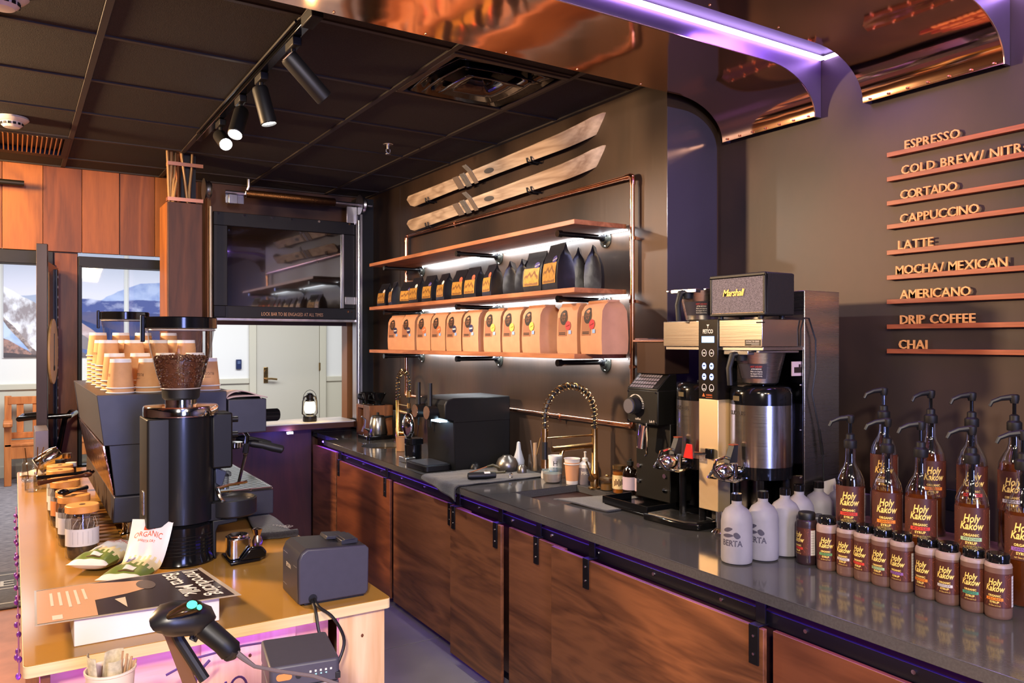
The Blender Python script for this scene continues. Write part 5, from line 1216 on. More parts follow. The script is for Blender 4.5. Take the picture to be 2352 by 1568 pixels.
put_text(m, 'coffee', 0.014, onX(-0.0504, 0.02, 0.375)); put_text(m, 'Lab 9', 0.014, onX(-0.0504, -0.065, 0.37))
t.part('dial_marks', m, M_PAPER)
for y, z in ((0.08, 0.49), (-0.09, 0.49), (0.08, 0.365), (-0.09, 0.365)):
    m = MB(); m.rod((-0.05, y, z), (-0.053, y, z), 0.004, 8); t.part('screw', m, M_CHROME)
for y, z in ((-0.075, 0.08), (-0.075, 0.14), (0.085, 0.10), (0.085, 0.165)):
    m = MB(); m.rod((0.015, y, z), (0.008, y, z), 0.010, 10); t.part('bolt', m, M_CHROME)
m = MB(); m.lathe([(0.019, 0.0), (0.022, 0.08), (0.022, 0.10), (0.0, 0.10)], 18, M=Matrix.Translation((-0.05, 0.0, 0.255)) @ Matrix.Rotation(0.18, 4, 'X')); t.part('chute', m, M_CHROME)
m = MB(); m.tube([(-0.05, -0.03, 0.36), (-0.06, -0.045, 0.30), (-0.06, -0.045, 0.235), (-0.055, -0.03, 0.225)], 0.004, 8); t.part('chute_lever', m, M_CHROME)
# ------------------------------------------------------------------ twin coffee brewer
BX, BY0, BY1 = 2.15, 1.792, 2.272                 # front plane, near side, far side
YC = 2.033
t = Thing('coffee_brewer', 'tall twin stainless coffee brewer with a black control panel, in front of the menu wall', 'coffee brewer', (2.35, YC, ZW))
Pw = lambda nm, mb, mm, bv=0.0, parent=None, smooth=35: t.part(nm, mb, mm, bv, world=True, parent=parent, smooth=smooth)
m = MB(); m.box(BX, 2.374, BY0, BY1, 1.597, 1.693); Pw('header_box', m, M_STEELH, 0.002)
m = MB(); m.box(BX+0.01, 2.374, BY0+0.004, BY1-0.004, 1.585, 1.597); Pw('header_lip', m, M_STEEL, 0.001)
m = MB(); m.box(2.374, 2.573, BY0, BY1, 0.93, 1.798); Pw('rear_tower', m, M_STEEL, 0.002)
m = MB(); m.box(2.368, 2.374, BY0+0.002, BY1-0.002, 0.93, 1.585); Pw('splash_panel', m, mat('splash steel', (0.10, 0.10, 0.115), 0.16, 1.0), 0.001)
m = MB(); m.box(BX-0.006, BX+0.06, YC-0.047, YC+0.047, 1.405, 1.697); cp = Pw('control_panel', m, mat('control black', (22, 18, 17), 0.22), 0.002)
m = MB(); m.box(BX-0.004, BX+0.06, YC-0.047, YC+0.047, 1.000, 1.405); Pw('front_column', m, mat('column with golden reflection', (0.86, 0.66, 0.40), 0.36, 0.8), 0.002)  # bright golden reflection on the steel is put into the base colour
m = MB(); m.rod((BX+0.035, YC-0.022, 0.93), (BX+0.035, YC-0.022, 1.0), 0.017, 16); m.lathe([(0.034, 0), (0.034, 0.006), (0.018, 0.02), (0, 0.02)], 18, (BX+0.035, YC-0.022, ZW)); Pw('front_foot', m, M_CHROME)
m = MB(); m.box(BX+0.06, BX+0.10, YC-0.045, YC+0.045, 0.95, 1.58); Pw('column_back', m, M_GLOSSBLK, 0.002)
XQ = BX-0.0066
def pan(y, z): return onX(XQ, y, z)
m = MB(); put_text(m, 'FETCO', 0.020, pan(YC, 1.652), wide=0.050, bold=0.0006); m.add([(XQ, YC+0.007, 1.678), (XQ, YC-0.007, 1.678), (XQ, YC-0.001, 1.671), (XQ, YC-0.001, 1.664), (XQ, YC+0.001, 1.664), (XQ, YC+0.001, 1.671)], [tuple(range(6))])
Pw('brand_lettering', m, M_PAPER, parent=cp)
m = MB(); m.box(XQ-0.0005, BX, YC-0.030, YC+0.030, 1.612, 1.635); Pw('display', m, emis('display blue', (0.30, 0.48, 1.0), 3.0), parent=cp)
BTN = emis('button blue', (0.25, 0.36, 1.0), 5.0)
for r, z in enumerate((1.574, 1.526, 1.487, 1.447)):
    for y in (YC+0.018, YC-0.018):
        m = MB(); q = [(XQ-0.0002, y+0.0105*math.cos(a), z+0.0125*math.sin(a)) for a in [2*PI*i/24 for i in range(24)]]
        lit = r in (1, 2)
        if lit: m.add([(XQ-0.0002, y+0.0098*math.cos(2*PI*i/24), z+0.0120*math.sin(2*PI*i/24)) for i in range(24)], [tuple(range(24))])
        else: m.tube(q, 0.0012, 5, True); m.box(XQ-0.0005, XQ+0.0004, y-0.005, y+0.005, z-0.007 if r == 3 else z-0.002, z-0.004 if r == 3 else z+0.002)
        Pw('button', m, BTN if lit else M_PAPER, parent=cp)
        if lit:
            m = MB(); m.box(XQ-0.0012, XQ-0.0004, y-0.0055, y+0.0055, z-0.001, z+0.0035); Pw('button_icon', m, M_GLOSSBLK, parent=cp)
m = MB(); m.add([(XQ, YC+0.028, 1.414), (XQ, YC+0.014, 1.414), (XQ, YC+0.021, 1.427)], [(0, 1, 2)]); put_text(m, 'WARNING', 0.010, pan(YC-0.006, 1.420), wide=0.030); m.box(XQ-0.0003, XQ, YC-0.022, YC+0.010, 1.411, 1.4125); Pw('warning_print', m, mat('warning orange', (224, 104, 44), 0.5), parent=cp)
m = MB(); m.box(BX-0.0012, BX, BY0+0.006, BY0+0.074, 1.601, 1.622); pl = Pw('info_plate', m, mat('plate dark', (34, 26, 20), 0.4))
m = MB(); put_text(m, 'EXTRACTOR SERIES', 0.008, onX(BX-0.0015, BY0+0.040, 1.616), wide=0.056); m.box(BX-0.0016, BX-0.0012, BY0+0.012, BY0+0.068, 1.609, 1.610); m.box(BX-0.0016, BX-0.0012, BY0+0.012, BY0+0.045, 1.604, 1.605); Pw('plate_lettering', m, M_PAPER, parent=pl)
m = MB(); m.box(BX-0.001, BX, BY0+0.001, BY0+0.025, 1.679, 1.683); m.box(BX-0.001, BX+0.012, BY0-0.001, BY0, 1.679, 1.683); Pw('slot', m, M_GLOSSBLK)
for z in (1.13, 1.30, 1.46): 
    m = MB(); m.ball((2.367, BY0+0.012, z), 0.004, 8, 6); Pw('screw', m, M_CHROME)
m = MB(); m.box(2.30, 2.366, BY0+0.01, BY0+0.014, 1.494, 1.545); st = Pw('photo_sticker', m, mat('pale sticker', (196, 172, 178), 0.5)); st.location = (0.02, 0, 0)
m = MB(); m.box(2.31, 2.35, BY0+0.0092, BY0+0.0098, 1.505, 1.525); m.box(2.335, 2.345, BY0+0.0092, BY0+0.0098, 1.525, 1.535); Pw('sticker_picture', m, M_INK, parent=st)
# hot water tap with red lever
m = MB(); m.rod((BX-0.004, YC-0.012, 1.205), (BX-0.022, YC-0.012, 1.205), 0.006, 10); m.box(BX-0.026, BX-0.008, YC-0.034, YC-0.004, 1.190, 1.228); tp = Pw('hot_water_valve', m, M_GLOSSBLK, 0.003)
m = MB(); m.rod((BX-0.018, YC-0.012, 1.207), (BX-0.045, YC+0.028, 1.207), 0.006, 10); Pw('valve_stem', m, M_CHROME, parent=tp)
m = MB(); m.prism([(YC+0.036, 1.185), (YC+0.082, 1.185), (YC+0.066, 1.238), (YC+0.040, 1.238)], 'x', BX-0.050, BX-0.044); rl = Pw('red_lever', m, mat('lever red', (200, 32, 26), 0.35), 0.001, parent=tp)
# baskets (things of their own: they slide out)
def basket(label, p, ang=0.0, on_top=False):
    t = Thing('brew_basket', label, 'brew basket', p, ang)
    m = MB(); m.lathe([(0.052, 0), (0.062, 0.006), (0.088, 0.112), (0.090, 0.116), (0.085, 0.113), (0.055, 0.01), (0, 0.01)], 34); t.part('cone', m, M_STEEL)
    m = MB(); m.box(-0.10, 0.09, -0.096, -0.084, 0.113, 0.121); m.box(-0.10, 0.09, 0.084, 0.096, 0.113, 0.121); m.box(-0.115, -0.085, -0.06, 0.06, 0.106, 0.121); t.part('runner', m, M_STEEL, 0.002)
    m = MB(); m.lathe([(0.022, 0), (0.028, 0.03), (0.02, 0.036), (0, 0.036)], 16, (-0.09, 0, 0.085)); m.tube([(-0.09, 0, 0.11), (-0.13, 0, 0.105), (-0.145, 0, 0.06), (-0.14, 0, 0.0)], [0.012, 0.012, 0.011, 0.010], 10); t.part('handle', m, M_BLACK)
    m = MB()
    def rr(z): return 0.0635+(0.088-0.0635)*(z-0.006)/0.106+0.0008
    A0 = PI-0.35
    m.grid(lambda u, v: (rr(0.022+0.052*v)*math.cos(A0+1.45*u), rr(0.022+0.052*v)*math.sin(A0+1.45*u), 0.022+0.052*v), 16, 1); lb = t.part('warning_label', m, mat('label slate', (48, 44, 52), 0.45))
    def tx(mb, s, z, size, wide):
        vs, fs = text_geo(s, size); k = wide/(max(v[0] for v in vs)-min(v[0] for v in vs)); R = rr(z)+0.0008
        mb.add([(R*math.cos(A0+0.98+x*k/R), R*math.sin(A0+0.98+x*k/R), z+y) for x, y, _ in vs], fs)
    m = MB(); tx(m, 'HOT LIQUID!', 0.064, 0.0095, 0.040); t.part('red_lettering', m, mat('label red', (206, 52, 40), 0.5), parent=lb)
    m = MB(); tx(m, 'AFTER BREWING', 0.0555, 0.0075, 0.036)
    for k, s in enumerate(('Make sure dripping', 'has stopped. Remove', 'brew basket slowly.')): tx(m, s, 0.0475-0.008*k, 0.0072, 0.040)
    t.part('white_lettering', m, M_PAPER, parent=lb); return t
basket('steel brew basket with a dark warning label, slid under the right brewer head', (2.262, 1.895, 1.463), -0.1)
basket('spare steel brew basket standing on top of the brewer beside the speaker', (2.262, 2.175, 1.694), 0.1)
# two insulated coffee servers
def server(label, p):
    t = Thing('coffee_server', label, 'coffee server', p)
    m = MB(); m.lathe([(0.094, 0.215), (0.108, 0.22), (0.108, 0.262), (0.0, 0.262)], 36); t.part('lower_band', m, M_GLOSSBLK)
    m = MB(); m.lathe([(0.109, 0.262), (0.109, 0.478)], 40, cap0=False, cap1=False); t.part('steel_body', m, mat('server steel', (0.60, 0.57, 0.54), 0.20, 1.0, rvar=0.05, vscale=(1, 1, 200)))
    m = MB(); m.lathe([(0.1095, 0.478), (0.1095, 0.518), (0.104, 0.535), (0.096, 0.542), (0.03, 0.546), (0.03, 0.552), (0, 0.552)], 36); t.part('lid', m, M_GLOSSBLK)
    for a in (0.6, 2.2, 3.8, 5.2):
        m = MB(); m.rod((0.085*math.cos(a), 0.085*math.sin(a), 0.03), (0.085*math.cos(a), 0.085*math.sin(a), 0.22), 0.014, 10); t.part('leg', m, M_GLOSSBLK)
    m = MB(); m.rbox(-0.018, 0.11, -0.115, 0.115, 0.0, 0.03, 0.015); t.part('stand_base', m, M_GLOSSBLK, 0.004)
    m = MB(); wrap_text(m, 'LUXUS', 0.020, 0.1096, 0.448, PI-0.18, wide=0.078, bold=0.0005); t.part('lettering', m, M_INK)
    m = MB(); m.grid(lambda u, v: (0.1115*math.cos(PI-0.38+0.42*u), 0.1115*math.sin(PI-0.38+0.42*u), 0.486+0.030*v), 6, 1); g = t.part('gauge_frame', m, M_GLOSSBLK)
    m = MB(); m.grid(lambda u, v: (0.1122*math.cos(PI-0.32+0.30*u), 0.1122*math.sin(PI-0.32+0.30*u), 0.492+0.017*v), 6, 1); t.part('gauge', m, mat('gauge face', (96, 84, 60), 0.3), parent=g)
    m = MB(); m.rod((-0.10, 0, 0.245), (-0.15, 0, 0.245), 0.014, 14); m.rod((-0.145, 0, 0.215), (-0.145, 0, 0.275), 0.017, 16); fc = t.part('faucet', m, M_CHROME)
    m = MB(); m.prism([(-0.1, 0.28), (-0.075, 0.34), (-0.055, 0.34), (-0.06, 0.28)], 'y', -0.012, 0.012, Matrix.Translation((-0.078, 0, 0))); t.part('faucet_lever', m, M_BLACK, parent=fc)
    m = MB(); m.box(-0.156, -0.132, -0.012, 0.012, 0.339, 0.343); t.part('lever_tag', m, mat('tag orange', (130, 52, 26), 0.5), parent=fc)
    m = MB(); m.tube([(-0.11, 0.03, 0.225), (-0.19, 0.045, 0.222), (-0.235, 0.03, 0.232), (-0.242, 0.0, 0.262), (-0.232, 0.0, 0.292), (-0.19, 0.0, 0.300), (-0.15, 0.0, 0.290)], 0.0055, 8); m.tube([(-0.11, -0.03, 0.225), (-0.19, -0.045, 0.222), (-0.235, -0.03, 0.232), (-0.242, 0.0, 0.262)], 0.0055, 8)
    t.part('wire_guard', m, M_CHROME)
    m = MB(); m.ball((-0.195, 0.0, 0.252), (0.042, 0.034, 0.030), 16, 10); t.part('faucet_guard', m, mat('guard chrome', (0.7, 0.66, 0.6), 0.12, 1.0))
    return t
server('right steel coffee server with black lid and tap under the brew basket', (2.270, 1.897, ZW))
server('left steel coffee server, half hidden by the brewer column', (2.262, 2.160, ZW))
t = Thing('drip_pan', 'black drip pan with a steel grid in front of the left coffee server', 'drip pan', (2.155, 2.20, ZW))
m = MB(); m.prism([(-0.06, 0.13), (0.09, 0.13), (0.09, -0.13), (-0.02, -0.13), (-0.05, -0.08)], 'z', 0, 0.026); t.part('pan', m, M_GLOSSBLK, 0.006)
m = MB(); m.prism([(-0.045, 0.115), (0.08, 0.115), (0.08, -0.11), (-0.01, -0.11), (-0.036, -0.07)], 'z', 0.0262, 0.029); t.part('grid', m, M_STEEL)
t = Thing('power_cable', 'thin black cable hanging down the side of the steel brewer', 'cable', (2.42, BY0-0.02, 1.69))
m = MB(); pts = [(2.345, BY0-0.004, 1.60), (2.345, BY0-0.006, 1.66), (2.36, BY0-0.008, 1.70), (2.385, BY0-0.01, 1.698), (2.42, BY0-0.012, 1.62), (2.42, BY0-0.012, 1.52), (2.40, BY0-0.012, 1.43), (2.43, BY0-0.012, 1.33), (2.455, BY0-0.014, 1.24), (2.462, BY0-0.016, 1.10), (2.468, BY0-0.02, 0.99), (2.49, BY0-0.03, 0.93)]
m.tube(pts, 0.003, 6); t.part('wire', m, M_BLACK, world=True)
m = MB(); m.tube([(2.438, BY0-0.013, 1.30), (2.455, BY0-0.015, 1.21)], 0.0055, 8); t.part('ferrite', m, M_BLACK, world=True)

# speaker
t = Thing('speaker', 'black tabletop speaker with grey grille and gold script, on top of the coffee brewer', 'speaker', (2.21, 1.905, 1.694))
HX0, HX1, HY0, HY1 = -0.060, 0.095, -0.125, 0.125
m = MB(); m.box(HX0+0.008, HX1, HY0, HY1, 0.012, 0.160); t.part('cabinet', m, mat('speaker vinyl', (26, 24, 24), 0.6, 0, 0.2, (200, 200, 200), bump=0.3, bscale=(300, 300, 300)), 0.006)
m = MB()
for a in ((HY0, HY1, 0.012, 0.022), (HY0, HY1, 0.150, 0.160), (HY0, HY0+0.010, 0.022, 0.15), (HY1-0.010, HY1, 0.022, 0.15)): m.box(HX0, HX0+0.010, a[0], a[1], a[2], a[3])
t.part('front_frame', m, M_BLACK, 0.003)
m = MB(); m.box(HX0+0.002, HX0+0.009, HY0+0.009, HY1-0.009, 0.021, 0.151); t.part('grille', m, mat('grille cloth', (112, 104, 110), 0.8, 0, 0.5, (420, 420, 420), 1, bump=0.5, bscale=(500, 500, 500)))
m = MB(); m.box(HX0+0.0005, HX0+0.008, HY0+0.009, HY1-0.009, 0.0205, 0.0225); t.part('gold_piping', m, M_BRASS)
m = MB(); put_text(m, 'Marshall', 0.034, onX(HX0-0.001, 0.015, 0.093), 0.0012, 0.30, 0.9, wide=0.098, bold=0.0004); t.part('script_badge', m, mat('badge gold', (214, 164, 84), 0.35, 0.4))
for y in (-0.09, 0.09):
    for x in (-0.04, 0.07):
        m = MB(); m.cyl((x, y, 0), 0.010, 0.012, 12); t.part('foot', m, M_BLACK)

# ------------------------------------------------------------------ frosted bottles in a row along the near end of the brewer
M_FROST = mat('frosted glass', (140, 136, 142), 0.55, 0, 0.12, (16, 16, 9), 4, spec=0.4)
t = Thing('frosted_bottle', '', 'bottle', (0, 0, 0), 0, 'frosted bottles in a row beside the brewer')
m = MB(); m.lathe([(0.040, 0), (0.047, 0.004), (0.049, 0.012), (0.049, 0.130), (0.046, 0.150), (0.036, 0.168), (0.022, 0.178), (0.016, 0.184), (0.016, 0.198), (0.0, 0.198)], 32); t.part('glass', m, M_FROST)
m = MB(); m.lathe([(0.0175, 0.196), (0.0175, 0.216), (0.016, 0.218), (0.0, 0.218)], 22); t.part('cap', m, M_GLOSSBLK)
m = MB(); wrap_text(m, 'BERTA', 0.026, 0.0494, 0.068, 0.0, wide=0.066, bold=0.0006)
for a0, a1, z0, z1, sk in ((-0.55, 0.05, 0.100, 0.114, 0.012), (-0.62, 0.10, 0.084, 0.096, 0.006), (0.12, 0.55, 0.086, 0.106, -0.008)):
    m.grid(lambda u, v: (0.0494*math.cos(a0+(a1-a0)*u), 0.0494*math.sin(a0+(a1-a0)*u), z0+(z1-z0)*(0.5+(v-0.5)*math.sin(PI*(0.12+0.8*u)))+sk*u*0.6), 8, 1)
t.part('logo', m, mat('etched grey', (66, 62, 76), 0.6))
fb = t.o
fpos = [(1.945, 1.722, 3.55, 'frosted bottle at the left end of the row, grey letters turned left'), (2.048, 1.704, 3.38, 'second frosted bottle from the left, only the end of its letters showing'), (2.151, 1.700, 5.2, 'third frosted bottle from the left, plain side to the front'),
        (2.246, 1.717, 3.7, 'fourth frosted bottle from the left, behind the leftmost squeeze bottle'), (2.352, 1.718, 3.95, 'fifth frosted bottle from the left, behind the second squeeze bottle'), (2.452, 1.70, 4.2, 'sixth frosted bottle, at the wall end of the row by the first pump bottle')]
for i, (x, y, r, lab) in enumerate(fpos):
    if i == 0: fb.location = (x, y, ZW); fb.rotation_euler = (0, 0, r); fb['label'] = lab
    else: dup(fb, (x, y, ZW), r, lab)
m = MB(); m.prism([(-0.06, 0.0), (0.06, 0.0), (0.05, 0.055), (-0.055, 0.045)], 'y', -0.001, 0.001); solo('paper_note', 'white paper slip leaning behind the frosted bottles beside the brewer', 'paper', m, M_PAPER, (2.46, 1.765, ZW+0.152))
m = MB(); m.box(-0.05, 0.05, -0.05, 0.03, 0, 0.152); solo('paper_box', 'low pale carton behind the frosted bottles under the paper slip', 'box', m, mat('carton', (170, 158, 150), 0.7), (2.56, 1.74, ZW), bevel=0.003)

# ------------------------------------------------------------------ syrup bottles
M_LABEL = mat('chocolate label', (74, 36, 26), 0.45)
M_RAY = mat('label rays', (132, 66, 46), 0.45)
M_YEL = mat('label yellow', (244, 206, 110), 0.5)
M_NUT = mat('nutrition white', (210, 200, 196), 0.5)
M_SYR = mat('amber syrup', (128, 62, 22), 0.06, trans=0.55, ior=1.34)
M_SYR2 = mat('pale amber syrup', (170, 100, 40), 0.06, trans=0.6, ior=1.34)
M_PET = mat('milky bottle', (104, 76, 66), 0.35, 0, 0.08, (20, 20, 20))
FLAV = {n: mat('flavour '+n, c, 0.5) for n, c in dict(red=(214, 62, 48), orange=(236, 132, 44), green=(96, 150, 92), teal=(70, 146, 116), white=(206, 196, 190), purple=(140, 92, 160), sage=(160, 186, 136)).items()}
def wrap_label(t, R, z0, z1, flav, fcol, back=True):
    h = z1-z0
    m = MB(); wrap_quad(m, R, -1.35, 1.95, z0, z1, 26); lb = t.part('label', m, M_LABEL)
    m = MB(); zc = z0+h*0.60
    for k in range(44):
        a = 2*PI*k/44; r0 = 0.42*h; r1 = (0.55+0.45*((k*7) % 5)/5)*h*1.05; wd = 0.0006
        pts = []
        for r, w in ((r0, wd*0.7), (r1, wd*1.5)):
            for s in (-1, 1): pts.append((r*math.cos(a)-s*w*math.sin(a), r*math.sin(a)+s*w*math.cos(a)))
        if any(abs(zc+q[1]-z0-h/2) > h/2-0.001 or abs(q[0]/R) > 1.28 for q in pts): 
            r1 = r1*0.6
            pts = []
            for r, w in ((r0, wd*0.7), (max(r1, r0*1.05), wd*1.5)):
                for s in (-1, 1): pts.append((r*math.cos(a)-s*w*math.sin(a), r*math.sin(a)+s*w*math.cos(a)))
            if any(abs(zc+q[1]-z0-h/2) > h/2-0.0005 for q in pts): continue
        R2 = R+0.0002; m.add([(R2*math.cos(q[0]/R), R2*math.sin(q[0]/R), zc+q[1]) for q in pts], [(0, 1, 3, 2)])
    for k in range(13):
        x0 = 0.62+0.075*k
        if x0 > 1.30: break
        R2 = R+0.0002; m.add([(R2*math.cos(a), R2*math.sin(a), z) for a, z in ((x0, z0+h*0.04), (x0+0.014, z0+h*0.04), (x0+0.16, z0+h*0.96), (x0+0.146, z0+h*0.96))], [(0, 1, 2, 3)])
    o = t.part('label_rays', m, M_RAY, parent=lb); o['kind'] = 'stuff'
    m = MB(); R3 = R+0.0006
    wrap_text(m, 'Holy', h*0.27, R3, z0+h*0.735, 0.0, 0.28, 1.0, h*0.006, wide=R*1.0); wrap_text(m, 'Kakow', h*0.25, R3, z0+h*0.555, 0.0, 0.28, 1.0, h*0.006, wide=R*1.42)
    wrap_text(m, 'ORGANIC', h*0.085, R3, z0+h*0.345, 0.0, 0, 1.05, h*0.003, wide=R*0.92)
    wrap_text(m, 'SYRUP', h*0.085, R3, z0+h*0.155, 0.0, 0, 1.05, h*0.003, wide=R*0.68); wrap_text(m, 'NET 750ml (25.4 fl oz)', h*0.05, R3, z0+h*0.06, 0.0, wide=R*0.85)
    t.part('yellow_lettering', m, M_YEL, parent=lb)
    m = MB(); wrap_quad(m, R+0.0004, -0.62, 0.62, z0+h*0.21, z0+h*0.295, 10); t.part('flavour_band', m, FLAV[fcol], parent=lb)
    m = MB(); wrap_text(m, flav, h*0.075, R3+0.0002, z0+h*0.252, 0.0, wide=R*0.95); t.part('flavour_lettering', m, M_LABEL, parent=lb)
    m = MB(); wrap_quad(m, R+0.0004, 1.36, 1.86, z0+h*0.02, z0+h*0.93, 6); np_ = t.part('nutrition_panel', m, M_NUT, parent=lb)
    m = MB()
    for k in range(9): wrap_quad(m, R+0.0007, 1.40, 1.78-0.05*(k % 3), z0+h*(0.10+0.09*k), z0+h*(0.108+0.09*k), 3)
    t.part('panel_print', m, M_INK, parent=lb)
def pump_bottle(p, rz, flav, fcol, level, label, pump=0.0):
    t = Thing('syrup_bottle', label, 'syrup bottle', p, rz, 'pump syrup bottles by the wall')
    prof = [(0.034, 0), (0.040, 0.003), (0.0425, 0.010), (0.0425, 0.240), (0.040, 0.262), (0.031, 0.284), (0.020, 0.302), (0.0158, 0.318), (0.0150, 0.366), (0.016, 0.370)]
    m = MB(); m.lathe(prof, 30, cap1=False); t.part('glass', m, clear('bottle glass', (0.93, 0.93, 0.92), 0.16))
    def rin(z):
        for (r0, z0), (r1, z1) in zip(prof, prof[1:]):
            if z0 <= z <= z1: return (r0+(r1-r0)*(z-z0)/(z1-z0))-0.002
        return 0.01
    pr = [(rin(z), z) for z in (0.004, 0.012, 0.10, 0.20, 0.239) if z < level]+[(rin(level), level), (0.0, level)]
    m = MB(); m.lathe(pr, 28); t.part('syrup', m, M_SYR)
    wrap_label(t, 0.0432, 0.124, 0.241, flav, fcol)
    m = MB(); m.lathe([(0.019, 0.358), (0.020, 0.360), (0.020, 0.382), (0.013, 0.388), (0.013, 0.402), (0.007, 0.406), (0, 0.406)], 20); pc = t.part('pump_collar', m, M_BLACK)
    zt = 0.45-pump; pc_, ps_ = math.cos(-1.15), math.sin(-1.15)
    m = MB(); m.rod((0, 0, 0.40), (0, 0, zt), 0.0052, 10); t.part('pump_rod', m, M_GLOSSBLK, parent=pc)
    m = MB(); m.lathe([(0.0, zt-0.012), (0.010, zt-0.012), (0.013, zt), (0.013, zt+0.012), (0.009, zt+0.015), (0.0, zt+0.015)], 14); m.tube([(0.008*pc_, 0.008*ps_, zt+0.006), (0.035*pc_, 0.035*ps_, zt+0.002), (0.058*pc_, 0.058*ps_, zt-0.008), (0.065*pc_, 0.065*ps_, zt-0.022)], [0.009, 0.0072, 0.006, 0.005], 8); t.part('pump_head', m, M_BLACK, parent=pc)
    m = MB(); m.rod((0, 0, 0.26), (0, 0, 0.37), 0.0080, 10); m.rod((0, 0, 0.02), (0, 0, 0.26), 0.003, 8); t.part('dip_tube', m, M_GLOSSBLK)
    return t
TOW = lambda x, y: math.atan2(-y, -x)             # faces the eye of the room's bar side
row1 = [(1953, 'CINNAMON', 'red', .11, 0.02, 'pump syrup bottle with a red band, first of the front row at the left'), (2038, 'CARAMEL', 'orange', .246, 0.05, 'pump syrup bottle with an orange band, second in the front row'),
        (2115, 'ROSE', 'red', .252, 0.10, 'pump syrup bottle with a bright red band, third in the front row'), (2232, 'PISTACHIO', 'sage', .25, 0.10, 'pump syrup bottle with a pale green band, fourth in the front row'), (2350, 'LAVENDER', 'purple', .25, 0.1, 'pump syrup bottle with a purple band at the right edge, front row')]
for px, fl, fc, lv, dr, lab in row1:
    X = 2.28; q = (px-CX)/F_PX; S_0, C_0 = math.sin(YAW), math.cos(YAW); d = X/(S_0+q*C_0); Y = d*(C_0-q*S_0)
    pump_bottle((X, Y, ZW), TOW(X, Y)+dr-0.14, fl, fc, lv, lab)
# stepped timber riser for the back row
M_RISER = wood('riser timber', (128, 92, 66), (182, 142, 108), 'y', 4, 12, 0.55, 7.0)
t = Thing('bottle_riser', 'low timber plank riser on black feet under the back row of syrup bottles', 'riser', (2.50, 1.28, ZW))
m = MB(); m.box(-0.055, 0.075, -0.46, 0.40, 0.060, 0.080); t.part('plank', m, M_RISER, 0.002)
m = MB(); m.box(-0.070, -0.0555, -0.46, 0.40, 0.030, 0.084); t.part('front_board', m, M_RISER, 0.002)
for y in (-0.42, -0.02, 0.34):
    m = MB(); m.box(-0.05, 0.07, y, y+0.03, 0, 0.0598); t.part('foot', m, M_BLACK, 0.002)
row2 = [(2030, 'VANILLA', 'white', .22, .1, 'back row pump bottle, leftmost, on the timber riser'), (2138, 'HAZELNUT', 'orange', .262, .3, 'back row pump bottle, second from the left, nearly full of amber syrup'), (2232, 'ALMOND', 'red', .235, .2, 'back row pump bottle, third from the left, half hidden by the pistachio one'), (2330, 'MAPLE', 'white', .262, .0, 'back row pump bottle at the right edge, filled with dark amber syrup')]
for px, fl, fc, lv, dr, lab in row2:
    X = 2.50; q = (px-CX)/F_PX; d = X/(S_0+q*C_0); Y = d*(C_0-q*S_0)
    pump_bottle((X, Y, ZW+0.0805), TOW(X, Y)+dr-0.12, fl, fc, lv, lab)
m = MB(); m.box(-0.012, 0.0, -0.022, 0.022, 0, 0.075); solo('wall_outlet', 'black wall outlet box between the back row syrup bottles', 'outlet', m, M_BLACK, (XM-0.001, 1.47, 1.03), bevel=0.003)
def squeeze(px, rz, flav, fcol, label, cocoa=False, foam=0.012):
    X = 2.122; q = (px-CX)/F_PX; d = X/(S_0+q*C_0); Y = d*(C_0-q*S_0)
    t = Thing('squeeze_bottle', label, 'syrup bottle', (X, Y, ZW), TOW(X, Y)+rz, 'small squeeze syrup bottles along the front')
    m = MB(); m.lathe([(0.028, 0), (0.0305, 0.003), (0.0312, 0.010), (0.0312, 0.126), (0.030, 0.136), (0.025, 0.140), (0, 0.140)], 28); t.part('bottle', m, M_PET if not cocoa else mat('dark bottle', (50, 34, 36), 0.3))
    m = MB(); m.lathe([(0.0316, 0.1345-foam), (0.0316, 0.130), (0.030, 0.1365), (0.0255, 0.1403), (0.024, 0.1403)], 28, cap0=False, cap1=False)
    t.part('shoulder_band', m, mat('milky band', (150, 128, 122), 0.4) if not cocoa else MATS['dark bottle'])
    m = MB(); m.lathe([(0.0255, 0.1385), (0.0262, 0.141), (0.0262, 0.158), (0.024, 0.162), (0.0, 0.163)], 24); t.part('cap', m, M_GLOSSBLK if not cocoa else M_BLACK)
    wrap_label(t, 0.0317, 0.030, 0.116, flav, fcol)
sq = [(1853, -0.85, 'CHOCOLATE', 'red', 'dark cocoa squeeze bottle at the left end, its panel of small print facing right', True, .012), (1900, -0.02, 'CARDAMOM', 'green', 'squeeze bottle with a green band and wide pale shoulder, second from the left', False, .022),
      (1947, -0.34, 'MACADAMIA', 'white', 'squeeze bottle with a white band, third from the left', False, .006), (1987, -0.55, 'ROSE', 'red', 'squeeze bottle with a red band, fourth from the left', False, .008), (2028, -0.36, 'PISTACHIO', 'sage', 'squeeze bottle with a pale green band, fifth from the left', False, .006),
      (2072, -0.40, 'LAVENDER', 'purple', 'squeeze bottle with a purple band, sixth from the left', False, .008), (2131, -0.50, 'ORANGE', 'orange', 'squeeze bottle with a bright orange band, seventh from the left', False, .013), (2178, -0.15, 'GINGER', 'white', 'squeeze bottle with a torn whitish band, eighth from the left', False, .013),
      (2237, -0.15, 'SASSAFRAS', 'teal', 'squeeze bottle with a teal band, second from the right', False, .006), (2293, -0.14, 'PECAN', 'orange', 'squeeze bottle with a red-orange band, rightmost and nearest', False, .005)]
for px, rz, fl, fc, lab, co, fo in sq: squeeze(px, rz-0.14, fl, fc, lab, co, fo)
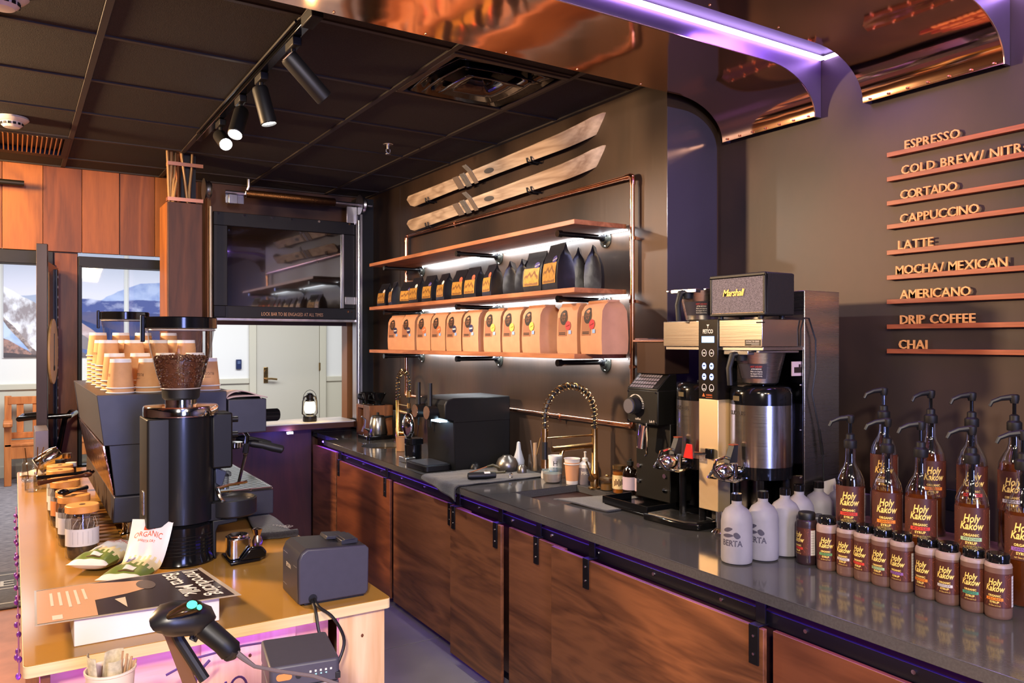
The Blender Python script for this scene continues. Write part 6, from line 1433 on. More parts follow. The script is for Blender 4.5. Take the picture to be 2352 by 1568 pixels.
# ------------------------------------------------------------------ island counter
M_LAM = mat('tan laminate', (172, 126, 58), 0.16, 0, 0.05, (3, 3, 3), spec=0.5)
M_PLY = mat('plywood edge', (222, 196, 148), 0.5, 0, 0.12, (3, 3, 90), 3)
M_PINE = wood('pine panel', (206, 160, 112), (240, 208, 168), 'z', 2.6, 12, 0.5, 3.0, blotch=0.2)
IX0, IX1, IY0, IY1, IZ = 0.018, 0.875, 1.992, 4.98, 0.914
t = Thing('island_counter', 'plywood bar counter with a glossy tan top, lit violet beneath its front edge', 'counter', (0.45, 3.4, 0))
m = MB(); m.rbox(IX0, IX1, IY0, IY1, IZ-0.028, IZ-0.002, 0.012); t.part('ply_top', m, M_PLY, 0.001, world=True)
m = MB(); m.rbox(IX0+0.001, IX1-0.001, IY0+0.001, IY1-0.001, IZ-0.002, IZ, 0.012); t.part('laminate_sheet', m, M_LAM, world=True)
m = MB(); m.box(0.735, IX1-0.010, IY0+0.022, IY0+0.042, 0, IZ-0.0285); t.part('pine_panel', m, M_PINE, 0.001, world=True)
m = MB(); m.box(0.06, 0.735, IY0+0.110, IY0+0.128, 0, IZ-0.0285); t.part('back_panel', m, wood('pine back', (206, 156, 120), (236, 200, 170), 'x', 2.6, 12, 0.5, 6.0, blotch=0.2), world=True)
m = MB(); m.box(0.40, 0.64, IY0+0.094, IY0+0.1095, 0.55, IZ-0.060); t.part('knotty_board', m, M_PINE, 0.001, world=True)
m = MB(); m.box(IX1-0.028, IX1-0.010, IY0+0.0425, IY1-0.02, 0.08, IZ-0.0285); t.part('side_panel', m, M_PINE, 0.001, world=True)
m = MB(); m.box(0.05, 0.07, IY0+0.03, IY1-0.02, 0, IZ-0.0285); t.part('guest_side_panel', m, M_WALNUT3, 0.001, world=True)
m = MB(); m.box(0.07, IX1-0.028, IY1-0.06, IY1-0.02, 0, IZ-0.0285); t.part('far_panel', m, M_POST, world=True)
m = MB()
for x, z in ((0.800, 0.818), (0.52, 0.800)):
    y = IY0+0.0215 if x > 0.7 else IY0+0.0935
    m.ball((x, y, z), (0.004, 0.0008, 0.005), 10, 6)
o = t.part('knot', m, mat('knot brown', (104, 56, 28), 0.6), world=True); o['kind'] = 'stuff'
m = MB(); m.box(0.03, 0.72, IY0+0.060, IY0+0.074, IZ-0.040, IZ-0.030)
solo('led_strip', 'violet light strip fixed under the front edge of the island counter', 'light strip', m, emis('island led', (0.32, 0.08, 1.0), 9), (0.4, IY0+0.07, IZ-0.04), True)
lamp('AREA', 'island_edge_light', (0.38, IY0+0.050, IZ-0.035), 0.75, (0.30, 0.10, 1.0), (0.38, IY0+0.085, 0.0), 0.66, 0.02, along=(1, 0, 0))
lamp('POINT', 'island_corner_light', (0.02, IY0+0.05, IZ-0.06), 0.5, (0.5, 0.15, 1.0), None, 0.02)
# till ledge just below the frame that carries the near things
t = Thing('till_ledge', 'low wooden ledge in front of the island for the till printer and scanner', 'ledge', (0.25, 1.35, 0))
m = MB(); m.box(-0.15, 0.60, 1.02, 1.685, 0.846, 0.866); t.part('board', m, M_PINE, 0.002, world=True)
for x, y in ((-0.13, 1.04), (0.56, 1.04), (-0.13, 1.64), (0.56, 1.64)):
    m = MB(); m.box(x, x+0.03, y, y+0.03, 0, 0.846); t.part('leg', m, M_PINE, 0.002, world=True)
ZL = 0.8665
# beaded garland on the guest side
t = Thing('bead_garland', 'thin violet-lit beaded garland hanging along the guest side of the island', 'garland', (0.0, 2.9, 0.80))
m = MB(); m.tube([(0.012, 2.10+0.06*i, 0.855+0.012*math.sin(i*1.3)) for i in range(36)], 0.002, 5); t.part('cord', m, mat('garland cord', (150, 90, 150), 0.4))
t.o.location = (0, 0, 0)
GB = mat('garland bead', (176, 96, 220), 0.2, 0.6)  # violet light on beads and cord is put into their colours
for i in range(30):
    y = 2.12+0.07*i; m = MB(); m.ball((0.010+0.003*math.sin(i*2.1), y, 0.850+0.014*math.sin(i*1.7)), (0.006, 0.010, 0.008), 8, 6); t.part('bead', m, GB)

# ------------------------------------------------------------------ espresso machine
M_SLATE = mat('slate enamel', (52, 52, 62), 0.42, 0.1, 0.06, (30, 30, 30))
M_SLATED = mat('brown enamel', (66, 56, 50), 0.40, 0.2, 0.06, (30, 30, 30))
EY0, EY1 = 3.12, 4.36
t = Thing('espresso_machine', 'large angular slate-grey espresso machine on the island, topped with stacked paper cups', 'espresso machine', (0.5, 3.7, IZ))
E_ = lambda nm, mb, mm, bv=0.0, parent=None, smooth=35: t.part(nm, mb, mm, bv, world=True, parent=parent, smooth=smooth)
Z_T = 1.428
m = MB(); m.prism([(0.271, 1.245), (0.69, 1.245), (0.69, Z_T-0.004), (0.249, Z_T-0.004)], 'y', EY0, EY0+0.012); E_('side_plate_upper', m, M_SLATE, 0.002)
m = MB(); m.prism([(0.271, 1.245), (0.69, 1.245), (0.69, Z_T-0.004), (0.249, Z_T-0.004)], 'y', EY1-0.012, EY1); E_('side_plate_upper', m, M_SLATE, 0.002)
m = MB(); m.prism([(0.274, 1.246), (0.689, 1.246), (0.689, Z_T-0.008), (0.252, Z_T-0.008)], 'y', EY0+0.012, EY1-0.012); E_('upper_body', m, M_SLATED, 0.001)
m = MB(); m.box(0.249, 0.69, EY0, EY1, Z_T-0.007, Z_T-0.002); E_('cup_shelf', m, M_SLATED, 0.001)
m = MB(); m.prism([(0.309, 1.062), (0.62, 1.062), (0.62, 1.244), (0.289, 1.244)], 'y', EY0+0.010, EY0+0.022); E_('side_plate_lower', m, M_SLATE, 0.002)
m = MB(); m.prism([(0.312, 1.062), (0.60, 1.062), (0.60, 1.244), (0.300, 1.244)], 'y', EY0+0.022, EY1-0.02); E_('lower_body', m, M_BLACK)
M_COPB = mat('copper back panel', (0.72, 0.36, 0.22), 0.14, 1.0, bump=0.9, vscale=(30, 16, 16))
m = MB(); m.prism([(0.304, 1.060), (0.308, 1.060), (0.276, 1.244), (0.268, 1.244)], 'y', EY0+0.02, EY1-0.02); E_('copper_back_panel', m, M_COPB, 0.001)
m = MB(); m.prism([(0.300, 0.968), (0.62, 0.955), (0.62, 1.060), (0.304, 1.060)], 'y', EY0-0.004, EY0+0.10); E_('foot_box', m, M_SLATE, 0.004)
m = MB(); m.prism([(0.300, 0.968), (0.62, 0.955), (0.62, 1.060), (0.304, 1.060)], 'y', EY0+0.10, EY1-0.02); E_('base_body', m, M_SLATED, 0.003)
m = MB(); m.box(0.696, 0.841, EY0, EY1-0.1, 1.262, 1.392); E_('group_cover', m, M_SLATE, 0.003)
m = MB(); m.box(0.60, 0.868, EY0-0.004, EY1-0.05, 0.938, 1.032); E_('drip_tray', m, M_SLATE, 0.004)
m = MB(); m.box(0.60, 0.694, EY0+0.3, EY1-0.1, 1.032, 1.262); E_('front_body', m, M_BLACK, 0.003)
m = MB(); m.box(0.615, 0.862, EY0+0.004, EY1-0.06, 1.0325, 1.0345); E_('tray_floor', m, mat('tray dark', (52, 40, 30), 0.4, 0.6))
y = EY0+0.012
while y < EY1-0.07:
    m = MB(); m.box(0.612, 0.866, y, y+0.007, 1.038, 1.043); E_('grid_bar', m, M_CHROME); y += 0.0195
for x in (0.612, 0.70, 0.78, 0.862):
    m = MB(); m.box(x, x+0.005, EY0+0.004, EY1-0.06, 1.034, 1.0385); E_('grid_rail', m, M_CHROME)
for x, y in ((0.352, 3.16), (0.60, 3.16), (0.352, 4.26), (0.60, 4.26)):
    m = MB(); m.lathe([(0.022, 0), (0.022, 0.006), (0.018, 0.01), (0.018, 0.045), (0, 0.045)], 18, (x, y, IZ+0.0004)); E_('foot', m, M_CHROME)
m = MB(); m.rod((0.842, EY0+0.05, 1.322), (0.902, EY0+0.05, 1.322), 0.023, 12); m.rod((0.902, EY0+0.05, 1.322), (0.905, EY0+0.05, 1.322), 0.019, 12); E_('steam_knob', m, M_GLOSSBLK)
for k in range(12):
    a = 2*PI*k/12; m = MB(); m.rod((0.846, EY0+0.05+0.0225*math.cos(a), 1.322+0.0225*math.sin(a)), (0.899, EY0+0.05+0.0225*math.cos(a), 1.322+0.0225*math.sin(a)), 0.003, 6); E_('knob_rib', m, M_GLOSSBLK)
for gy in (3.42, 3.74, 4.06):
    m = MB(); m.lathe([(0.030, 0), (0.034, 0.004), (0.034, 0.03), (0.028, 0.045), (0, 0.045)], 22, (0.745, gy, 1.216)); g = E_('group_head', m, M_CHROME)
m = MB(); m.lathe([(0.015, -0.05), (0.022, -0.02), (0.024, 0), (0.024, 0.03), (0.018, 0.045), (0, 0.045)], 18, (0.700, 3.20, 1.216)); m.tube([(0.70, 3.20, 1.17), (0.705, 3.20, 1.155), (0.715, 3.20, 1.15), (0.722, 3.20, 1.16)], 0.004, 6); E_('water_spout', m, M_CHROME)
m = MB(); m.tube([(0.765, 3.16, 1.262), (0.775, 3.15, 1.245), (0.770, 3.15, 1.20), (0.765, 3.14, 1.17)], 0.009, 8); m.tube([(0.765, 3.14, 1.17), (0.735, 3.13, 1.06)], 0.006, 8); w = E_('steam_wand', m, M_CHROME)
m = MB(); m.tube([(0.772, 3.15, 1.215), (0.766, 3.145, 1.18)], 0.012, 10); E_('wand_grip', m, M_BLACK, parent=w)
for i, (y, dz) in enumerate(((3.24, 0.0), (3.42, 0.0))):
    t2 = Thing('portafilter', ['portafilter with a thick black handle pointing right, nearer one', 'portafilter with a black handle pointing right, the one behind'][i], 'portafilter', (0.745, y, 1.19))
    m = MB(); m.lathe([(0.028, 0), (0.033, 0.004), (0.033, 0.024), (0, 0.024)], 20); m.rod((0.03, 0, 0.015), (0.055, 0, 0.018), 0.008, 10); t2.part('basket', m, M_CHROME)
    m = MB(); m.tube([(0.05, 0, 0.018), (0.075, -0.005, 0.014), (0.11, -0.012, 0.006), (0.15, -0.020, -0.006), (0.185, -0.026, -0.016), (0.190, -0.027, -0.018)], [0.011, 0.0165, 0.0155, 0.0175, 0.0165, 0.008], 12); t2.part('handle', m, M_BLACK)
# stacked paper cups
M_CUPK = mat('cup kraft', (206, 152, 102), 0.7, 0, 0.05, (40, 40, 40))
M_CUPW = mat('cup white', (232, 228, 224), 0.5)
t = Thing('paper_cup', '', 'cup', (0, 0, 0))
m = MB(); m.lathe([(0.0472, 0.0), (0.0478, 0.003), (0.0470, 0.006), (0.0452, 0.006), (0.0362, 0.095)], 28, cap0=False, cap1=False); m.mi = 0; t.part('wall', m, M_CUPK)
m = MB(); m.lathe([(0.0362, 0.095), (0.0352, 0.108), (0.0325, 0.108), (0.0325, 0.103), (0.0, 0.103)], 28, cap0=False); t.part('base_ring', m, M_CUPW)
m = MB(); m.tube([(0.0472*math.cos(a), 0.0472*math.sin(a), 0.0030) for a in [2*PI*i/28 for i in range(28)]], 0.0026, 6, True); t.part('rim', m, M_CUPW)
m = MB(); wrap_text(m, 'RUGGLES', 0.016, 0.0425, 0.040, 0.0, wide=0.052); wrap_text(m, 'COFFEE', 0.007, 0.0415, 0.054, 0.0)
vs = [(x*(1-(z-0.04)*0.0)*(0.0452-(z-0.006)*0.1011+0.0006)/math.hypot(x, y), y*(0.0452-(z-0.006)*0.1011+0.0006)/math.hypot(x, y), 0.094-z+0.0) for x, y, z in m.v]
# the cups stand upside down, so the print is upside down too and follows the taper
vs = []
for x, y, z in m.v:
    zz = 0.090-z; r = 0.0452-(zz-0.006)*0.1011+0.0007; a = -math.atan2(y, x); vs.append((r*math.cos(a), r*math.sin(a), zz))
m.v = vs; t.part('print', m, mat('cup print', (92, 66, 48), 0.6))
cup0 = t.o; first = True
CG = 'kraft paper cups nested upside down on the espresso machine'
ci = 0
for j, (y, n) in enumerate(((3.205, 2), (3.42, 3), (3.64, 6), (3.86, 6), (4.10, 8))):
    for i, x in enumerate((0.334, 0.428, 0.522, 0.634)):
        for k in range(n):
            r = (2.6+0.5*i+j*1.7+k*0.4); xx, yy = x+0.003*math.sin(7*i+3*j), y+0.003*math.cos(5*i+2*j)
            z = Z_T-0.0015+0.0175*k
            top = k == n-1
            ORD = ('bottom', 'second', 'third', 'fourth', 'fifth', 'sixth', 'seventh', 'eighth'); STK = '%s stack of the %s row' % (('leftmost', 'second', 'third', 'rightmost')[i], ('front', 'second', 'middle', 'fourth', 'back')[j])
            lab = '%s paper cup, %s stack, %s row on the espresso machine' % ('bottom' if k == 0 else ORD[k]+' from bottom', ('leftmost', 'second', 'third', 'rightmost')[i], ('front', 'second', 'middle', 'fourth', 'back')[j])
            if top: lab = 'topmost paper cup, %s stack, %s row on the espresso machine' % (('leftmost', 'second', 'third', 'rightmost')[i], ('front', 'second', 'middle', 'fourth', 'back')[j])
            if first: cup0.location = (xx, yy, z); cup0.rotation_euler = (0, 0, r); cup0['label'] = lab; cup0['group'] = CG; first = False
            else: dup(cup0, (xx, yy, z), r, lab, CG)
# folded cloth on the group cover
def fold(u, v): return (0.690+0.135*u+0.01*math.sin(4*v), 3.13+0.22*v, 1.3935+0.024*(1-(2*u-1)**2)**0.5+0.006*math.sin(5*u+2*v))
m = MB(); m.grid(fold, 18, 10)
def fold2(u, v): return (0.696+0.150*u, 3.125+0.23*v, 1.3940+0.008*(1-(2*u-1)**4))
m.grid(fold2, 14, 8)
o = solo('folded_cloth', 'pinkish folded cloth lying on the right side of the espresso machine', 'cloth', m, mat('pink linen', (186, 162, 158), 0.9, bump=0.3, vscale=(60, 60, 60)), (0, 0, 0), smooth=60)
s = o.modifiers.new('thick', 'SOLIDIFY'); s.thickness = 0.004; s.offset = 1

# ------------------------------------------------------------------ hopper grinders
M_BEAN = mat('coffee bean', (82, 46, 28), 0.36, 0, 0.3, (60, 60, 60))
M_HOP = clear('hopper plastic', (0.95, 0.95, 0.96), 0.12)
def hopper_grinder(label, p, k=1.0, beans=True, full=True):
    t = Thing('hopper_grinder', label, 'coffee grinder', p); s = k
    Z = lambda z: z*s
    L = lambda pr: [(r*s, z*s) for r, z in pr]
    m = MB(); m.lathe(L([(0.104, 0.742), (0.109, 0.744), (0.109, 0.776), (0.106, 0.779), (0.0, 0.779)]), 40); ld = t.part('lid', m, M_GLOSSBLK)
    m = MB(); m.box(-0.119*s, -0.107*s, -0.012*s, 0.012*s, 0.70*s, 0.785*s); t.part('lid_latch', m, M_GLOSSBLK, 0.003)
    hp = [(0.058, 0.548), (0.060, 0.556), (0.074, 0.60), (0.092, 0.68), (0.1015, 0.742)]
    m = MB(); m.lathe(L(hp), 40, cap0=False, cap1=False); t.part('hopper', m, M_HOP)
    m = MB(); m.tube([(0.1022*s*math.cos(a), 0.1022*s*math.sin(a), 0.738*s) for a in [2*PI*i/40 for i in range(40)]], 0.0022, 6, True); t.part('hopper_rim', m, mat('clear rim', (176, 166, 160), 0.15))
    m = MB(); m.tube([(0.0595*s*math.cos(a), 0.0595*s*math.sin(a), 0.552*s) for a in [2*PI*i/40 for i in range(40)]], 0.002, 6, True); t.part('hopper_rim', m, mat('clear rim', (176, 166, 160), 0.15))
    m = MB(); m.lathe(L([(0.050, 0.516), (0.056, 0.522), (0.058, 0.548)]), 36, cap1=False); t.part('hopper_collar', m, M_BLACK)
    if not full: return t
    m = MB(); m.lathe(L([(0.048, 0.498), (0.048, 0.517)]), 32); m.lathe(L([(0.113, 0.466), (0.1135, 0.470), (0.1135, 0.492), (0.110, 0.497), (0.046, 0.5)]), 44); t.part('chrome_ring', m, M_CHROME)
    m = MB()
    m.lathe(L([(0.099, 0.130), (0.099, 0.466)]), 40); t.part('barrel', m, mat('satin black barrel', (20, 21, 24), 0.30, 0.2, coat=0.2))
    m = MB(); m.rbox(-0.112*s, -0.02*s, -0.085*s, 0.085*s, 0.128*s, 0.462*s, 0.01); t.part('side_box', m, M_BLACK, 0.003)
    m = MB(); m.lathe(L([(0.106, 0.0), (0.108, 0.006), (0.100, 0.03), (0.100, 0.118), (0.090, 0.126), (0, 0.126)]), 40)
    bs = t.part('base', m, M_GLOSSBLK)
    for q in range(6):
        m = MB(); m.tube([(0.1005*s*math.cos(a), 0.1005*s*math.sin(a), (0.036+0.011*q)*s) for a in [-2.6+2.2*i/20 for i in range(21)]], 0.002, 5); t.part('cooling_rib', m, M_BLACKMET, parent=bs)
    m = MB(); m.rbox(0.02*s, 0.115*s, -0.055*s, 0.055*s, 0.125*s, 0.18*s, 0.01); m.lathe(L([(0.078, 0.130), (0.082, 0.135), (0.082, 0.184), (0.074, 0.186), (0.070, 0.176), (0, 0.176)]), 34, (0.155*s, 0, 0)); t.part('catch_tray', m, mat('tray black', (28, 28, 30), 0.35), 0.001)
    m = MB(); m.box(0.085*s, 0.150*s, -0.05*s, 0.05*s, 0.29*s, 0.47*s); hd = t.part('control_head', m, M_MATBLK, 0.006)
    for z in (0.445, 0.395):
        m = MB(); m.rod((0.150*s, -0.02*s, z*s), (0.172*s, -0.02*s, z*s), 0.010*s, 14); t.part('adjust_knob', m, M_BLACKMET, parent=hd)
    m = MB(); m.prism([(0.10, 0.29), (0.135, 0.275), (0.12, 0.225), (0.10, 0.24)], 'y', -0.03, 0.03, Matrix.Scale(s, 4)); t.part('chute', m, mat('chute grey', (70, 74, 86), 0.3, 0.6), 0.002)
    m = MB(); m.box(0.098*s, 0.118*s, -0.02*s, 0.02*s, 0.18*s, 0.30*s); t.part('front_spine', m, M_BLACK, 0.002)
    m = MB(); m.box(0.118*s, 0.145*s, -0.02*s, 0.015*s, 0.215*s, 0.265*s); m.box(0.118*s, 0.152*s, -0.024*s, 0.018*s, 0.258*s, 0.272*s); t.part('clear_switch', m, clear('smoked clear', (0.75, 0.75, 0.8), 0.15), 0.003)
    m = MB(); m.tube([(0.10*s, -0.045*s, 0.225*s), (0.14*s, -0.04*s, 0.232*s), (0.20*s, -0.03*s, 0.236*s)], 0.005, 6); m.tube([(0.10*s, -0.05*s, 0.228*s), (0.108*s, -0.055*s, 0.20*s), (0.125*s, -0.055*s, 0.175*s), (0.14*s, -0.05*s, 0.158*s)], 0.006, 6); t.part('fork', m, M_CHROME)
    m = MB(); m.prism([(0.085, 0.125), (0.165, 0.128), (0.165, 0.112), (0.105, 0.106), (0.098, 0.09), (0.098, 0.0), (0.085, 0.0)], 'y', -0.055, 0.055, Matrix.Scale(s, 4)); t.part('lower_arm', m, M_MATBLK, 0.004)
    m = MB(); m.box(-0.116*s, -0.110*s, -0.03*s, 0.0*s, 0.16*s, 0.235*s); t.part('switch_plate', m, M_STEEL, 0.002)
    if beans:
        def rin(z):
            for (r0, z0), (r1, z1) in zip(hp, hp[1:]):
                if z0 <= z <= z1: return r0+(r1-r0)*(z-z0)/(z1-z0)
            return hp[0][0]
        rnd = random.Random(3); m = MB()
        cb = [(0.0, 0.545), (rin(0.556)-0.006, 0.552), (rin(0.60)-0.006, 0.60), (rin(0.63)-0.006, 0.630), (rin(0.645)-0.010, 0.645), (0.0, 0.656)]
        m.lathe(L(cb), 24)
        bn = MB(); bn.ball((0, 0, 0), (0.0062, 0.0042, 0.0034), 7, 5)
        for q in range(900):
            z = rnd.uniform(0.556, 0.656); a = rnd.uniform(0, 2*PI)
            r = rin(min(z, 0.69))-rnd.uniform(0.0045, 0.0075)
            if z > 0.648 or q % 4 == 0: r = (rin(0.648)-0.006)*math.sqrt(rnd.random()); z = 0.654-0.6*abs(r*r)+rnd.uniform(-0.004, 0.003)
            M = Matrix.Translation((r*math.cos(a), r*math.sin(a), z)) @ Matrix.Rotation(a, 4, 'Z') @ Matrix.Rotation(rnd.uniform(0, PI), 4, 'X') @ Matrix.Rotation(PI/2+rnd.uniform(-.4, .4), 4, 'Z')
            m.add(bn.v, bn.f, M)
        o = t.part('coffee_beans', m, M_BEAN); o['kind'] = 'stuff'
    return t
hopper_grinder('near coffee grinder with a clear hopper full of beans and a tall black barrel', (0.456, 2.700, IZ+0.0004))
hopper_grinder('far coffee grinder behind the cup stacks, only its clear hopper showing', (0.50, 4.62, IZ+0.0004), 1.10, False)
# tamp base and chrome tamper next to the near grinder
t = Thing('tamping_station', 'chrome coffee tamper on a black rubber base to the right of the near grinder', 'tamper', (0.622, 2.605, IZ+0.0004))
m = MB(); m.prism([(-0.05, -0.075), (0.045, -0.06), (0.075, -0.02), (0.07, 0.05), (-0.05, 0.06)], 'z', 0, 0.012); t.part('mat', m, M_GLOSSBLK, 0.004)
m = MB(); m.rbox(-0.045, 0.02, -0.05, 0.03, 0.012, 0.075, 0.01); m.lathe([(0.030, 0.075), (0.032, 0.079), (0.032, 0.084), (0, 0.084)], 22, (-0.012, -0.01, 0)); t.part('steel_block', m, M_CHROME, 0.003)
m = MB(); m.prism([(-0.02, 0.012), (0.06, 0.012), (0.064, 0.03), (0.05, 0.048), (0.012, 0.05)], 'y', -0.07, -0.051); t.part('cover', m, M_GLOSSBLK, 0.006)
m = MB(); m.lathe([(0.016, 0.0), (0.018, 0.03), (0.010, 0.05), (0.016, 0.07), (0, 0.075)], 16, (0.06, 0.035, 0.012)); t.part('tamper_handle', m, mat('warm chrome', (0.76, 0.55, 0.40), 0.15, 1.0))

# ------------------------------------------------------------------ tea jars along the guest side
M_LID = wood('beech lid', (190, 116, 48), (226, 152, 78), 'x', 5, 10, 0.5, 3.0)
M_TEA = mat('tea bags', (120, 96, 80), 0.8, 0, 0.35, (60, 60, 60)); M_TEAD = mat('tea bottom', (70, 52, 34), 0.8, 0, 0.4, (70, 70, 70)); M_STR = mat('tea string', (220, 210, 196), 0.7)
jars = [(0.190, 2.905), (0.178, 3.10), (0.176, 3.21), (0.168, 3.44), (0.163, 3.56), (0.165, 3.74), (0.17, 3.88)]
jl = ['nearest glass tea jar with a beech lid and a white paper label', 'second tea jar from the near end, black clip on its beech lid', 'third tea jar from the near end, flat beech lid', 'fourth tea jar from the near end, under the crossed black scoops', 'fifth tea jar from the near end, beech lid', 'sixth tea jar from the near end, beech lid', 'farthest tea jar of the row, beech lid']
for i, (x, y) in enumerate(jars):
    t = Thing('tea_jar', jl[i], 'jar', (x, y, IZ+0.0004), 0, 'glass tea jars in a row on the guest side')
    m = MB(); m.lathe([(0.042, 0), (0.048, 0.006), (0.049, 0.02), (0.049, 0.125), (0.044, 0.136), (0.044, 0.15)], 30, cap1=False); t.part('glass', m, M_GLASS)
    m = MB(); m.lathe([(0.046, 0.148), (0.050, 0.150), (0.050, 0.170), (0.048, 0.172), (0, 0.172)], 30); t.part('lid', m, M_LID)
    m = MB(); m.ball((0, 0, 0.1722), (0.010, 0.010, 0.0015), 12, 6); t.part('lid_mark', m, M_INK)
    m = MB(); m.lathe([(0.040, 0.004), (0.044, 0.02), (0.044, 0.045), (0, 0.05)], 20); t.part('loose_tea', m, M_TEAD)
    rnd = random.Random(i); m = MB()
    for q in range(16):
        a = rnd.uniform(0, 6.28); r = rnd.uniform(0.005, 0.027); z = rnd.uniform(0.06, 0.115)
        m.box(-0.014, 0.014, -0.003, 0.003, -0.016, 0.016, Matrix.Translation((r*math.cos(a), r*math.sin(a), z)) @ Matrix.Rotation(a, 4, 'Z') @ Matrix.Rotation(rnd.uniform(-.8, .8), 4, 'X'))
    o = t.part('tea_bags', m, M_TEA); o['kind'] = 'stuff'
    m = MB()
    for q in range(5):
        a = -2.4+q*0.5; m.tube([(0.040*math.cos(a), 0.040*math.sin(a), 0.08), (0.044*math.cos(a+.15), 0.044*math.sin(a+.15), 0.11), (0.036*math.cos(a+.4), 0.036*math.sin(a+.4), 0.13)], 0.0007, 4)
    o = t.part('tea_strings', m, M_STR); o['kind'] = 'stuff'
    m = MB(); wrap_quad(m, 0.0496, -PI*0.95, -0.2, 0.045, 0.100, 20); lb = t.part('paper_label', m, mat('orange label', (206, 130, 76), 0.6) if i == 3 else mat('paper label', (206, 200, 200), 0.6))
    m = MB()
    for q in range(5): wrap_quad(m, 0.0499, -2.2+q*0.30, -2.19+q*0.30, 0.052, 0.092, 1)
    put = MB(); t.part('label_lines', m, M_INK, parent=lb)
for i, (x, y, z, a, mm, lab) in enumerate(((0.165, 3.50, IZ+0.181, 0.12, M_GLOSSBLK, 'long black scoop lying across the jar lids, farther one'), (0.160, 3.40, IZ+0.181, 0.45, mat('dark wood scoop', (72, 38, 22), 0.4), 'dark brown scoop lying diagonally across the jar lids'), (0.185, 3.12, IZ+0.181, 0.65, M_GLOSSBLK, 'short black clip on the second nearest jar lid'))):
    L_ = 0.09 if i < 2 else 0.05
    t = Thing('tea_scoop', lab, 'scoop', (x, y, z), a)
    m = MB(); m.tube([(-L_, 0, 0), (-L_*0.3, 0, 0.003), (L_*0.4, 0, 0.004), (L_*0.9, 0, 0.006)], [0.009, 0.006, 0.006, 0.008], 8); t.part('handle', m, mm)
    m = MB(); m.ball((L_*1.0 if i != 2 else -L_, 0, 0.006), (0.020, 0.014, 0.010), 12, 8); t.part('bowl', m, mm)
# glass odds and ends at the far left end
for i, (x, y, h, r, lab) in enumerate(((0.085, 4.62, 0.115, 0.05, 'large empty glass jar with straws at the far left corner of the island'), (0.115, 4.36, 0.080, 0.034, 'small clear drinking glass in front of the jar with straws'), (0.075, 4.30, 0.07, 0.03, 'small clear glass at the left edge of the island'))):
    t = Thing('glass_jar' if i == 0 else 'drinking_glass', lab, 'jar' if i == 0 else 'glass', (x, y, IZ+0.0004))
    m = MB(); m.lathe([(r*0.85, 0), (r, 0.006), (r, h*0.8), (r*0.9, h*0.86), (r*0.92, h), (r*0.88, h), (r*0.86, h*0.86), (r*0.95, h*0.8), (r*0.95, 0.01), (0, 0.008)], 26); t.part('glass', m, M_GLASS)
    if i == 0:
        for q, (a, b) in enumerate((((-0.02, 0), (-0.035, 0.0)), ((0.015, 0.01), (0.02, 0.0)), ((0.01, -0.02), (0.045, -0.02)))):
            m = MB(); m.rod((a[0], a[1], 0.012), (b[0], b[1], 0.17), 0.0025, 6); t.part('straw', m, M_BRASS)
t = Thing('metal_pitcher', 'tilted chrome milk pitcher with a white bottom among the glass jars at far left', 'pitcher', (0.155, 4.66, IZ+0.10))
Mp = Matrix.Rotation(-0.95, 4, 'Y')
m = MB(); m.lathe([(0.042, -0.06), (0.046, -0.05), (0.046, 0.03), (0.036, 0.06), (0.034, 0.058), (0.042, 0.03)], 28, M=Matrix.Rotation(1.0, 4, 'Y'), cap0=False, cap1=False); t.part('body', m, M_CHROME)
m = MB(); m.lathe([(0.0, -0.061), (0.043, -0.061), (0.043, -0.058)], 28, M=Matrix.Rotation(1.0, 4, 'Y')); t.part('base', m, M_WHITE)
m = MB(); m.rod((0, 0.0, -0.0996), (0, 0, -0.04), 0.012, 10); m.cyl((0, 0, -0.0996), 0.03, 0.006, 20); t.part('rinser', m, M_CHROME)
for i, (x, y, lab) in enumerate(((0.205, 4.22, 'round glass bottle with a black stopper behind the jar row'), (0.235, 3.95, 'round glass bottle with a white band and black collar behind the jar row'), (0.245, 4.45, 'tall clear glass carafe against the copper back of the espresso machine'))):
    t = Thing('glass_bottle', lab, 'bottle', (x-0.02, y, IZ+0.0004))
    m = MB(); m.lathe([(0.034, 0), (0.042, 0.01), (0.044, 0.05), (0.036, 0.085), (0.016, 0.105), (0.014, 0.14)], 26, cap1=False); t.part('glass', m, M_GLASS)
    m = MB(); m.lathe([(0.019, 0.125), (0.020, 0.128), (0.020, 0.15), (0, 0.152)], 18); t.part('stopper', m, M_BLACK if i != 2 else M_BRASS)
    if i == 1:
        m = MB(); m.lathe([(0.022, 0.153), (0.022, 0.170), (0, 0.171)], 18); t.part('white_cap', m, M_WHITE)
m = MB(); m.grid(lambda u, v: (0.03+0.13*u, 4.80+0.14*v, IZ+0.002+0.016*math.sin(PI*u)*math.sin(PI*v)+0.004*math.sin(9*u+4*v)), 10, 8)
o = solo('napkin', 'crumpled white napkin at the far left corner of the island', 'napkin', m, M_PAPER, (0, 0, 0), smooth=60); s = o.modifiers.new('thick', 'SOLIDIFY'); s.thickness = 0.002; s.offset = 1
t = Thing('slatted_rack', 'low dark slatted drain rack on the island under the espresso machine edge', 'rack', (0.262, 3.42, IZ+0.0004))
for i in range(14):
    m = MB(); m.box(-0.04, 0.06, -0.44+0.06*i, -0.44+0.06*i+0.03, 0.006, 0.016); t.part('slat', m, mat('rack slat', (150, 104, 44), 0.3, 0.4), 0.001)
for x in (-0.035, 0.05):
    m = MB(); m.box(x, x+0.008, -0.45, 0.40, 0.0, 0.006); t.part('runner', m, M_BLACK)

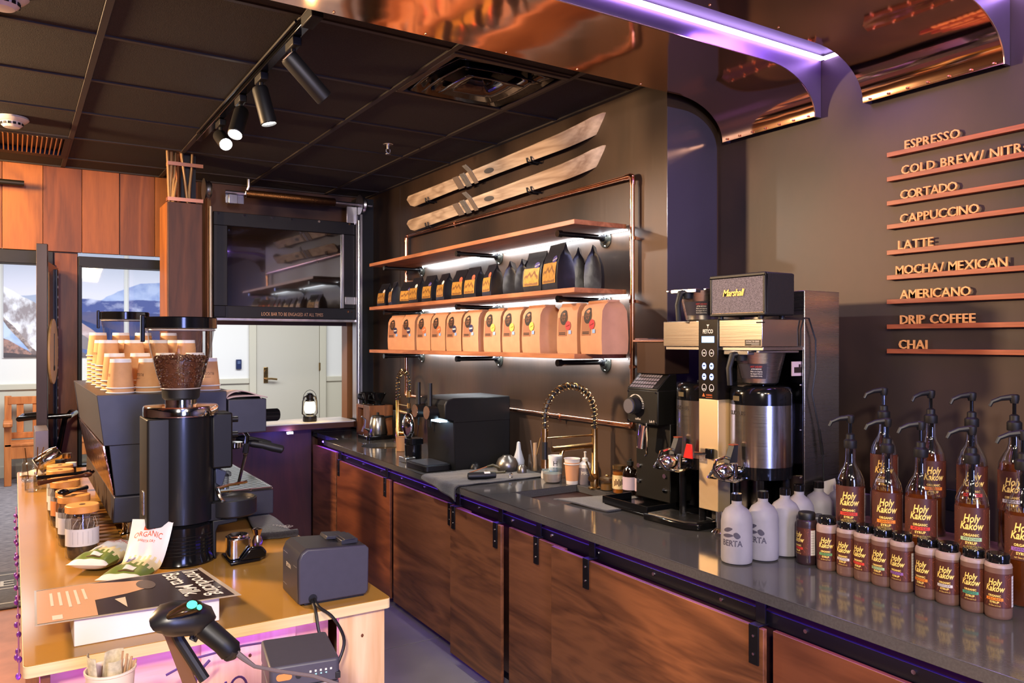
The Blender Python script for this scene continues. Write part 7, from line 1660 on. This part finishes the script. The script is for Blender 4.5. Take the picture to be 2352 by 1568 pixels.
# ------------------------------------------------------------------ two milk pouches
M_POUCHG = mat('pouch green', (112, 128, 60), 0.35); M_POUCHW = mat('pouch white', (230, 224, 220), 0.35, bump=0.2, bscale=(22, 22, 22), vscale=(5, 5, 5)); M_POUCHC = mat('pouch cream', (232, 210, 160), 0.35)
def milk_pouch(label, p, rz, tilt, w, l, th, up):
    """pillow bag: lies along local x, green low end, white high end; UP lifts the white end"""
    t = Thing('milk_pouch', label, 'pouch', p, rz)
    nu, nv = 26, 16
    def lift(u): return up*max(0, (u-0.5)/0.5)**1.4
    def surf(sg):
        def f(u, v):
            e = (1-abs(2*u-1)**3.2)*(1-abs(2*v-1)**2.6); fl = 1.0-0.06*math.sin(PI*u)
            x = -l/2+l*u-0.30*lift(u); y = (v-0.5)*w*fl
            z = th*0.46+sg*th*0.46*max(0, e)**0.6+lift(u)+(0.003*math.sin(14*u+6*v)+0.0025*math.sin(19*v-7*u))*e*(1 if sg > 0 else 0.0)
            return (x, y, max(0.0005, z))
        return f
    m = MB(); m.grid(surf(-1), nu, nv, True); top = MB()
    o0 = len(m.v); m.grid(surf(1), nu, nv)
    # colour bands by position along the bag
    fm = []
    for i, f in enumerate(m.f):
        j = i % (nu*nv); u = (j % nu)/nu; v = (j//nu)/nv; jag = 0.035*(1 if (j//nu) % 2 else -1)
        fm.append(0 if u < 0.05 else (1 if u+jag < 0.34 else (2 if u+jag < 0.52 else 0)))
    m.m = fm; t.part('bag', m, [M_POUCHW, M_POUCHG, M_POUCHC], smooth=60)
    S = surf(1)
    def patch(u0, u1, v0, v1, mm, nm):
        q = MB(); q.grid(lambda a, b: tuple(Vector(S(u0+(u1-u0)*a, v0+(v1-v0)*b))+Vector((-0.0006, 0, 0.0016))), 6, 6); return t.part(nm, q, mm)
    patch(0.16, 0.25, 0.30, 0.55, M_POUCHW, 'white_print'); patch(0.12, 0.145, 0.25, 0.62, mat('pouch brown', (92, 62, 40), 0.4), 'brown_print')
    patch(0.46, 0.54, 0.62, 0.80, mat('pouch blue', (86, 92, 150), 0.4), 'blue_seal')
    q = MB()
    for k, (s, u, sz) in enumerate((('ORGANIC', 0.80, 0.020), ('BARISTA OAT', 0.73, 0.009))):
        vs, fs = text_geo(s, sz); q.add([tuple(Vector(S(u+y/l, 0.5-x/w))+Vector((-0.001, 0, 0.0022))) for x, y, _ in vs], fs)
    q.grid(lambda a, b: tuple(Vector(S(0.85+0.05*a, 0.36+0.28*b))+Vector((-0.001, 0, 0.0022+0.0*a))), 4, 6)
    t.part('red_print', q, mat('pouch red', (212, 84, 48), 0.4))
    return t
milk_pouch('milk pouch lying flat, green end toward the left, behind the other pouch', (0.245, 2.765, IZ+0.0006), 0.95, 0, 0.125, 0.21, 0.060, 0.015)
milk_pouch('milk pouch with its white printed end standing up in front of the near grinder', (0.318, 2.575, IZ+0.0006), 0.98, 0, 0.130, 0.25, 0.055, 0.125)

# ------------------------------------------------------------------ leaflet on a white carton
t = Thing('white_carton', 'long white carton under the printed leaflet at the front edge of the island', 'carton', (0.278, 2.10, IZ+0.0004))
m = MB(); m.box(-0.160, 0.160, -0.042, 0.115, 0, 0.064); t.part('carton', m, mat('white card', (228, 222, 222), 0.5), 0.002)
ZS = IZ+0.0654
t = Thing('leaflet', 'laminated leaflet with white headline lettering resting on the white carton', 'leaflet', (0.26, 2.17, ZS))
A, B, C_, D_ = Vector((0.050, 2.335, ZS)), Vector((0.435, 2.325, ZS)), Vector((0.470, 2.035, ZS)), Vector((0.046, 2.058, ZS))
def sh(u, v, h=0.0): q = A.lerp(B, u).lerp(D_.lerp(C_, u), v); return (q.x, q.y, q.z+h)
m = MB(); K_ = [sh(-0.012, -0.02), sh(1.03, -0.02), sh(1.03, 1.03), sh(-0.012, 1.03)]; m.add(K_+[(x, y, z+0.0009) for x, y, z in K_], [(3, 2, 1, 0), (4, 5, 6, 7), (0, 1, 5, 4), (1, 2, 6, 5), (2, 3, 7, 6), (3, 0, 4, 7)]); sheet = t.part('laminate', m, mat('laminate film', (176, 164, 150), 0.15), world=True)
def lp(nm, pts, mm, h): 
    m = MB(); m.add([sh(u, v, h) for u, v in pts], [tuple(range(len(pts)))]); return t.part(nm, m, mm, world=True)
M_LD = mat('leaflet dark', (52, 40, 38), 0.22); M_LT = mat('leaflet tan', (214, 166, 130), 0.22)
lp('dark_print', [(0.0, 0), (1.0, 0), (1.0, 1), (0.0, 1)], M_LD, 0.0012)
lp('tan_print', [(0.0, 0.02), (0.30, 0.0), (0.50, 0.10), (0.62, 0.14), (0.66, 0.30), (0.60, 0.42), (0.48, 0.50), (0.30, 0.56), (0.285, 1.0), (0.0, 1.0)], M_LT, 0.0016)
m = MB(); m.add([sh(0.615+0.055*math.cos(a), 0.30+0.15*math.sin(a), 0.002) for a in [2*PI*i/24 for i in range(24)]], [tuple(range(24))]); t.part('cup_print', m, mat('cup print grey', (96, 84, 78), 0.25), world=True)
lp('light_wedge', [(0.40, 0.62), (0.46, 0.60), (0.44, 0.90)], mat('wedge cream', (222, 204, 180), 0.25), 0.002)
m = MB()
def ltx(s, u, v, size, wd):
    vs, fs = text_geo(s, size, 0, 0, 0.95, 0.0006); x0 = min(q[0] for q in vs); x1 = max(q[0] for q in vs)
    m.add([sh(u+(y)/0.40, v+(x-x0)/(x1-x0)*wd, 0.0024) for x, y, _ in vs], fs)
ltx('Introducing', 0.93, 0.05, 0.060, 0.88); ltx('Berta Milk.', 0.80, 0.06, 0.060, 0.80); t.part('headline', m, M_CUPW, world=True)
m = MB()
for k, w in enumerate((0.40, 0.42, 0.5, 0.46, 0.34)): 
    u = 0.07+0.045*k; m.add([sh(u, 0.16, 0.0022), sh(u+0.016, 0.16, 0.0022), sh(u+0.016, 0.16+w, 0.0022), sh(u, 0.16+w, 0.0022)], [(0, 1, 2, 3)])
m.add([sh(0.07, 0.84, 0.0022), sh(0.12, 0.84, 0.0022), sh(0.12, 0.96, 0.0022), sh(0.07, 0.96, 0.0022)], [(0, 1, 2, 3)])
t.part('small_print', m, mat('small print cream', (238, 214, 196), 0.4), world=True)

# ------------------------------------------------------------------ receipt printers
M_PRN = mat('printer grey', (62, 60, 72), 0.40, 0, 0.04, (60, 60, 60))
M_PRND = mat('printer dark', (44, 43, 52), 0.34)
t = Thing('receipt_printer', 'dark grey receipt printer seen from its side at the right corner of the island', 'printer', (0.735, 2.12, IZ+0.0004), -0.03)
pr = [(-0.100, 0.012), (0.075, 0.0), (0.090, 0.012), (0.096, 0.150), (0.078, 0.152), (0.02, 0.160)]
m = MB(); q = [(-0.098, 0.004), (0.088, 0.004), (0.096, 0.014), (0.098, 0.132), (0.088, 0.140), (-0.075, 0.150), (-0.090, 0.140), (-0.098, 0.122)]
m.prism(q, 'y', -0.072, 0.085); t.part('housing', m, M_PRND, 0.006, smooth=25)
m = MB(); q2 = [(x*0.99, 0.002+z*0.985) for x, z in q]; m.prism(q2, 'y', -0.079, -0.0715); t.part('side_cover', m, M_PRN, 0.004, smooth=25)
m = MB(); m.box(-0.08, 0.085, -0.07, 0.083, 0.0, 0.005); t.part('base', m, M_BLACK)
m = MB(); m.prism([(0.00, 0.150), (0.06, 0.146), (0.058, 0.155), (0.004, 0.159)], 'y', 0.0, 0.06); m.box(0.028, 0.075, -0.05, 0.03, 0.143, 0.155); m.box(0.036, 0.066, -0.055, 0.035, 0.155, 0.1575); t.part('top_latch', m, M_PRND, 0.002)
m = MB(); m.rod((-0.06, -0.0795, 0.018), (-0.06, -0.0785, 0.018), 0.012, 14); t.part('cable_hole', m, M_BLACK)
m = MB(); put_text(m, 'EPSON', 0.017, Matrix.Translation((-0.0984, 0.02, 0.088)) @ Matrix(((0, 0, -1, 0), (-1, 0, 0, 0), (0, 1, 0, 0), (0, 0, 0, 1))), wide=0.044); t.part('lettering', m, M_PAPER)
m = MB(); m.box(-0.0987, -0.0978, 0.03, 0.07, 0.118, 0.1192); m.box(-0.0987, -0.0978, -0.06, -0.03, 0.10, 0.101); m.box(-0.0987, -0.0978, 0.04, 0.075, 0.03, 0.031); t.part('panel_seam', m, mat('seam grey', (120, 118, 124), 0.4))
t = Thing('printer_cables', 'black cables curling from the upper printer down behind the lower one', 'cables', (0.66, 2.02, IZ))
for k, pts in enumerate(([(0.675, 2.035, 0.932), (0.672, 1.99, 0.925), (0.70, 1.96, 0.90), (0.725, 1.95, 0.84), (0.70, 1.94, 0.78), (0.655, 1.92, 0.72)], [(0.668, 2.035, 0.930), (0.662, 1.99, 0.918), (0.665, 1.96, 0.86), (0.70, 1.95, 0.79), (0.69, 1.93, 0.74)], [(0.60, 1.90, 0.86), (0.67, 1.92, 0.80), (0.70, 1.93, 0.73)])):
    m = MB(); pts = [Vector(q) for q in pts]; fine = []
    for i in range(len(pts)-1):
        p0 = pts[max(i-1, 0)]; p1 = pts[i]; p2 = pts[i+1]; p3 = pts[min(i+2, len(pts)-1)]
        for s in range(6):
            u = s/6; fine.append(0.5*((2*p1)+(p2-p0)*u+(2*p0-5*p1+4*p2-p3)*u*u+(3*p1-p0-3*p2+p3)*u**3))
    fine.append(pts[-1]); m.tube(fine, 0.0042, 7); t.part('cable', m, M_BLACK, world=True)
t = Thing('label_printer', 'near dark grey printer with an orange button and small lit icons, bottom centre', 'printer', (0.470, 1.505, ZL), -0.16)
m = MB(); m.rbox(-0.064, 0.064, -0.064, 0.085, 0, 0.106, 0.008); t.part('body', m, M_PRN, 0.003)
m = MB(); m.rbox(-0.0645, 0.0645, -0.0655, 0.085, 0.108, 0.150, 0.008); t.part('lid', m, M_PRN, 0.004)
m = MB(); m.box(-0.045, 0.048, -0.0665, -0.0645, 0.1055, 0.1085); t.part('paper_slot', m, mat('slot silver', (150, 146, 150), 0.3, 0.5))
m = MB(); m.rbox(-0.052, -0.024, -0.006, 0.006, -0.001, 0.001, 0.0058, 6, Matrix.Translation((0, -0.066, 0.130)) @ Matrix.Rotation(PI/2, 4, 'X')); t.part('power_button', m, emis('orange button', (1.0, 0.33, 0.12), 1.1))
m = MB(); m.rod((-0.012, -0.0655, 0.1285), (-0.012, -0.0668, 0.1285), 0.0055, 14); t.part('feed_button', m, M_BLACK)
m = MB()
for k in range(5): m.box(0.008+0.0095*k, 0.0115+0.0095*k, -0.0662, -0.0655, 0.131, 0.1345)
t.part('icon_row', m, M_PAPER)
m = MB()
for k in range(4): m.add([(0.008+0.0095*k, -0.0662, 0.127), (0.0115+0.0095*k, -0.0662, 0.1285), (0.0115+0.0095*k, -0.0662, 0.1255)], [(0, 1, 2)])
t.part('status_lights', m, emis('cyan light', (0.35, 0.85, 1.0), 2.5))
m = MB(); m.box(0.056, 0.0655, -0.067, -0.05, 0.112, 0.124); t.part('lid_release', m, M_BLACK, 0.001)
# dark towel behind the printer
def tow3(u, v):
    a = Vector((0.79, 3.30, 0)).lerp(Vector((0.865, 3.30, 0)), u); b = Vector((0.74, 2.83, 0)).lerp(Vector((0.865, 2.80, 0)), u); c = a.lerp(b, v)
    return (c.x+0.004*math.sin(7*v), c.y, IZ+0.012+0.010*math.sin(PI*u)**0.5+0.004*math.sin(9*v+3*u))
m = MB(); m.grid(tow3, 14, 18); m.tube([(0.735, 2.82, IZ+0.014), (0.80, 2.795, IZ+0.015), (0.865, 2.80, IZ+0.014)], 0.013, 10)
o = solo('bar_towel', 'folded charcoal bar towel with pale stitched letters right of the near grinder', 'towel', m, M_TOWEL, (0, 0, 0), smooth=60); s = o.modifiers.new('thick', 'SOLIDIFY'); s.thickness = 0.010; s.offset = -1
m = MB(); put_text(m, 'COFFEE', 0.026, face_M((0.828, 2.875, IZ+0.0262), (0.4, -0.9, 0), (0.9, 0.4, 0))); put_text(m, 'CO', 0.026, face_M((0.853, 2.865, IZ+0.0262), (0.4, -0.9, 0), (0.9, 0.4, 0)))
tw = link('stitched_lettering', m.mesh('stitched_lettering', M_PAPER), o)

# ------------------------------------------------------------------ barcode scanner on its stand
t = Thing('barcode_scanner', 'black handheld barcode scanner with green lights resting nose-left on a bent stand', 'scanner', (0.24, 1.27, ZL))
cq = lambda px, py, d: (d*(S_0+(px-CX)/F_PX*C_0), d*(C_0-(px-CX)/F_PX*S_0), EYE+d*(CY-py)/F_PX)
head, neck, grip, tail = [Vector(cq(*a)) for a in ((425, 1412, 1.27), (478, 1432, 1.27), (520, 1475, 1.27), (541, 1500, 1.27))]
def blob(pts, rad, flat, n=14):
    """tapered hull through PTS with elliptical sections (half width, half height)"""
    m = MB(); vs = []; k = len(pts)
    for i, p in enumerate(pts):
        tg = (pts[min(i+1, k-1)]-pts[max(i-1, 0)]).normalized(); s = tg.cross(Vector((S_0, C_0, 0))).normalized(); u = s.cross(tg)
        for j in range(n):
            a = 2*PI*j/n; vs.append(tuple(p+s*math.cos(a)*rad[i]+u*math.sin(a)*flat[i]))
    fs = [(i*n+j, i*n+(j+1) % n, (i+1)*n+(j+1) % n, (i+1)*n+j) for i in range(k-1) for j in range(n)]+[tuple(range(n-1, -1, -1)), tuple((k-1)*n+j for j in range(n))]
    return m.add(vs, fs)
V3 = lambda *a: Vector(cq(*a))
m = blob([V3(366, 1428, 1.25), V3(372, 1424, 1.25), V3(400, 1420, 1.26), V3(440, 1418, 1.27), V3(470, 1425, 1.28), V3(484, 1434, 1.28)], [0.018, 0.024, 0.027, 0.027, 0.023, 0.014], [0.028, 0.034, 0.035, 0.032, 0.026, 0.014]); t.part('head', m, mat('scanner black', (26, 24, 24), 0.35), world=True, smooth=50)
m = blob([V3(446, 1424, 1.275), V3(478, 1448, 1.275), V3(512, 1476, 1.275), V3(530, 1494, 1.275), V3(536, 1502, 1.275)], [0.016, 0.018, 0.017, 0.018, 0.012], [0.016, 0.018, 0.017, 0.018, 0.012]); t.part('grip', m, M_MATBLK, world=True, smooth=50)
m = blob([V3(540, 1488, 1.275), V3(530, 1500, 1.275), V3(520, 1508, 1.275)], [0.010, 0.012, 0.008], [0.014, 0.015, 0.012]); t.part('grip_end', m, M_BLACK, world=True, smooth=50)
m = blob([V3(396, 1408, 1.24), V3(420, 1400, 1.24), V3(445, 1391, 1.25), V3(462, 1392, 1.255)], [0.006, 0.009, 0.010, 0.006], [0.022, 0.024, 0.022, 0.014]); t.part('top_plate', m, mat('scanner bronze', (64, 46, 26), 0.18, 0.6), world=True, smooth=50)
m = MB(); c = V3(441, 1388, 1.224); m.ball(tuple(c), (0.008, 0.008, 0.006), 14, 8); g1 = t.part('scan_light', m, emis('scan green', (0.10, 0.85, 0.55), 2.2), world=True)
m = MB(); m.ball(tuple(V3(458, 1394, 1.232)), (0.004, 0.006, 0.004), 10, 6); t.part('status_light', m, emis('scan green', (0.10, 0.85, 0.55), 2.2), world=True)
m = MB(); m.tube([V3(446, 1440, 1.275), V3(440, 1466, 1.275), V3(448, 1470, 1.275), V3(455, 1456, 1.275)], 0.004, 8); t.part('trigger', m, M_BLACK, world=True)
t = Thing('scanner_stand', 'bent brown and black stand under the barcode scanner', 'stand', (0.18, 1.32, ZL))
m = MB(); a, b = V3(385, 1440, 1.30), V3(440, 1585, 1.33); s = Vector((C_0, -S_0, 0))*0.012
m.add([tuple(a-s), tuple(a+s), tuple(b+s), tuple(b-s)]+[tuple(q+Vector((S_0, C_0, 0))*0.006) for q in (a-s, a+s, b+s, b-s)], [(3, 2, 1, 0), (4, 5, 6, 7), (0, 1, 5, 4), (1, 2, 6, 5), (2, 3, 7, 6), (3, 0, 4, 7)]); t.part('upright', m, mat('stand brown', (112, 76, 54), 0.5), 0.002, world=True)
m = MB(); m.tube([V3(404, 1452, 1.29), V3(412, 1470, 1.29), V3(470, 1560, 1.29)], 0.009, 10); t.part('prop', m, M_BLACK, world=True)
m = MB(); m.cyl((0.08, 0.0, 0.0), 0.06, 0.012, 28); t.part('foot', m, M_BLACK, 0.003)
t = Thing('scanner_cable', 'grey scanner cable running right in front of the near printer', 'cable', (0.5, 1.25, 0.95))
pts = [V3(541, 1497, 1.275), V3(560, 1512, 1.27), V3(585, 1530, 1.26), V3(640, 1541, 1.25), V3(720, 1552, 1.24), V3(780, 1572, 1.23), V3(830, 1600, 1.22)]
m = MB(); m.tube(pts, [0.005, 0.0045, 0.003, 0.003, 0.003, 0.003, 0.003], 8); t.part('wire', m, mat('cable grey', (96, 84, 88), 0.5), world=True)
t = Thing('curled_cable', 'violet-lit loop of cable on the front of the island behind the scanner', 'cable', (0.46, 2.0, 0.80))
m = MB(); m.tube([(0.30, 1.97, 0.84), (0.37, 1.965, 0.868), (0.47, 1.96, 0.876), (0.56, 1.96, 0.872)], 0.003, 6); m.tube([(0.395, 1.96, 0.858), (0.365, 1.96, 0.83), (0.362, 1.96, 0.79), (0.385, 1.96, 0.75), (0.42, 1.96, 0.74)], 0.0035, 6)
m.tube([(0.46+0.02*math.cos(a), 1.955, 0.775+0.03*math.sin(a)) for a in [2*PI*i/20 for i in range(20)]], 0.003, 6, True); m.tube([(0.43, 1.955, 0.80), (0.44, 1.95, 0.76), (0.47, 1.95, 0.74)], 0.003, 6); t.part('cord', m, mat('violet-lit cord', (96, 66, 130), 0.4), world=True)  # the strip's violet light is put into the cord colour
# tip cup
t = Thing('tip_cup', 'white paper tip cup holding folded banknotes and coins, bottom left', 'cup', (0.155, 1.655, ZL))
m = MB(); m.lathe([(0.032, 0), (0.033, 0.004), (0.0425, 0.128), (0.045, 0.130), (0.045, 0.134), (0.042, 0.134), (0.040, 0.128), (0.031, 0.008), (0, 0.008)], 34); t.part('cup', m, mat('tip cup paper', (222, 200, 180), 0.5))
M_NOTE = mat('banknote', (176, 160, 132), 0.7, 0, 0.2, (120, 120, 120))
def note(a0, r, z0, z1, tl):
    q = MB(); q.grid(lambda u, v: ((r*math.cos(a0+1.5*u)+tl*v), r*math.sin(a0+1.5*u)+tl*0.3*v, z0+(z1-z0)*v), 8, 2); return q
for k, (a0, r, z0, z1, tl) in enumerate(((2.6, 0.030, 0.05, 0.165, -0.01), (1.0, 0.025, 0.05, 0.158, 0.012), (4.2, 0.020, 0.05, 0.150, 0.004))):
    o = t.part('banknote', note(a0, r, z0, z1, tl), M_NOTE); s = o.modifiers.new('thick', 'SOLIDIFY'); s.thickness = 0.0008
for k in range(4):
    m = MB(); m.rod((0.005+0.004*k, -0.01, 0.03), (0.02+0.008*k, -0.012+0.004*k, 0.165-0.008*k), 0.0022, 6); t.part('straw', m, mat('straw tan', (170, 130, 92), 0.6))
